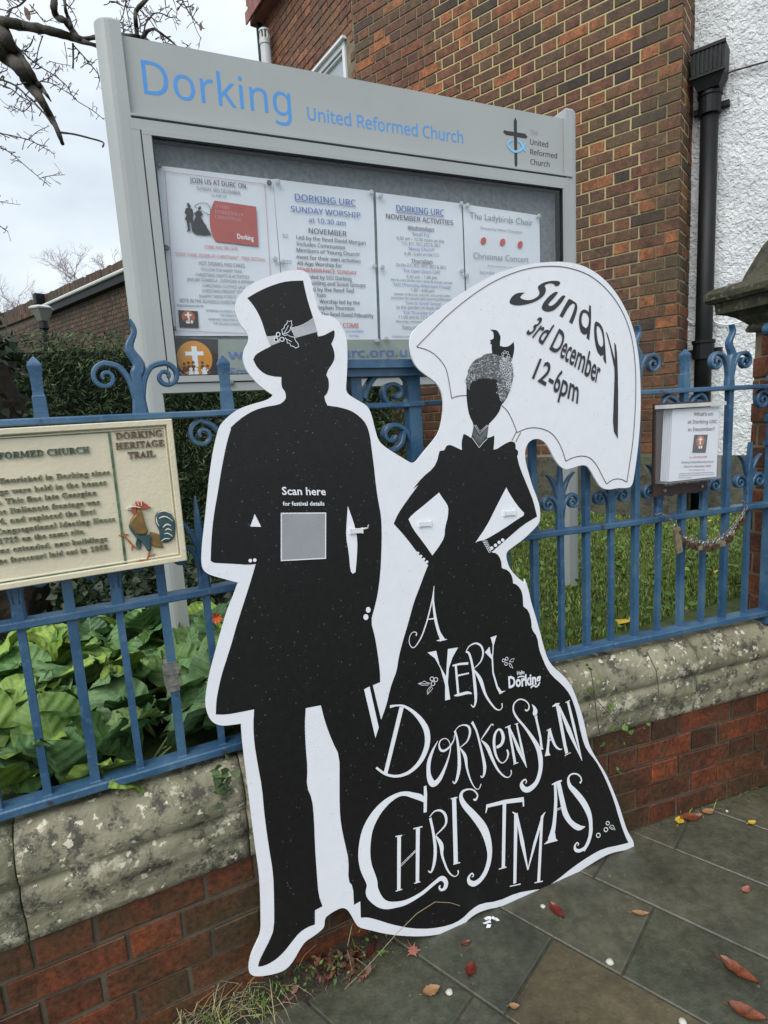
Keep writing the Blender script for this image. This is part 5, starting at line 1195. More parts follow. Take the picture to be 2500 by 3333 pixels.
# hat band hatching and holly
for i_ in range(11):
    t = i_/10; st_(wh, 'o', [(62+t*225, 562+8*t-30*t*t, 14), (150+t*225, 800-t*85, 14)], False)
for i_ in range(26):
    t = i_/25; x0 = 640+t*560; st_(wh, 'o', [(x0, 345-t*30-t*t*215, 13), (x0+125-25*t, 605-t*150, 13)], False)
bk2 = MB()
for x, y, rx, ry in ((340, 520, 34, 42), (288, 650, 36, 38), (432, 640, 42, 40)): dot(wh, 'o', x, y, rx+22, ry+20)
for x, y, rx, ry in ((340, 520, 34, 42), (288, 650, 36, 38), (432, 640, 42, 40)): dot(bk2, 'o', x, y, rx, ry)
bk2.prism(BD, on(BD, 'o', [(440, 520), (430, 400), (500, 290), (570, 190), (665, 180), (670, 290), (640, 400), (590, 470)]), 0, hnext(), sides=False)
bk2.prism(BD, on(BD, 'o', [(500, 600), (600, 530), (720, 590), (830, 740), (840, 820), (770, 850), (650, 800), (560, 720)]), 0, hnext(), sides=False)
bk2.build('black_holly', m_black, cb)
for s_ in ([(445, 520, 16), (430, 400, 16), (480, 370, 16), (505, 290, 16), (550, 260, 16), (570, 185, 16), (620, 205, 14), (668, 175, 16), (665, 250, 14), (680, 290, 14), (640, 350, 14), (640, 400, 14), (580, 470, 16), (445, 520, 16)], [(590, 295, 14), (540, 400, 12), (480, 490, 14)], [(445, 520, 14), (500, 548, 14), (580, 525, 14)],
           [(505, 598, 16), (555, 650, 16), (560, 730, 16), (620, 735, 16), (650, 800, 16), (710, 810, 16), (770, 855, 16), (845, 820, 16), (825, 740, 16), (770, 680, 14), (730, 590, 14)], [(560, 640, 12), (670, 700, 14)], [(590, 540, 14), (640, 570, 14), (730, 585, 14)]): st_(wh, 'o', s_, False)
wh.build('hat_band', m_pw, cb)
q = MB(); q.prism(BD, on(BD, 'b', [(650, 350), (956, 348), (955, 660), (650, 676)]), 0, .0021, sides=False); q.build('panel_border', m_pw, cb)
q = MB(); q.prism(BD, on(BD, 'b', [(657, 357), (949, 355), (948, 653), (657, 668)]), 0, .0022, sides=False); q.build('plain_panel', m_panel, cb)
# woman's lace cap, flower and choker
lc = MB(); RL = random.Random(5)
hair = [(300, 900), (290, 850), (296, 800), (322, 750), (326, 680), (380, 594), (434, 534), (510, 507), (572, 456), (680, 446), (760, 470), (830, 520), (930, 570), (962, 625), (968, 690), (976, 770), (950, 880), (920, 970), (884, 1066), (838, 1136), (806, 1150), (780, 1090), (745, 1000), (760, 900), (745, 838), (680, 800), (600, 806), (520, 795), (440, 815), (375, 860), (345, 900), (320, 960)]
lc.prism(BD, on(BD, 'm', hair), 0, .0010, sides=False, mi=0)
def inside(x, y, pg):
    r_ = False
    for i in range(len(pg)):
        (x1, y1), (x2, y2) = pg[i-1], pg[i]
        if (y1 > y) != (y2 > y) and x < (x2-x1)*(y-y1)/(y2-y1)+x1: r_ = not r_
    return r_
cnt = 0
while cnt < 620:
    x, y = RL.uniform(285, 985), RL.uniform(445, 1150)
    if not inside(x, y, hair): continue
    cnt += 1; a = RL.uniform(0, 6.28); L_ = RL.uniform(8, 22); c2_ = RL.uniform(-12, 12)
    mi_ = 1 if RL.random() < .75 else 2
    lc.ribbon(BD, stroke_on(BD, 'm', [(x, y, 3), (x+math.cos(a)*L_-math.sin(a)*c2_, y+math.sin(a)*L_+math.cos(a)*c2_, 5), (x+math.cos(a)*L_*2, y+math.sin(a)*L_*2, 3)], 3), hnext(), mi_)
for (cx_, cy_, r_, n_) in ((880, 625, 52, 9), (880, 625, 95, 12), (860, 480, 45, 7), (900, 790, 40, 6), (910, 900, 30, 5)):
    for k_ in range(n_):
        a = 2*math.pi*k_/n_; px_, py_ = cx_+r_*math.cos(a), cy_+r_*1.25*math.sin(a)
        lc.ribbon(BD, stroke_on(BD, 'm', [(px_+16*math.cos(t*math.pi/4+a), py_+20*math.sin(t*math.pi/4+a), 5) for t in range(9)], 2), hnext(), 2)
dot(lc, 'm', 880, 620, 40, 52, mi=1)
for s_ in ([(412, 1475, 7), (490, 1600, 7), (612, 1475, 7)], [(430, 1470, 5), (492, 1565, 5), (590, 1478, 5)], [(380, 1660, 6), (430, 1730, 8), (480, 1800, 8), (540, 1725, 8), (600, 1670, 6)]): lc.ribbon(BD, stroke_on(BD, 'm', s_, smooth=False), hnext(), 2)
for k_ in range(17):
    x = 395+k_*13; y0_ = 1480+(abs(x-495)*-1.15+115); y1_ = 1660+(100-abs(x-490))*1.15
    lc.ribbon(BD, stroke_on(BD, 'm', [(x+8, y0_+12, 3), (x-2, (y0_+y1_)/2, 6), (x-6, y1_, 3)], smooth=False), hnext(), 1)
for k_ in range(6):
    ring(lc, 'n', 1160+k_*8, 470+k_*14, 7, 3, mi=2); ring(lc, 'n', 1178+k_*6, 468+k_*13, 6, 2, mi=2)
lc.build('lace_print', [m_pdg, m_pg, m_pw], cb, kind='stuff')
# parasol lines and date
bl_ = MB()
def ln(c_, pts, w_=3.6): bl_.ribbon(BD, stroke_on(BD, c_, [(x, y, w_) for x, y in pts], 6), hnext())
ln('d', [(258, 546), (340, 462), (430, 372), (540, 282), (650, 208), (760, 155), (870, 122), (980, 111), (1080, 120), (1180, 155), (1260, 212), (1330, 292), (1380, 380), (1412, 470), (1430, 560), (1440, 680), (1441, 800), (1436, 920), (1426, 1050), (1410, 1165), (1393, 1276)])
for s_ in ([(1393, 1276), (1360, 1260), (1320, 1262), (1283, 1286)], [(1283, 1286), (1258, 1238), (1230, 1185), (1195, 1147), (1150, 1135), (1100, 1145), (1063, 1163)], [(1063, 1163), (1045, 1105), (1015, 1045), (975, 1005), (920, 985), (860, 985), (800, 1008)], [(800, 1008), (778, 950), (750, 895), (718, 862)], [(258, 546), (320, 565), (370, 600), (412, 655), (430, 720), (447, 824)], [(447, 824), (480, 812), (528, 808)], [(798, 1002), (772, 1052)], [(820, 1008), (793, 1058)]): ln('d', s_)
def bpoly(pts, holes=()): bl_.prism(BD, smooth_outline(on(BD, 'u', pts), 1, 60), 0, hnext(), holes=[smooth_outline(on(BD, 'u', h_), 1, 60) for h_ in holes], sides=False)
bpoly([(660, 150), (650, 128), (600, 122), (520, 127), (450, 150), (405, 180), (395, 205), (415, 245), (415, 280), (395, 310), (340, 340), (290, 352), (235, 345), (195, 330), (190, 310), (215, 280), (245, 262), (160, 263), (100, 300), (70, 345), (65, 380), (90, 400), (150, 412), (220, 408), (320, 385), (400, 350), (465, 300), (490, 250), (490, 210), (475, 185), (490, 165), (540, 150), (590, 160), (600, 185), (640, 183)])
bpoly([(600, 248), (635, 258), (590, 320), (545, 365), (518, 400), (530, 418), (565, 415), (605, 385), (645, 335), (690, 290), (722, 302), (680, 375), (620, 440), (580, 472), (530, 487), (480, 482), (448, 460), (442, 420), (470, 370), (530, 300)])
bpoly([(650, 535), (720, 400), (760, 335), (792, 345), (800, 352), (845, 380), (862, 420), (855, 480), (825, 570), (800, 630), (762, 605), (800, 520), (830, 430), (830, 395), (812, 388), (790, 397), (760, 430), (720, 495), (690, 555)])
bpoly([(1000, 405), (1020, 420), (1022, 600), (1010, 720), (1000, 822), (968, 790), (976, 745), (940, 757), (905, 730), (882, 660), (877, 570), (893, 490), (928, 458), (962, 463), (992, 490)], [[(930, 498), (912, 540), (908, 610), (925, 655), (960, 680), (985, 655), (998, 590), (992, 540), (965, 500)]])
bpoly([(1080, 598), (1125, 622), (1160, 680), (1178, 770), (1188, 900), (1200, 1102), (1165, 1052), (1166, 990), (1135, 1006), (1095, 960), (1065, 840), (1055, 700), (1062, 620)], [[(1090, 650), (1085, 710), (1095, 810), (1115, 880), (1145, 902), (1166, 870), (1160, 780), (1140, 700), (1112, 655)]])
bpoly([(1195, 718), (1215, 740), (1258, 890), (1300, 1052), (1300, 980), (1292, 845), (1320, 890), (1335, 1150), (1340, 1500), (1335, 1978), (1275, 1866), (1288, 1500), (1300, 1170), (1282, 1090), (1245, 900)])
warped(bl_, BD, 'u', '3rd December', [(255, 735), (340, 790), (430, 855), (545, 930), (640, 1000), (710, 1055), (780, 1100), (870, 1160), (960, 1235), (1040, 1288), (1105, 1330)], [(150, -185), (150, -200), (140, -215), (110, -235), (95, -240), (85, -245), (75, -250), (65, -260), (55, -270), (48, -265), (40, -260)], .0024, offset=.012)
warped(bl_, BD, 'u', '12-6pm', [(325, 1262), (440, 1325), (560, 1400), (650, 1455), (760, 1505), (862, 1565)], [(90, -225), (85, -235), (78, -245), (60, -255), (45, -265), (25, -270)], .0024, offset=.012)
bl_.build('parasol_and_date', m_ink, cb)
# rain drops on the board
dr = MB(); RD = random.Random(3); bbu = (min(p[0] for p in outl), max(p[0] for p in outl)); bbv = (min(p[1] for p in outl), max(p[1] for p in outl))
cnt = 0
while cnt < 1500:
    u, v = RD.uniform(*bbu), RD.uniform(*bbv)
    if RD.random() > .25+.75*(v-bbv[0])/(bbv[1]-bbv[0]) or not inside(u, v, outl): continue
    cnt += 1; r_ = RD.choice((.0010, .0013, .0016, .0020, .0026)); n_ = 8; hh = .0012
    vs = []
    for (f_, z_) in ((1, 0), (.8, .35), (.4, .55)):
        for k_ in range(n_): vs.append(BD.pt(u+r_*f_*math.cos(k_*math.pi/4), v+r_*f_*(1.15)*math.sin(k_*math.pi/4), hh+r_*z_))
    vs.append(BD.pt(u, v-.0001, hh+r_*.6))
    F_ = [(a*n_+k_, a*n_+(k_+1) % n_, (a+1)*n_+(k_+1) % n_, (a+1)*n_+k_) for a in (0, 1) for k_ in range(n_)]+[(2*n_+k_, 2*n_+(k_+1) % n_, 3*n_) for k_ in range(n_)]
    dr.add(vs, F_)
dr.build('rain_drops', m_drop, cb, smooth=True, kind='stuff')
# cable ties through the board
for x, y, wd, lab, tail in ((733, 343, 80, 'white cable tie in the left arm gap of the woman on the board', 0), (1340, 266, 78, 'white cable tie in the right arm gap of the woman below the parasol', 0), (240, 393, 86, 'white cable tie across the white slit beside the man\u2019s arm', 1)):
    a_ = BD.px(*CP('n', x-wd/2, y+2)); b_ = BD.px(*CP('n', x+wd/2, y-4))
    t_ = empty('cable_tie', tuple(BD.pt((a_[0]+b_[0])/2, a_[1], .002)), lab, 'cable tie', 'cable ties holding the board to the railing')
    q = MB(); q.strap(BD, [(a_[0], a_[1], .013), ((a_[0]+b_[0])/2, (a_[1]+b_[1])/2, .013), (b_[0], b_[1], .013)], .0045, .0065); q.build('band', m_uwhite, t_)
    q = MB()
    for e_ in (a_, b_): q.box(BD, e_[0]-.002, e_[0]+.001, e_[1]-.0075, e_[1]+.0075, -.02, .0075)
    q.build('band_end', m_uwhite, t_)
    if tail: q = MB(); q.tube([(BD.pt(b_[0], b_[1]+.004, .006), .0028), (BD.pt(b_[0]+.012, b_[1]+.006, .012), .0022), (BD.pt(b_[0]+.013, b_[1]+.014, .016), .0015)], 6); q.build('tail', m_gutter, t_)

# ------------------------------------------------------------------ heritage plaque on the left of the railing
PQ = vplane(AL, DL, .028)
pq = empty('heritage_plaque', tuple(PQ.pt(-.3, 1.3, 0)), 'cream cast heritage plaque with raised lettering and painted rooster on the left railing', 'plaque')
tr_, br_ = PQ.px(*CP('K', 1318, 33)), PQ.px(*CP('K', 1436, 1112)); tl_, bl_ = PQ.px(*CP('K', -60, 112)), PQ.px(*CP('K', -60, 1352))
sl_t = (tr_[1]-tl_[1])/(tr_[0]-tl_[0]); sl_b = (br_[1]-bl_[1])/(br_[0]-bl_[0])
UX = -.62
def edge_t(u): return tr_[1]+(u-tr_[0])*sl_t
def edge_b(u): return br_[1]+(u-br_[0])*sl_b
def quad(i): # inset quad
    return [(UX+i, edge_b(UX)+i), (br_[0]-i, edge_b(br_[0])+i), (tr_[0]-i, edge_t(tr_[0])-i), (UX+i, edge_t(UX)-i)]
q = MB(); q.prism(PQ, quad(0), -.008, .010); body = q.build('panel', m_cream, pq)
def frame_ring(i0, i1, h0, h1, mat, nm):
    q = MB(); a, b = quad(i0), quad(i1); c_ = min(.0018, (i1-i0)*.3)
    a2, b2 = quad(i0+c_), quad(i1-c_)
    rings = [[PQ.pt(*p, h0) for p in a], [PQ.pt(*p, h1-c_) for p in a], [PQ.pt(*p, h1) for p in a2], [PQ.pt(*p, h1) for p in b2], [PQ.pt(*p, h1-c_) for p in b], [PQ.pt(*p, h0) for p in b]]
    for r0, r1 in zip(rings, rings[1:]):
        for k in range(4): q.face([r0[k], r0[(k+1) % 4], r1[(k+1) % 4], r1[k]])
    return q.build(nm, mat, pq)
frame_ring(.0, .013, .0101, .020, m_cream, 'rim'); frame_ring(.0155, .0195, .0102, .0135, m_cream, 'inner_moulding')
q = MB()
ptsg = [PQ.px(*CP('K', *p)) for p in ((-60, 180), (838, 127), (905, 640), (968, 1140), (-60, 1292))]
for a_, b_ in zip(ptsg, ptsg[1:]): q.strap(PQ, [(a_[0], a_[1], .005), (b_[0], b_[1], .005)], .0101, .0128)
q.build('green_border', m_grn, pq)
def cast(lines, mat, nm, cap0):
    q = MB()
    for s_, a_, b_, cap in lines: text(q, PQ, 'K', s_, a_, b_, cap, .0122, sans=False, style='serif', extrude=.0022, offset=-.004, res=2)
    q.build(nm, mat, pq)
cast([('REFORMED CHURCH', (-118, 348), (692, 290), 50)], m_letd, 'raised_title', 0)
cast([('flourished in Dorking since', (4, 528), (848, 458), 42), ('gs were held in the homes', (2, 612), (820, 536), 42), ('x. This fine late Georgian', (-24, 690), (746, 614), 42), ('he Italianate frontage was', (-16, 764), (768, 686), 42), ('4, and replaced the first', (2, 838), (738, 757), 42),
      ('Congregational Meeting House', (-28, 918), (886, 815), 42), ('1719 on the same site.', (-4, 990), (655, 908), 42), ('was extended, new buildings', (-40, 1066), (826, 967), 42), ('the forecourt laid out in 1908.', (-30, 1146), (846, 1030), 42)], m_letg, 'raised_text', 0)
cast([('DORKING', (893, 188), (1250, 163), 50), ('HERITAGE', (892, 266), (1262, 238), 50), ('TRAIL', (988, 336), (1196, 320), 50)], m_letb, 'raised_heading', 0)
# painted rooster in relief
ro_ = empty('rooster_relief', tuple(PQ.pt(.0, 1.2, 0)-Vector(pq.location)), None); ro_.parent = pq
def relief(nm, pts, mat, h1, h0=.0100, it=2):
    q = MB(); o2 = smooth_outline(on(PQ, 'RO', pts), it, 70)
    cu = sum(p[0] for p in o2)/len(o2); cv = sum(p[1] for p in o2)/len(o2)
    lv = [(1, h0), (.985, h0+(h1-h0)*.55), (.93, h0+(h1-h0)*.85), (.82, h1)]
    n_ = len(o2); vs = []
    for k_, h in lv: vs += [PQ.pt(cu+(p[0]-cu)*k_, cv+(p[1]-cv)*k_, h) for p in o2]
    ar = sum(o2[i][0]*o2[(i+1) % n_][1]-o2[(i+1) % n_][0]*o2[i][1] for i in range(n_)); F_ = []
    for r_ in range(3):
        for i in range(n_):
            f_ = (r_*n_+i, r_*n_+(i+1) % n_, (r_+1)*n_+(i+1) % n_, (r_+1)*n_+i); F_.append(f_ if ar > 0 else f_[::-1])
    q.add(vs, F_); q.prism(PQ, [(cu+(p[0]-cu)*.82, cv+(p[1]-cv)*.82) for p in o2], 0, h1, sides=False)
    return q.build(nm, mat, ro_, smooth=False)
def relief_line(nm, lst, mat, h0, h1):
    q = MB()
    for l_ in lst: q.strap(PQ, stroke_on(PQ, 'RO', l_), h0, h1)
    return q.build(nm, mat, ro_)
relief('tail', [(720, 1290), (650, 1170), (630, 1060), (655, 975), (720, 930), (830, 925), (920, 1000), (980, 1110), (985, 1250), (960, 1400), (880, 1465), (800, 1482), (730, 1440), (700, 1400)], m_rteal, .0165)
relief('rump', [(560, 1290), (700, 1315), (745, 1440), (785, 1560), (690, 1552), (600, 1542), (520, 1400)], m_rbrown, .0155)
relief('wing', [(198, 1160), (260, 1235), (320, 1320), (400, 1345), (500, 1330), (580, 1340), (600, 1400), (560, 1460), (585, 1530), (570, 1615), (520, 1622), (480, 1560), (420, 1470), (330, 1400), (250, 1310), (200, 1230)], m_rteal, .0175)
relief('thigh', [(330, 1400), (420, 1470), (400, 1580), (350, 1570), (305, 1500)], m_rteal, .0145)
relief('neck', [(330, 890), (405, 915), (442, 1010), (470, 1160), (530, 1265), (500, 1332), (400, 1342), (320, 1330), (270, 1255), (200, 1150), (230, 1080), (275, 1010), (320, 980)], m_rbrown, .0205)
relief('comb', [(240, 890), (300, 835), (285, 790), (340, 765), (380, 790), (430, 772), (455, 812), (510, 825), (520, 852), (570, 872), (505, 905), (440, 920), (390, 890), (330, 885)], m_rred, .0175)
relief('beak', [(160, 905), (200, 878), (245, 872), (245, 915), (170, 928)], m_rwhite, .0155)
relief('wattle', [(235, 910), (320, 900), (335, 975), (305, 1012), (255, 985)], m_rred, .0185)
relief_line('tail_feathers', [[(700, 1060, 10), (770, 1030, 22), (850, 1045, 16), (930, 1110, 8)], [(765, 1210, 10), (830, 1160, 22), (900, 1180, 12)], [(800, 1260, 8), (850, 1235, 20), (915, 1260, 8)], [(690, 960, 8), (790, 935, 20), (880, 970, 10)], [(790, 1320, 8), (850, 1310, 18), (930, 1360, 8)], [(655, 1040, 10), (665, 1120, 18), (700, 1190, 8)], [(740, 1440, 8), (800, 1400, 16), (880, 1400, 8)]], m_rwhite, .016, .0178)
relief_line('comb_edge', [[(165, 890, 10), (260, 862, 16), (390, 880, 10)], [(290, 790, 12), (310, 850, 14)], [(340, 775, 12), (360, 840, 12)], [(400, 782, 12), (410, 845, 10)]], m_rwhite, .0165, .019)
relief_line('leg', [[(370, 1585, 30), (270, 1520, 26), (180, 1420, 26), (110, 1350, 30)], [(110, 1350, 20), (30, 1340, 14)], [(110, 1340, 20), (95, 1275, 16)], [(130, 1330, 18), (190, 1330, 12)], [(250, 1510, 12), (240, 1600, 8)]], m_rleg, .0101, .0145)
relief_line('leg', [[(545, 1610, 30), (520, 1700, 24), (490, 1790, 26)], [(345, 1790, 18), (430, 1770, 22), (490, 1790, 22), (575, 1770, 14)], [(380, 1750, 14), (470, 1790, 18)], [(480, 1790, 20), (465, 1860, 12)], [(540, 1690, 12), (640, 1655, 7)]], m_rleg, .0101, .0150)

# ------------------------------------------------------------------ leaflet dispenser on the right of the railing
LP = vplane(AR, DR, .075)
def LC(lst): return [LP.px(*CP('X', *p)) for p in lst]
lf = empty('leaflet_dispenser', tuple(LP.pt(1.62, 1.13, 0)), 'clear plastic leaflet dispenser on a dark backboard fixed to the right railing', 'leaflet dispenser')
TLc, TRc, BRc, BLc = LC([(560, 1160), (1160, 1148), (1075, 1968), (522, 1980)])
bx0, bx1, bz0, bz1 = BLc[0], (TRc[0]+BRc[0])/2-.004, BLc[1], TLc[1]
q = MB(); q.box(LP, bx0-.006, bx1-.01, bz0-.045, bz1+.006, -.052, -.044); q.build('backboard', m_boxback, lf)
q = MB()
for u in (bx0+.04, bx1-.035):
    q.tube([(LP.pt(u, bz0-.028, -.044), .0055), (LP.pt(u, bz0-.028, -.040), .0055)], 10)
q.build('screw', m_steel, lf)
m_clear, t_, b_ = nodes('clear_acrylic')
b_.inputs['Base Color'].default_value = (.9, .92, .95, 1); b_.inputs['Roughness'].default_value = .12; b_.inputs['Alpha'].default_value = .07
q = MB(); q.box(LP, bx0, bx0+.003, bz0, bz1-.012, -.044, 0); q.box(LP, bx1-.003, bx1, bz0, bz1-.012, -.044, 0); q.box(LP, bx0+.003, bx1-.003, bz0, bz1-.012, -.003, 0); q.box(LP, bx0+.003, bx1-.003, bz0, bz0+.003, -.044, -.0031)
q.build('case', m_clear, lf)
q = MB(); q.box(LP, bx0-.004, bx1+.006, bz1-.012, bz1, -.046, .006); q.build('lid', m_gutter, lf)
lt_ = empty('leaflet_stack', tuple(LP.pt(1.62, 1.14, -.01)), 'white leaflets headed what\u2019s on in December inside the plastic dispenser', 'leaflets')
for k_ in range(6):
    q = MB(); off = -.034+k_*.005; s_ = .012*(5-k_)/5
    a_ = [(bx0+.022-s_*.8, bz0+.006), (bx1-.012-s_, bz0+.006), (bx1-.008-s_, bz1-.016), (bx0+.032-s_*.8, bz1-.016)]
    q.prism(LP, a_, off, off+.0012); q.build('leaflet', m_paper, lt_)
q = MB(); PLh = -.0065
for s_, a_, b_2, cap, mi_ in (('What\u2019s on', (835, 1275), (1030, 1272), 36, 0), ('at Dorking URC', (770, 1355), (1075, 1350), 36, 0), ('in December?', (775, 1435), (1050, 1425), 36, 0), ('ALL ARE WELCOME', (785, 1712), (972, 1705), 18, 1), ('Dorking United Reformed Church', (708, 1765), (1038, 1755), 20, 0), ('Diary for December 2023', (732, 1808), (1008, 1800), 20, 0), ('www.dorkingurc.org.uk', (785, 1838), (950, 1835), 10, 0), ('The church is open on Thursdays for coffee and company', (683, 1875), (1040, 1862), 11, 0), ('All details may change, please see the notice board', (680, 1895), (1040, 1884), 11, 0), ('Everyone welcome', (676, 1918), (810, 1914), 11, 0)):
    text(q, LP, 'X', s_, a_, b_2, cap, PLh, mi=mi_, offset=.01)
q.build('print', [m_inkdark, m_inkred], lt_)
q = MB(); q.prism(LP, LC([(838, 1470), (978, 1468), (955, 1655), (818, 1655)]), 0, PLh, sides=False); q.build('badge_ground', m_lgdark, lt_)
q = MB(); uc, vc = LP.px(*CP('X', 900, 1535)); q.prism(LP, [(uc+.0175*math.cos(a*math.pi/10), vc+.019*math.sin(a*math.pi/10)) for a in range(20)], 0, PLh+.0003, sides=False); q.build('badge_disc', m_orange2, lt_)
q = MB(); q.box(LP, uc-.0025, uc+.0025, vc-.011, vc+.013, PLh+.0003, PLh+.0005); q.box(LP, uc-.008, uc+.008, vc+.003, vc+.0075, PLh+.0003, PLh+.0006)
for dx in (-.004, .005): q.prism(LP, [(uc+dx+.0035*math.cos(a), vc-.020+.005*math.sin(a)) for a in [k*math.pi/6 for k in range(12)]], 0, PLh+.0007, sides=False)
q.build('badge_cross', m_pw, lt_)
q = MB()
RQ = random.Random(9)
for k_ in range(60):
    u = RQ.uniform(bx0, bx1); q.tube([(LP.pt(u, bz0-.001, -.001), .0016), (LP.pt(u, bz0-.0045, -.001), .0012), (LP.pt(u, bz0-.006, -.001), .0003)], 5)
q.build('hanging_drops', m_drop, lf, kind='stuff')

# ------------------------------------------------------------------ chain with padlocks
CPn = vplane(AR, DR, .034)
cpts = catmull([tuple(CPn.px(*CP('Y', *p))) for p in [(395, 235), (440, 233), (520, 245), (580, 290), (650, 372), (700, 430), (760, 478), (870, 512), (960, 512), (1060, 480), (1130, 447), (1185, 395), (1235, 335), (1290, 270), (1330, 215), (1352, 165), (1345, 115), (1325, 100)]], 8)
ch = empty('chain', tuple(CPn.pt(cpts[0][0], cpts[0][1], 0)), 'small steel chain looped below the leaflet dispenser between two railing bars', 'chain')
def linkmesh(c, d, flat):
    """oval link at c along d (in plane), turned flat or edge-on"""
    q = MB(); e1 = (CPn.U*d[0]+CPn.V*d[1]); e2 = (CPn.N if flat else (CPn.U*-d[1]+CPn.V*d[0])); C_ = CPn.pt(*c, 0)
    pts = []
    for k_ in range(13):
        a = 2*math.pi*k_/12; x = math.cos(a)*.0105; y = math.sin(a)*.0050; pts.append((C_+e1*x+e2*y, .0014))
    q.tube(pts, 5, cap=False); q.build('link', m_steel, ch, smooth=True)
acc = 0; k_ = 0; last = cpts[0]; samples_ = []
for p in cpts[1:]:
    d_ = math.hypot(p[0]-last[0], p[1]-last[1]); acc += d_
    if acc > .0155:
        L_ = math.hypot(p[0]-last[0], p[1]-last[1]) or 1; linkmesh(p, ((p[0]-last[0])/L_, (p[1]-last[1])/L_), k_ % 2 == 0); samples_.append(p); k_ += 1; acc = 0
    last = p
RP = random.Random(21)
n_ = 0
for i, p in enumerate(samples_):
    if i < 5 or i > len(samples_)-4: continue
    for rep_ in range(2 if 8 < i < len(samples_)-7 else 1):
        sz = RP.uniform(.008, .0125); ang = RP.uniform(-.5, .5); u, v = p[0]+RP.uniform(-.006, .006), p[1]-.006
        big = i == 5 and rep_ == 0
        if big: sz = .014
        m_ = RP.choice((m_rust, m_rust, m_rust, m_brass)) if not big else m_brass
        t_ = empty('padlock', tuple(CPn.pt(u, v, .004)), 'long tarnished luggage padlock at the left end of the chain' if big else 'small rusty padlock among many hanging from the chain', 'padlock', 'padlocks hanging on the chain')
        hh = .004+.006*rep_+RP.uniform(0, .003)
        ca, sa = math.cos(ang), math.sin(ang)
        def rot(x, y): return (u+x*ca-y*sa, v+x*sa+y*ca)
        LL = sz*(4.2 if big else 1.0)
        q = MB(); q.prism(CPn, [rot(-sz*.8, -.008-LL*1.5), rot(sz*.8, -.008-LL*1.5), rot(sz*.9, -.010), rot(sz*.6, -.007), rot(-sz*.6, -.007), rot(-sz*.9, -.010)], hh-.004, hh+.004); q.build('lock_body', m_, t_)
        q = MB(); q.tube([(CPn.pt(*rot(-sz*.5, -.008), hh), .0014), (CPn.pt(*rot(-sz*.5, .002), hh), .0014), (CPn.pt(*rot(-sz*.2, .006), hh), .0014), (CPn.pt(*rot(sz*.2, .006), hh), .0014), (CPn.pt(*rot(sz*.5, .002), hh), .0014), (CPn.pt(*rot(sz*.5, -.008), hh), .0014)], 5); q.build('shackle', m_steel, t_)
        n_ += 1

# ------------------------------------------------------------------ far brick wall with gutter, lantern
BWd = Adir
PB = CAM+ray(390, 850)*(11/ray(390, 850).y); PB = Vector((PB.x, PB.y, 0)); ZBW = 4.563
BWp = Plane(PB+BWd*9.2, -BWd, Vector((0, 0, 1)))     # u from left, wall 5.2 m before the post, runs on behind the sign
bw = empty('garden_wall', tuple(BWp.pt(4, GZ, 0)), 'tall dark old brick wall with stepped coping beyond the hedge', 'wall')
rects = lay(BWp, 0, 11.2, 1.2, 36, .081, joint=.012)
mb = MB()
for r_ in rects:
    if r_[3] > ZBW-.33 or not inview(BWp.pt((r_[0]+r_[1])/2, r_[2], 0), 150): continue
    mb.brick(BWp, r_[0], r_[1], r_[2], r_[3], -.02, R.uniform(0, .004), .003)
mb.build('brickwork', m_backbrick, bw, kind='stuff')
q = MB(); q.box(BWp, 0, 11.2, .5, ZBW-.32, -.3, -.008); q.build('mortar', m_mortar_d, bw)
mb = MB()
for k_ in range(93):
    u = k_*.12; mb.brick(BWp, u+.005, u+.115, ZBW-.34, ZBW-.235, -.3, .045+R.uniform(0, .008), .004)
    mb.brick(BWp, u+.004, u+.116, ZBW-.228, ZBW-.01+R.uniform(-.012, .014), -.3, .02+R.uniform(0, .01), .006)
mb.build('coping_bricks', m_backbrick, bw, kind='stuff')
q = MB(); q.box(BWp, 0, 11.2, ZBW-.345, ZBW-.22, -.3, .015); q.build('coping_mortar', m_mortar_d, bw)
g0, g1 = BWp.px(142, 993), BWp.px(396, 879)
gt = empty('gutter', tuple(BWp.pt(g0[0], g0[1], .15)), 'pale gutter on a dark soffit running up to the notice board post', 'gutter')
q = MB(); q.tube([(BWp.pt(g0[0], g0[1]-.10, .16), .034), (BWp.pt(g1[0]+1.5, g1[1]-.10+(g1[1]-g0[1])*1.5/(g1[0]-g0[0]), .16), .034)], 8); q.build('gutter_run', m_gutter, gt)
q = MB(); e_ = g1[0]+1.5; ez = g1[1]+(g1[1]-g0[1])*1.5/(g1[0]-g0[0])
q.prism(BWp, [(g0[0], g0[1]-.26), (e_, ez-.26), (e_, ez-.12), (g0[0], g0[1]-.12)], .0, .14); q.build('soffit', m_iron, gt)
q = MB(); q.box(BWp, g0[0]+.02, g0[0]+.16, g0[1]+.0, g0[1]+.2, .0, .2); q.build('gutter_head', m_iron, gt)
lb = CAM+ray(145, 1075)*(7.0/ray(145, 1075).y)
ln_ = empty('lantern', (lb.x, lb.y, GZ), 'small lantern on a short black post above the hedge', 'lamp')
q = MB(); q.tube([(Vector((lb.x, lb.y, GZ)), .035), (Vector((lb.x, lb.y, lb.z)), .035), (Vector((lb.x, lb.y, lb.z+.02)), .055), (Vector((lb.x, lb.y, lb.z+.10)), .045)], 10); q.build('lamp_post', m_iron, ln_)
q = MB(); z0 = lb.z+.10
q.tube([(Vector((lb.x, lb.y, z0)), .055), (Vector((lb.x, lb.y, z0+.13)), .12)], 6); q.build('lamp_glass', m_lampg, ln_)
q = MB(); q.tube([(Vector((lb.x, lb.y, z0+.13)), .13), (Vector((lb.x, lb.y, z0+.145)), .135), (Vector((lb.x, lb.y, z0+.165)), .10)], 6); q.build('lamp_cap', m_gutter, ln_)

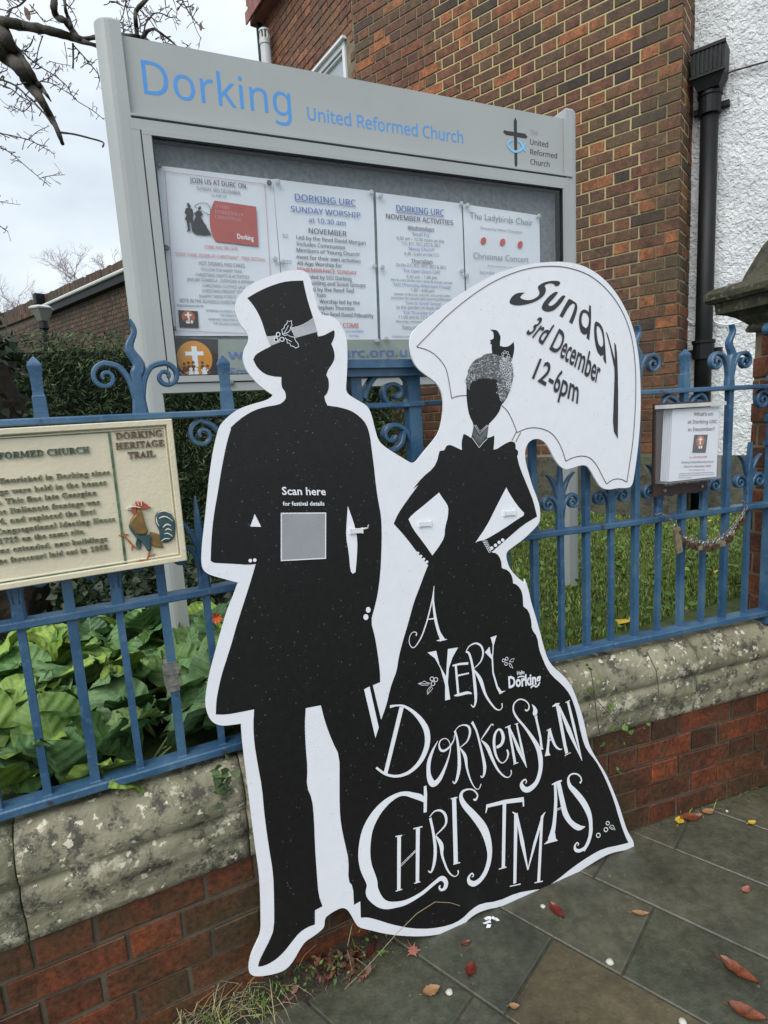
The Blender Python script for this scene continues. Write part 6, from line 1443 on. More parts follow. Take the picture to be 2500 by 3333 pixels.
# ------------------------------------------------------------------ foliage
import numpy as np
def leafcloud(name, mat, centres, size, rng, shape='yew', mats=None, parent=None, kind=None):
    """many small leaf faces at the given points (N,3) with outward normals"""
    pts = np.array([c[:3] for c in centres]); n = len(pts)
    nr = np.array([c[3:6] for c in centres])
    r1 = rng.normal(size=(n, 3)); d = r1+nr*.9; d /= np.linalg.norm(d, axis=1)[:, None]
    a = np.cross(d, rng.normal(size=(n, 3))); a /= np.linalg.norm(a, axis=1)[:, None]; b = np.cross(d, a)
    s = size*(.6+.9*rng.random(n))[:, None]
    if shape == 'yew': prof = [(-.9, 0), (0, .14), (.9, 0), (0, -.14)]
    elif shape == 'ivy': prof = [(-.55, 0), (-.35, .5), (.1, .42), (.75, 0), (.1, -.42), (-.35, -.5)]
    else: prof = [(-.8, 0), (-.1, .38), (.8, 0), (-.1, -.38)]
    k = len(prof)
    V = np.concatenate([pts+a*s*x+b*s*y+d*s*(.12*abs(y)) for x, y in prof], axis=1).reshape(-1, 3)
    me = bpy.data.meshes.new(name)
    me.vertices.add(len(V)); me.vertices.foreach_set('co', V.ravel())
    me.loops.add(n*k); me.loops.foreach_set('vertex_index', np.arange(n*k, dtype=np.int32))
    me.polygons.add(n); me.polygons.foreach_set('loop_start', np.arange(0, n*k, k, dtype=np.int32)); me.polygons.foreach_set('loop_total', np.full(n, k, dtype=np.int32))
    ml = mats or [mat]
    for m_ in ml: me.materials.append(m_)
    if len(ml) > 1: me.polygons.foreach_set('material_index', (rng.random(n) < .22).astype(np.int32))
    me.update(calc_edges=True); me.validate()
    return link(name, me, parent, kind)
NR = np.random.default_rng(4)
def hedge_box(root, P, u0, u1, v0, v1, d, n, bulge=.12, size=.022, core=True):
    cs = []
    for i in range(n):
        f_ = NR.random()
        if f_ < .72: u, v, h, nn = NR.uniform(u0, u1), NR.uniform(v0, v1), 0, P.N
        elif f_ < .9: u, v, h, nn = NR.uniform(u0, u1), v1, NR.uniform(-d, 0), Vector((0, 0, 1))
        else: u, v, h, nn = (u1 if NR.random() < .6 else u0), NR.uniform(v0, v1), NR.uniform(-d, 0), (P.U if NR.random() < .6 else -P.U)
        p = P.pt(u, v, h); q_ = mnoise.noise(p*3.2)*bulge+mnoise.noise(p*9)*bulge*.5
        # rounded shoulder
        if v > v1-.18: q_ -= ((v-(v1-.18))/.18)**2*.12
        p = p+nn*(q_-NR.random()**2*.09)
        cs.append((*p, *(nn+Vector((0, 0, .5)))))
    leafcloud('foliage', None, cs, size, NR, 'yew', [m_yew, m_yewtip], root)
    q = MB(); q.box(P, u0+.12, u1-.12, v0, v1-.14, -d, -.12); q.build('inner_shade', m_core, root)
HPl = Plane(Vector((-3.2, 3.55, 0)), Vector((.93, .37, 0)), Vector((0, 0, 1)))
hl = HPl.px(1340, 1400)[0]
hd_ = empty('yew_hedge', tuple(HPl.pt(2, GZ, 0)), 'dark clipped yew hedge behind the notice board', 'hedge')
hz1 = HPl.px(410, 1050)[1]; hz2 = HPl.px(120, 1085)[1]
print('hedge', hl, hz1, hz2)
hedge_box(hd_, HPl, 0.35, hl, GZ-.02, (hz1+hz2)/2, .8, 52000, .10, .024)
# ivy-covered stump at the left edge
iv = empty('ivy_clad_stump', (-1.95, 2.62, GZ), 'dark stump overgrown with variegated ivy at the left edge behind the railing', 'shrub')
q = MB(); vs = []; nn_ = 18
for i in range(14):
    z = GZ+i*.115; r_ = .42-.10*(i/13)**2
    for k_ in range(nn_):
        a = 2*math.pi*k_/nn_; p = Vector((math.cos(a), math.sin(a), z)); rr_ = r_*(1+.22*mnoise.noise(p*2.3)+.1*mnoise.noise(p*6)); vs.append((-2.02+rr_*p.x, 2.66+rr_*p.y, z))
q.add(vs, [(i*nn_+k_, i*nn_+(k_+1) % nn_, (i+1)*nn_+(k_+1) % nn_, (i+1)*nn_+k_) for i in range(13) for k_ in range(nn_)]+[tuple(range(13*nn_, 14*nn_))]); q.build('trunk', simple('dark_bark', (.035, .026, .02), .95, .5, 8, .03, bscale=20), iv, smooth=False)
cs = []
for i in range(2600):
    a = NR.uniform(0, 2*math.pi); z = NR.uniform(GZ, GZ+1.52); p = Vector((math.cos(a), math.sin(a), z))
    if mnoise.noise(p*2.1) < -.05 and NR.random() < .85: continue
    r_ = (.42-.10*((z-GZ)/1.5)**2)*(1+.22*mnoise.noise(p*2.3)+.1*mnoise.noise(p*6))+NR.uniform(.0, .07)
    cs.append((-2.02+r_*p.x, 2.66+r_*p.y, z, p.x, p.y, .5))
leafcloud('ivy_leaves', None, cs, .026, NR, 'ivy', [m_ivyd, m_ivy], iv)
# ivy ground cover behind the bed
cs = []
for i in range(3600):
    u, v = NR.uniform(-1.55, -.45), NR.uniform(2.5, 3.3); p = Vector((u, v, 0)); h = .16+.14*mnoise.noise(p*2.4)
    cs.append((u, v, GZ+NR.random()*max(.03, h), NR.normal()*.3, -.4, 1))
leafcloud('ivy_ground_cover', m_ivyd, cs, .028, NR, 'ivy', kind='stuff')
# grass
def grass(name, region, n, hgt, mat, kind='stuff', lean=.5, wd=.0019, keep=None):
    P_ = []
    while len(P_) < n:
        x, y = region(NR)
        if keep and not keep(x, y): continue
        P_.append((x, y))
    P_ = np.array(P_); n = len(P_)
    ang = NR.random(n)*2*np.pi; h = hgt*(.45+.9*NR.random(n)); ln_g = lean*NR.random(n)*h; wd_ = wd*(.6+.8*NR.random(n)); a2 = NR.random(n)*2*np.pi
    dx, dy = np.cos(ang)*wd_, np.sin(ang)*wd_; lx, ly = np.cos(a2)*ln_g, np.sin(a2)*ln_g
    V = np.zeros((n, 5, 3)); z0 = GZ-.004 if kind != 'pave' else 0
    V[:, 0] = np.stack([P_[:, 0]-dx, P_[:, 1]-dy, np.full(n, z0)], 1); V[:, 1] = np.stack([P_[:, 0]+dx, P_[:, 1]+dy, np.full(n, z0)], 1)
    V[:, 2] = np.stack([P_[:, 0]+dx*.8+lx*.35, P_[:, 1]+dy*.8+ly*.35, z0+h*.6], 1); V[:, 3] = np.stack([P_[:, 0]-dx*.8+lx*.35, P_[:, 1]-dy*.8+ly*.35, z0+h*.6], 1)
    V[:, 4] = np.stack([P_[:, 0]+lx*1.2, P_[:, 1]+ly*1.2, z0+h*(.9-.3*NR.random(n))], 1)
    me = bpy.data.meshes.new(name); me.vertices.add(n*5); me.vertices.foreach_set('co', V.ravel())
    idx = np.arange(n)[:, None]*5+np.array([0, 1, 2, 3, 3, 2, 4])[None, :]
    me.loops.add(n*7); me.loops.foreach_set('vertex_index', idx.ravel().astype(np.int32))
    st = (np.arange(n)[:, None]*7+np.array([0, 4])[None, :]).ravel().astype(np.int32); tt = np.tile([4, 3], n).astype(np.int32)
    me.polygons.add(2*n); me.polygons.foreach_set('loop_start', st); me.polygons.foreach_set('loop_total', tt); me.materials.append(mat); me.update(calc_edges=True)
    o = link(name, me); o['kind'] = 'stuff'; return o
nL = Vector((-math.sin(AL), math.cos(AL), 0)); nR_ = Vector((-math.sin(AR), math.cos(AR), 0))
def behind(x, y, d=.085): p = Vector((x, y, 0)); return (p.dot(nL)-DL > d) and (p.dot(nR_)-DR > d) if x < 3 else True
def notbuilding(x, y): return (Vector((x, y, 0))-C0).dot(FA.N) > .06 or (Vector((x, y, 0))-C0).dot(Adir) < -.0 and (Vector((x, y, 0))-WO).dot(FW.N) > .06
def vis(x, y): return inview((x, y, GZ), 40)
grass('lawn_grass', lambda g_: (g_.uniform(.2, 2.7), g_.uniform(1.75, 5.4)), 120000, .036, m_grass, keep=lambda x, y: behind(x, y) and notbuilding(x, y) and vis(x, y))
grass('left_lawn_grass', lambda g_: (g_.uniform(-3.4, -.2), g_.uniform(2.2, 4.2)), 26000, .045, m_grass, keep=lambda x, y: behind(x, y) and vis(x, y), wd=.0026)
cs = [(x, y, GZ+.02+NR.random()*.02, 0, -.3, 1.4) for x, y in ((NR.uniform(.4, 2.6), NR.uniform(1.9, 4.6)) for _ in range(1400)) if behind(x, y) and notbuilding(x, y)]
leafcloud('lawn_weeds', m_weed, cs, .022, NR, 'oval', kind='stuff')
# big crinkled bergenia leaves in the bed, each plant a thing
def berg_mesh(seed, folded):
    rb = random.Random(seed); q = MB(); n, m_ = 12, 9; vs = []
    L = 1.0
    for i in range(m_+1):
        t = i/m_; hw = .50*max(0, math.sin(math.pi*(t*.955+.04)))**.55*(.82+.30*t)
        for k_ in range(n+1):
            s_ = (k_/n-.5)*2; x = s_*hw
            edge = abs(s_) > .99
            tooth = .034*(1 if (i+seed) % 2 else -1)
            x += math.copysign(tooth, s_) if edge else 0
            y = t*L+(-.09*s_*s_*(1-t))+(.02*math.sin(k_*2.6+seed) if i == m_ else 0)
            z = .20*abs(s_)**1.5*folded+.075*math.sin(t*16-abs(s_)*5)*abs(s_)*.7-.26*t*t+.05*rb.uniform(-.3, .3)+.03*math.sin(s_*5+t*7+seed)
            vs.append((x, y-.0, z))
    F_ = [(i*(n+1)+k_, i*(n+1)+k_+1, (i+1)*(n+1)+k_+1, (i+1)*(n+1)+k_) for i in range(m_) for k_ in range(n)]
    q.add(vs, F_); return q
bm = [berg_mesh(s_, f_).mesh('leaf', m_berg, True) for s_, f_ in ((1, .5), (2, -.25), (3, .8), (4, .15), (5, -.5))]
bmp = [berg_mesh(s_, f_).mesh('leaf', m_bergp, True) for s_, f_ in ((6, .7), (7, .9))]
stem_mb = MB(); stem_mb.tube([(Vector((0, 0, 0)), .035), (Vector((0, .0, .5)), .03), (Vector((0, 0, 1)), .02)], 6); stem_me = stem_mb.mesh('leaf_stalk', m_bergp, True)
RB_ = random.Random(17)
spots = []
for i in range(1500):
    s_, d_ = RB_.uniform(-.62, .72), RB_.uniform(.12, 1.0)
    p = FL.pt(s_, GZ, -d_)
    if all((p-x).length > .125 for x in spots) and inview(p+Vector((0, 0, .1)), 120) : spots.append(p)
blab = 'clump of broad crinkled green bergenia leaves in the bed behind the left railing'
for bi, p in enumerate(spots[:80]):
    t_ = empty('bergenia_plant', tuple(p), blab, 'plant', 'bergenia plants in the bed behind the left railing')
    nl = RB_.randint(4, 6)
    for k_ in range(nl):
        a = k_*2.4+RB_.uniform(-.4, .4); el_ = RB_.uniform(.45, 1.3); sz = RB_.uniform(.11, .185)
        me = RB_.choice(bm if RB_.random() < .86 else bmp)
        st0 = Vector((math.cos(a)*.02, math.sin(a)*.02, 0)); hgt = RB_.uniform(.0, .10); base = st0+Vector((math.cos(a)*.05, math.sin(a)*.05, hgt))
        o = bpy.data.objects.new('leaf', me); COL.objects.link(o); o.parent = t_
        yd = Vector((math.cos(a)*math.cos(el_), math.sin(a)*math.cos(el_), math.sin(el_))); xd = Vector((-math.sin(a), math.cos(a), 0))*-1; zd = xd.cross(yd)
        Mx = Matrix((xd, yd, zd)).transposed().to_4x4()
        o.matrix_local = Matrix.Translation(base) @ Mx @ Matrix.Rotation(RB_.uniform(-.5, .5), 4, 'Y') @ Matrix.Scale(sz, 4)
        s2_ = bpy.data.objects.new('leaf_stalk', stem_me); COL.objects.link(s2_); s2_.parent = t_
        dv_ = base-st0*0; s2_.matrix_local = dv_.to_track_quat('Z', 'Y').to_matrix().to_4x4() @ Matrix.Diagonal((.12, .12, dv_.length, 1))
q = MB(); c_ = CAM+ray(705, 2010)*(1.95/ray(705, 2010).y)
for k_ in range(9):
    a = k_*.7; q.face([c_, c_+Vector((math.cos(a)*.02, -.006, math.sin(a)*.018)), c_+Vector((math.cos(a+.5)*.024, -.012, math.sin(a+.5)*.02)), c_+Vector((math.cos(a+.8)*.016, -.004, math.sin(a+.8)*.015))])
o = q.build('orange_flower', simple('orange_petals', (.65, .14, .03), .6, .2)); tag(o, 'small orange flower among the leaves left of the cut-out board', 'flower'); origin_to(o, c_)

# ------------------------------------------------------------------ bare trees
def at_depth(c_, x, y, Y): v = ray(*CP(c_, x, y)); return CAM+v*(Y/v.y)
tree = empty('bare_tree', tuple(at_depth('T', -900, 0, 5)*Vector((1, 1, 0)) if False else (-4.4, 5.0, GZ)), 'bare knobbly tree reaching in at the top left behind the notice board', 'tree')
RT_ = random.Random(8)
def limb(c_, pts, Y=5.0, nm='limb', mat=m_bark, n=8, dY=0.0):
    sc2 = CR[c_][2]; pp = catmull([(x, y, w_) for x, y, w_ in pts], 4); q = MB(); tp = []
    for i, (x, y, w_) in enumerate(pp):
        Yi = Y+dY*i/len(pp)+.06*math.sin(i*.7); tp.append((at_depth(c_, x, y, Yi), .84*w_*sc2*Yi/F/2*(1+.12*RT_.uniform(-1, 1))))
    q.tube(tp, n); q.build(nm, mat, tree, smooth=True); return tp
tw = MB()
def twig(c_, pts, Y=5.0, spurs=True, w0=12):
    sc2 = CR[c_][2]; pp = catmull([(x, y) for x, y in pts], 4); tp = []; n_ = len(pp)
    Y += RT_.uniform(-.3, .3)
    for i, (x, y) in enumerate(pp): tp.append((at_depth(c_, x, y, Y), w0*sc2*Y/F/2*(1-.5*i/n_)))
    tw.tube(tp, 5)
    if spurs:
        for i in range(1, n_-1):
            if RT_.random() < .8:
                p, r_ = tp[i]; d_ = Vector((RT_.uniform(-1, 1), RT_.uniform(-.4, .4), RT_.uniform(-1, 1))).normalized(); L_ = RT_.uniform(.02, .085)
                m1 = p+d_*L_*.5+Vector((0, 0, RT_.uniform(-.01, .01))); m2 = p+d_*L_
                tw.tube([(p, r_*.8), (m1, r_*.6), (m2, r_*.75), (m2+d_*.006, r_*.2)], 4)
                if RT_.random() < .5:
                    d2 = (d_+Vector((RT_.uniform(-1, 1), 0, RT_.uniform(-1, 1)))).normalized(); tw.tube([(m1, r_*.6), (m1+d2*L_*.5, r_*.6), (m1+d2*L_*.55, r_*.2)], 4)
limb('T', [(-1600, 900, 420), (-900, 500, 330), (-400, 350, 240), (-60, 300, 170), (100, 305, 150), (300, 345, 130), (600, 400, 118), (900, 480, 105), (1100, 555, 70), (1300, 615, 52), (1450, 660, 40)])
limb('T', [(-700, 380, 220), (-300, 480, 260), (-40, 640, 260), (150, 800, 225), (300, 960, 200), (420, 1150, 180), (540, 1330, 130), (660, 1530, 92), (760, 1720, 75), (845, 1940, 52)])
limb('T', [(-120, 250, 200), (30, 420, 220), (130, 600, 170), (260, 760, 140), (400, 960, 105), (500, 1150, 80), (570, 1330, 55), (620, 1460, 30)])
limb('T', [(745, -300, 110), (735, 0, 92), (728, 130, 90), (780, 240, 90), (870, 275, 92), (960, 390, 90), (1050, 500, 72), (1150, 525, 62), (1300, 500, 58), (1420, 490, 56)])
limb('T', [(860, -250, 40), (872, 0, 42), (890, 150, 46), (925, 250, 56), (965, 370, 60)])
limb('T2', [(330, 470, 56), (400, 480, 56), (600, 492, 55), (700, 520, 48), (770, 560, 38), (845, 612, 26)])
limb('T2', [(840, -160, 60), (735, -10, 55), (640, 90, 62), (590, 160, 62), (585, 280, 58), (600, 400, 60), (605, 480, 55)])
limb('T2', [(700, 500, 70), (725, 440, 55), (780, 405, 40), (845, 393, 34), (915, 440, 34), (1050, 540, 26), (1150, 630, 22), (1235, 705, 18)])
limb('T', [(830, 1790, 30), (1000, 1812, 26), (1200, 1862, 26), (1390, 1920, 24), (1385, 1985, 26)], n=6)
limb('T', [(985, 590, 30), (990, 800, 28), (985, 915, 26)], n=6)
limb('T', [(520, 1130, 90), (590, 1230, 60), (645, 1300, 40), (690, 1370, 14)], n=6)
for t_ in (('T', [(150, 600), (300, 700), (500, 870), (750, 1030), (900, 1160), (960, 1260), (1040, 1360), (1250, 1490), (1410, 1620)], 14), ('T', [(540, 1100), (680, 1120), (850, 1210), (1030, 1330)], 12), ('T', [(-80, 1780), (0, 1800), (200, 1840), (390, 1890), (520, 1950), (640, 1975)], 15), ('T', [(390, 1890), (500, 1780), (670, 1700)], 10),
           ('T', [(520, 1950), (620, 2010), (720, 2070), (740, 2140)], 8), ('T', [(-60, 1940), (0, 1980), (150, 2070), (300, 2200), (500, 2370), (680, 2520)], 13), ('T', [(560, 2400), (700, 2370), (880, 2360)], 10), ('T', [(-60, 3020), (60, 3090), (110, 3130)], 12), ('T', [(-60, 2715), (60, 2735), (280, 2765)], 8),
           ('T', [(980, 600), (1100, 730), (1230, 880), (1330, 1010), (1345, 1100)], 16), ('T', [(-60, 1050), (0, 1070), (200, 1150), (350, 1280), (500, 1420), (620, 1560), (700, 1680)], 22), ('T', [(0, 1140), (150, 1200), (280, 1300), (420, 1390), (330, 1500), (290, 1500), (160, 1430), (110, 1460), (50, 1440)], 13), ('T', [(420, 1390), (430, 1500)], 12),
           ('T', [(580, 480), (520, 660), (480, 870), (440, 925)], 13), ('T', [(460, 480), (410, 620), (300, 690)], 11), ('T', [(870, 570), (905, 800), (900, 900)], 9), ('T', [(660, 825), (800, 860), (960, 885)], 8), ('T', [(-60, 110), (150, 165), (330, 275)], 13), ('T', [(400, -80), (330, 10), (250, 80), (150, 120), (100, 230)], 22),
           ('T', [(400, 60), (500, 170), (600, 290), (720, 240)], 13), ('T', [(80, -20), (160, 100)], 12), ('T', [(890, 50), (960, 120), (1030, 260), (1000, 370)], 13), ('T', [(920, 120), (1010, 0)], 11), ('T', [(-40, 560), (150, 600), (300, 700), (450, 1090)], 7), ('T', [(300, 700), (450, 700)], 9), ('T', [(540, 1100), (700, 1030), (780, 940), (850, 935)], 12),
           ('T', [(1230, 880), (1300, 800)], 9), ('T', [(0, 980), (100, 940), (0, 900)], 11), ('T2', [(1190, -60), (1220, 0), (1260, 90), (1340, 210), (1400, 300), (1470, 370)], 17), ('T2', [(1275, -60), (1290, 20), (1330, 180), (1380, 330), (1440, 470), (1478, 515)], 11), ('T2', [(440, -50), (460, 80), (490, 250), (540, 430), (605, 590)], 13),
           ('T2', [(470, -40), (440, 100), (400, 250), (330, 330), (290, 400)], 14), ('T2', [(230, 20), (330, 30), (440, 90), (570, 100)], 14), ('T2', [(700, 470), (720, 330), (790, 230), (860, 175), (960, 190), (1050, 235), (1120, 230), (1190, 290)], 16), ('T2', [(650, 140), (770, 260), (860, 390)], 13), ('T2', [(690, 80), (800, 230), (850, 290), (900, 295)], 11), ('T2', [(620, 190), (650, 350), (600, 420)], 13),
           ('T2', [(920, 470), (960, 570), (990, 660)], 14), ('T2', [(950, 490), (1000, 580), (1035, 660)], 14), ('T2', [(360, 360), (450, 400), (540, 430)], 13), ('T2', [(420, 260), (420, 400), (430, 540)], 10), ('T2', [(980, -40), (1000, 100), (1050, 70)], 13), ('T2', [(1080, -40), (1125, 80)], 13), ('T2', [(1240, 680), (1290, 620), (1250, 590)], 13), ('T2', [(270, 400), (310, 340), (350, 330)], 16)):
    twig(t_[0], t_[1], w0=t_[2]*1.15)
tw.build('twigs', m_twig, tree, kind='stuff')
q = MB(); q.tube([(Vector((-4.4, 5.0, GZ-.1)), .30), (Vector((-4.35, 5.0, 2.2)), .24), (at_depth('T', -1600, 900, 5.0), .22)], 12); q.build('trunk', m_bark, tree, smooth=True)
def dryleaf(c_, x, y, Y, sz, lab, ang=0):
    p = at_depth(c_, x, y, Y); q = MB(); ca, sa = math.cos(ang), math.sin(ang)
    pr2 = [(0, .5), (.14, .3), (.2, 0), (.12, -.3), (0, -.5), (-.12, -.3), (-.18, 0), (-.12, .3)]
    vs = [p+RT*((x_*ca-y_*sa)*sz)+UP*((x_*sa+y_*ca)*sz)+_f*(.25*abs(x_)*sz) for x_, y_ in pr2]; vs.append(p)
    q.add(vs, [(k_, (k_+1) % 8, 8) for k_ in range(8)]); o = q.build('dead_leaf', m_dead); tag(o, lab, 'leaf'); origin_to(o, p)
m_dead = simple('dead_leaf_brown', (.11, .055, .03), .7, .4, 40)
dryleaf('T', 365, 185, 4.9, .12, 'withered brown leaf hanging from the bare branches at top left', .35)
dryleaf('T2', 1465, 360, 4.9, .07, 'curled brown leaf at the tip of the twig above the notice board', .1)
# faint twiggy trees far behind the wall
def fartree(x, Y, z, lab, seed, spread=1.6):
    rf = random.Random(seed); p = CAM+ray(x, 1000)*(Y/ray(x, 1000).y); root = empty('distant_tree', (p.x, p.y, GZ), lab, 'tree', 'distant bare trees beyond the far wall')
    q = MB(); q.tube([(Vector((p.x, p.y, GZ)), .16), (Vector((p.x, p.y, z-1.7)), .09)], 6); q.build('trunk', m_fartwig, root)
    q = MB()
    def br(a, d, L_, r_, n_):
        b = a+d*L_; mid = a+d*L_*.5+Vector((rf.uniform(-.05, .05),)*3); q.tube([(a, r_), (mid, r_*.8), (b, r_*.6)], 4, cap=False)
        if n_ == 0: return
        for _ in range(rf.choice((2, 3, 3))):
            dd = (d+Vector((rf.uniform(-.8, .8), rf.uniform(-.8, .8), rf.uniform(-.35, .7)))).normalized(); br(b, dd, L_*rf.uniform(.6, .85), r_*.62, n_-1)
    for _ in range(6): br(Vector((p.x, p.y, z-1.8+rf.uniform(0, .4))), Vector((rf.uniform(-1, 1), rf.uniform(-1, 1), rf.uniform(.2, 1))).normalized(), .55*spread, .022, 5)
    q.build('twigs', m_fartwig, root, kind='stuff')
fartree(90, 17, 5.7, 'hazy bare pinkish tree rising over the left end of the far wall', 3, 1.0)
fartree(330, 17, 6.6, 'hazy bare tree crown over the far wall beside the notice board post', 5, 1.0)

# ------------------------------------------------------------------ on the pavement
m_lo = simple('orange_wet_leaf', (.15, .042, .018), .35, .6, 50, .002)
m_lr = simple('dark_red_wet_leaf', (.13, .018, .012), .3, .35, 30, .001)
m_lt = simple('tan_leaf', (.30, .16, .07), .5, .3, 30, .001)
m_lp = simple('pink_leaf', (.33, .12, .09), .5, .3, 30, .001)
m_ly = simple('yellow_leaf', (.55, .38, .04), .5, .25, 30, .001)
def ground_leaf(x, y, L_, wd, ang, mat, lab, curl=.25, z=.002, maple=False):
    p = onz(x, y, z); q = MB(); n = 9; vs = []; ca, sa = math.cos(ang), math.sin(ang); rl = random.Random(int(x+y))
    def W(a, b, c): return p+Vector((a*ca-b*sa, a*sa+b*ca, max(.0005, c)))
    if maple:
        prof = []
        for k_ in range(20):
            a = 2*math.pi*k_/20; r_ = L_*.5*(1 if k_ % 4 == 0 else (.45 if k_ % 2 else .62)); prof.append((r_*math.cos(a), r_*math.sin(a)))
        q.add([W(a, b, .002+curl*.02*rl.random()) for a, b in prof]+[W(0, 0, .004)], [(k_, (k_+1) % 20, 20) for k_ in range(20)])
        q.ribbon(Plane(Vector((0, 0, p.z+.003)), Vector((1, 0, 0)), Vector((0, 1, 0))), [(p.x, p.y, .002), (p.x-ca*L_*.8, p.y-sa*L_*.8, .0025)], 0)
    else:
        for i in range(n+1):
            t = i/n; hw = wd/2*math.sin(math.pi*t**.85)**.8*(1+.1*math.sin(i*2.7))
            for s_ in (-1, -.4, 0, .4, 1): vs.append(W((t-.5)*L_, s_*hw, .002+curl*(abs(s_)**2)*wd*.5+curl*L_*.25*(2*t-1)**2+.001*rl.random()-(.001 if s_ == 0 else 0)))
        q.add(vs, [(i*5+k_, i*5+k_+1, (i+1)*5+k_+1, (i+1)*5+k_) for i in range(n) for k_ in range(4)])
        q.tube([(W(-L_*.5, 0, .003), .0012), (W(-L_*.72, wd*.1, .002), .0008)], 4)
    o = q.build('fallen_leaf', mat, smooth=True); tag(o, lab, 'leaf', 'fallen leaves on the pavement'); origin_to(o, p); return o
for a_ in [(2405, 3165, .100, .036, -1.0, m_lo, 'large wet orange leaf on the paving, upper one at the right edge'), (2432, 3300, .082, .038, -.6, m_lo, 'wet orange leaf on the paving in the bottom right corner'),
           (1812, 2968, .062, .030, -1.2, m_lr, 'dark red leaf lying on the slab under the woman\u2019s hem'), (2250, 2664, .085, .040, .1, m_lo, 'brown-orange leaf against the wall foot right of the board'), (2212, 2674, .045, .03, .9, m_ly, 'yellowish leaf tucked beside the brown leaf at the wall foot'),
           (2448, 2680, .032, .020, .2, m_ly, 'bright yellow leaf on the paving near the wall at right'), (2428, 2898, .038, .020, .5, m_lp, 'pale crumpled leaf alone on the right-hand slab'), (2085, 2975, .05, .018, -.2, m_lt, 'pale leaf fragments on the joint between slabs right of the hem'),
           (1518, 3072, .030, .016, .4, m_lo, 'small rust red leaf scrap below the woman\u2019s hem'), (1674, 3278, .028, .016, -.1, m_lt, 'small orange-tan leaf scrap at the bottom of the picture'), (1532, 3158, .045, .030, 1.2, m_lr, 'dark purplish curled leaf on the slab near the bottom'),
           (1010, 3135, .095, .048, 1.75, m_lo, 'large orange-brown leaf standing by the man\u2019s foot'), (1075, 3155, .085, .035, 1.5, m_lp, 'folded pinkish brown leaf in the litter between the figures\u2019 feet'), (1100, 3112, .055, .025, .6, m_lt, 'tan leaf lying over the litter between the figures\u2019 feet'), (1142, 3160, .055, .028, 1.4, m_lo, 'bright orange leaf right of the litter heap by the wall'),
           (1190, 3095, .080, .050, .9, m_lr, 'big dark crimson leaf against the wall under the board'), (1405, 3228, .050, .030, .3, m_lt, 'tan crumpled leaf on the slab right of the litter heap'), (946, 3245, .035, .022, .7, m_lp, 'pink leaf in the weeds left of the man\u2019s foot'), (2305, 2645, .05, .03, .2, m_lt, 'faded tan leaf in the grit along the right wall foot')]:
    ground_leaf(*a_)
ground_leaf(1345, 3098, .05, .05, -1.2, m_lp, 'pink star-shaped leaf with long stalk on the slab', maple=True)
def pebble(x, y, r_, lab, mat, nm='pebble', cat='pebble'):
    p = onz(x, y, .001); q = MB(); n_ = 8; vs = []
    for i, (f_, z_) in enumerate(((.8, 0), (1, .35), (.7, .7), (.2, .85))):
        for k_ in range(n_): vs.append(p+Vector((r_*f_*math.cos(k_*math.pi/4)*(1+.15*math.sin(k_*2+x)), r_*f_*math.sin(k_*math.pi/4), r_*z_)))
    q.add(vs, [(i*n_+k_, i*n_+(k_+1) % n_, (i+1)*n_+(k_+1) % n_, (i+1)*n_+k_) for i in range(3) for k_ in range(n_)]+[tuple(range(3*n_, 4*n_))])
    o = q.build(nm, mat, smooth=True); tag(o, lab, cat); origin_to(o, p)
m_peb = simple('pale_pebble', (.50, .50, .44), .6, .1)
pebble(1985, 3134, .011, 'round whitish pebble on the joint between bottom slabs', m_peb); pebble(1767, 2952, .008, 'small pale pebble near the hem above the dark red leaf', m_peb); pebble(1463, 3232, .010, 'smooth cream pebble on the slab near the bottom litter', m_peb)
pebble(2222, 3330, .011, 'pale pebble at the very bottom edge right of centre', m_peb); pebble(2366, 2641, .006, 'tiny white pebble in the grit along the right wall foot', m_peb)
p = onz(1600, 3010, .002); q = MB(); rs = random.Random(2)
for k_ in range(7):
    a = k_*.9; c_ = p+Vector((rs.uniform(-.02, .02), rs.uniform(-.012, .012), rs.uniform(.002, .010))); q.face([c_+Vector((math.cos(a+t)*.009, math.sin(a+t)*.006, rs.uniform(-.001, .006))) for t in (0, 1.5, 3.1, 4.6)])
o = q.build('crumpled_paper', m_paper); tag(o, 'crumpled white paper scrap under the edge of the woman\u2019s hem', 'litter'); origin_to(o, p)
# grit, weeds and dead grass along the wall foot
def foot(P, u, d, z=0): return P.pt(u, z, HB+d)
q = MB(); RG = random.Random(13)
for i in range(5200):
    side = RG.random() < .55
    P, u = (FL, RG.uniform(-.2, SL)) if side else (FR, RG.uniform(SR, 2.2))
    d = abs(RG.gauss(0, .022 if not side else .05)); c_ = foot(P, u, d+.002, -.001); s_ = RG.uniform(.001, .0042)
    vs = [c_+Vector((RG.uniform(-1, 1), RG.uniform(-1, 1), RG.uniform(0, 1)))*s_ for _ in range(4)]; q.add(vs, [(0, 1, 2), (0, 2, 3), (0, 3, 1), (1, 3, 2)])
q.build('grit', simple('grit_mix', (.10, .09, .065), .9, .9, 300), kind='stuff')
q = MB(); n1, n2 = 60, 8; vs = []
for i in range(n1+1):
    u = -.35+(SL+.35)*i/n1
    for k_ in range(n2+1):
        d = k_/n2; e_ = .05+.085*max(0, math.sin((u-.02)*3.4+1.1))+.03*mnoise.noise(Vector((u*6, 0, 0)))
        hgt = .030*(1-d)**1.3*(1+.6*mnoise.noise(Vector((u*18, d*5, 2))))-.002*d*2
        vs.append(foot(FL, u, -.01+e_*d, hgt-.001))
q.add(vs, [(i*(n2+1)+k_, i*(n2+1)+k_+1, (i+1)*(n2+1)+k_+1, (i+1)*(n2+1)+k_) for i in range(n1) for k_ in range(n2)]); q.build('wall_foot_soil', m_soil, kind='structure', smooth=True)
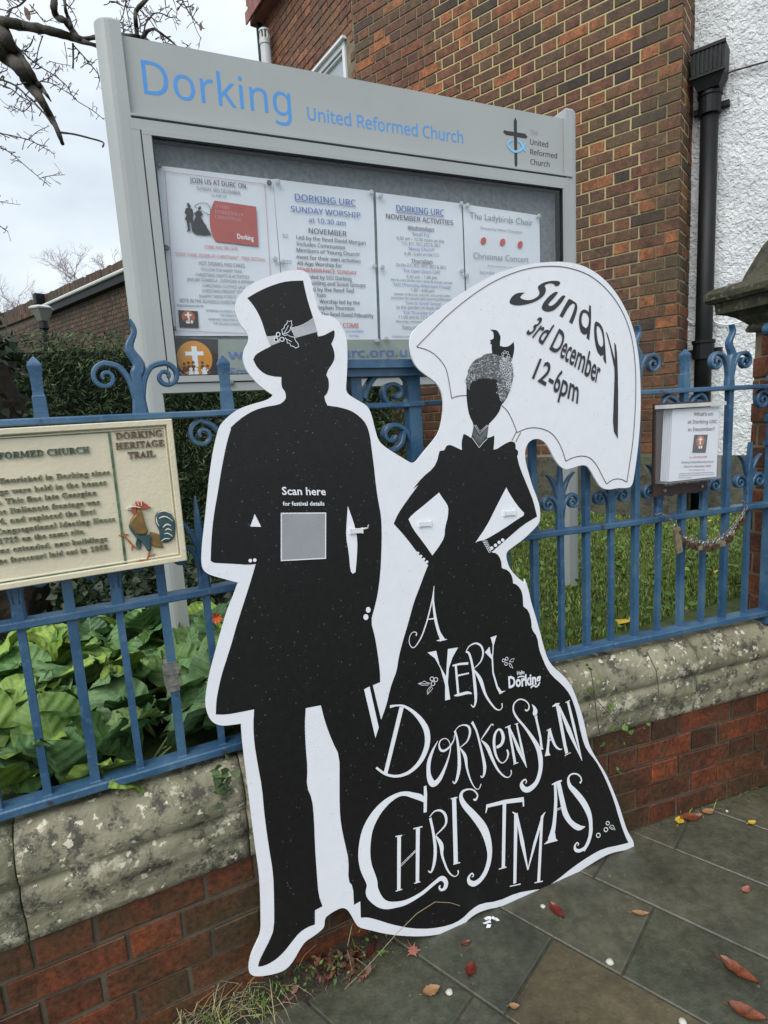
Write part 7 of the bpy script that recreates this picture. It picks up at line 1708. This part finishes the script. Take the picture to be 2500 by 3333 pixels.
def blades(name, lst, mat, wd, seed, kind='stuff'):
    rg = random.Random(seed); q = MB()
    for p, L_, n_ in lst:
        for _ in range(n_):
            a = rg.uniform(0, 6.28); b = p+Vector((rg.gauss(0, .018), rg.gauss(0, .012), 0)); d_ = Vector((math.cos(a)*.7, math.sin(a)*.7-.15, rg.uniform(.3, 1.1))).normalized(); l_ = L_*rg.uniform(.4, 1.15)
            sd2 = d_.cross(Vector((0, 0, 1))).normalized()*wd*rg.uniform(.6, 1.3)
            m1 = b+d_*l_*.5; m2 = m1+(d_+Vector((0, 0, -.55))).normalized()*l_*.35; e_ = m2+(d_+Vector((0, 0, -1.3))).normalized()*l_*.25
            q.face([b-sd2, b+sd2, m1+sd2*.9, m1-sd2*.9]); q.face([m1-sd2*.9, m1+sd2*.9, m2+sd2*.6, m2-sd2*.6]); q.face([m2-sd2*.6, m2+sd2*.6, e_])
    return q.build(name, mat, kind=kind)
tuft = [(foot(FL, u, abs(RG.gauss(0, .035)), .010), .042, 6) for u in [RG.gauss(.09, .13) for _ in range(40)]]
blades('wall_foot_grass', tuft, m_grass, .0013, 3); blades('dead_stalks', [(p, .12, 5) for p, _, _ in tuft[:34]], m_straw, .0008, 4)
blades('right_foot_grass', [(foot(FR, u, RG.uniform(0, .012)), .05, 8) for u in (1.28, 1.06, 1.62, 1.68, 1.9)], m_grass, .0014, 6)
cs = [(*(foot(FL, RG.uniform(-.1, .6), RG.uniform(.0, .1), RG.uniform(.012, .04))), 0, -.3, 1) for _ in range(150)]
leafcloud('wall_foot_weeds', m_weed, cs, .009, NR, 'oval', kind='stuff')
# long dry stalk bending up in front of the hem
pts = [(1020, 3240), (1105, 3195), (1190, 3110), (1270, 3020), (1340, 2950), (1400, 2912), (1450, 2915), (1480, 2925)]
zz = [.02, .05, .10, .16, .21, .235, .232, .225]
q = MB(); tp = []
for (x, y), z in zip(pts, zz):
    v = ray(x, y); P_ = BD.px(x, y); pp_ = BD.pt(P_[0], P_[1], .03); tp.append((tuple(pp_), .0009))
q.tube([(Vector(a), r_) for a, r_ in tp], 5); o = q.build('dry_stalk', m_straw); tag(o, 'long thin dry grass stalk arching in front of the woman\u2019s hem', 'stalk'); origin_to(o, tp[0][0])
# ivy sprig rooting in the coping joint, creeper on the right coping
cs = []
u_, v_ = FL.px(705, 2500)
for k_ in range(26): cs.append((*FL.pt(u_+RG.gauss(0, .014), v_+RG.gauss(0, .022), .062+RG.random()*.01), *(FL.N+Vector((0, 0, .6)))))
o = leafcloud('ivy_sprig', m_ivy, cs, .016, NR, 'ivy'); tag(o, 'small ivy sprig growing from the joint in the left coping', 'plant')
cr_ = empty('creeper', tuple(FR.pt(.95, .6, .06)), 'thin creeper with small leaves trailing over the coping right of the board', 'plant')
q = MB(); cs = []
for pl2 in ([(1880, 2150), (1890, 2210), (1900, 2300), (1930, 2400), (1990, 2480), (1985, 2450), (1990, 2400), (1960, 2340)], [(2060, 2100), (2090, 2160), (2100, 2250), (2060, 2330), (2020, 2370)], [(1880, 2230), (1935, 2290), (1985, 2340)]):
    tp = [];
    for x, y in pl2:
        u_, v_ = FR.px(x, y); h_ = .066 if v_ > .42 else .045; tp.append((FR.pt(u_, v_, h_), .0013))
        if RG.random() < .8: cs.append((*FR.pt(u_+RG.gauss(0, .01), v_+RG.gauss(0, .01), h_+.004), *FR.N)); cs.append((*FR.pt(u_+RG.gauss(0, .015), v_+RG.gauss(0, .012), h_+.004), *FR.N))
    q.tube([(Vector(a), b) for a, b in catmull([(*t_[0], t_[1]) for t_ in tp], 4) for a, b in [(a, b)]] if False else tp, 5)
q.build('stem', m_twig, cr_); leafcloud('leaves', m_weed, cs, .013, NR, 'ivy', parent=cr_)

# rotting litter between the man's foot and the wall
cs = [(*(onz(RG.gauss(1060, 75), RG.gauss(3130, 30), RG.uniform(.003, .03))), 0, -.3, 1) for _ in range(260)]
leafcloud('leaf_litter', None, cs, .014, NR, 'oval', [simple('litter_brown', (.08, .04, .022), .6, .6, 60), m_lo], kind='stuff')

for x, y, mt_, lb2 in ((2030, 2020, m_ly, 'large yellow-green fallen leaf on the lawn at the foot of the railing'), (2330, 1860, m_ly, 'small yellow leaf in the grass below the padlocks'), (2310, 1695, m_ly, 'tiny yellow flower head in the grass behind the chain'), (2235, 1990, m_dead, 'dark curled leaf in the grass at the foot of the railing')):
    c_ = onz(x, y, GZ+.03); q = MB(); sz = .05 if y == 2020 else (.016 if y > 1700 else .018)
    q.add([c_+Vector((math.cos(k_*.785)*sz*(1 if k_ % 2 else .8), math.sin(k_*.785)*sz*.5, .008*math.sin(k_*2.1))) for k_ in range(8)]+[c_+Vector((0, 0, .006))], [(k_, (k_+1) % 8, 8) for k_ in range(8)])
    o = q.build('fallen_leaf', mt_); tag(o, lb2, 'leaf'); origin_to(o, c_)
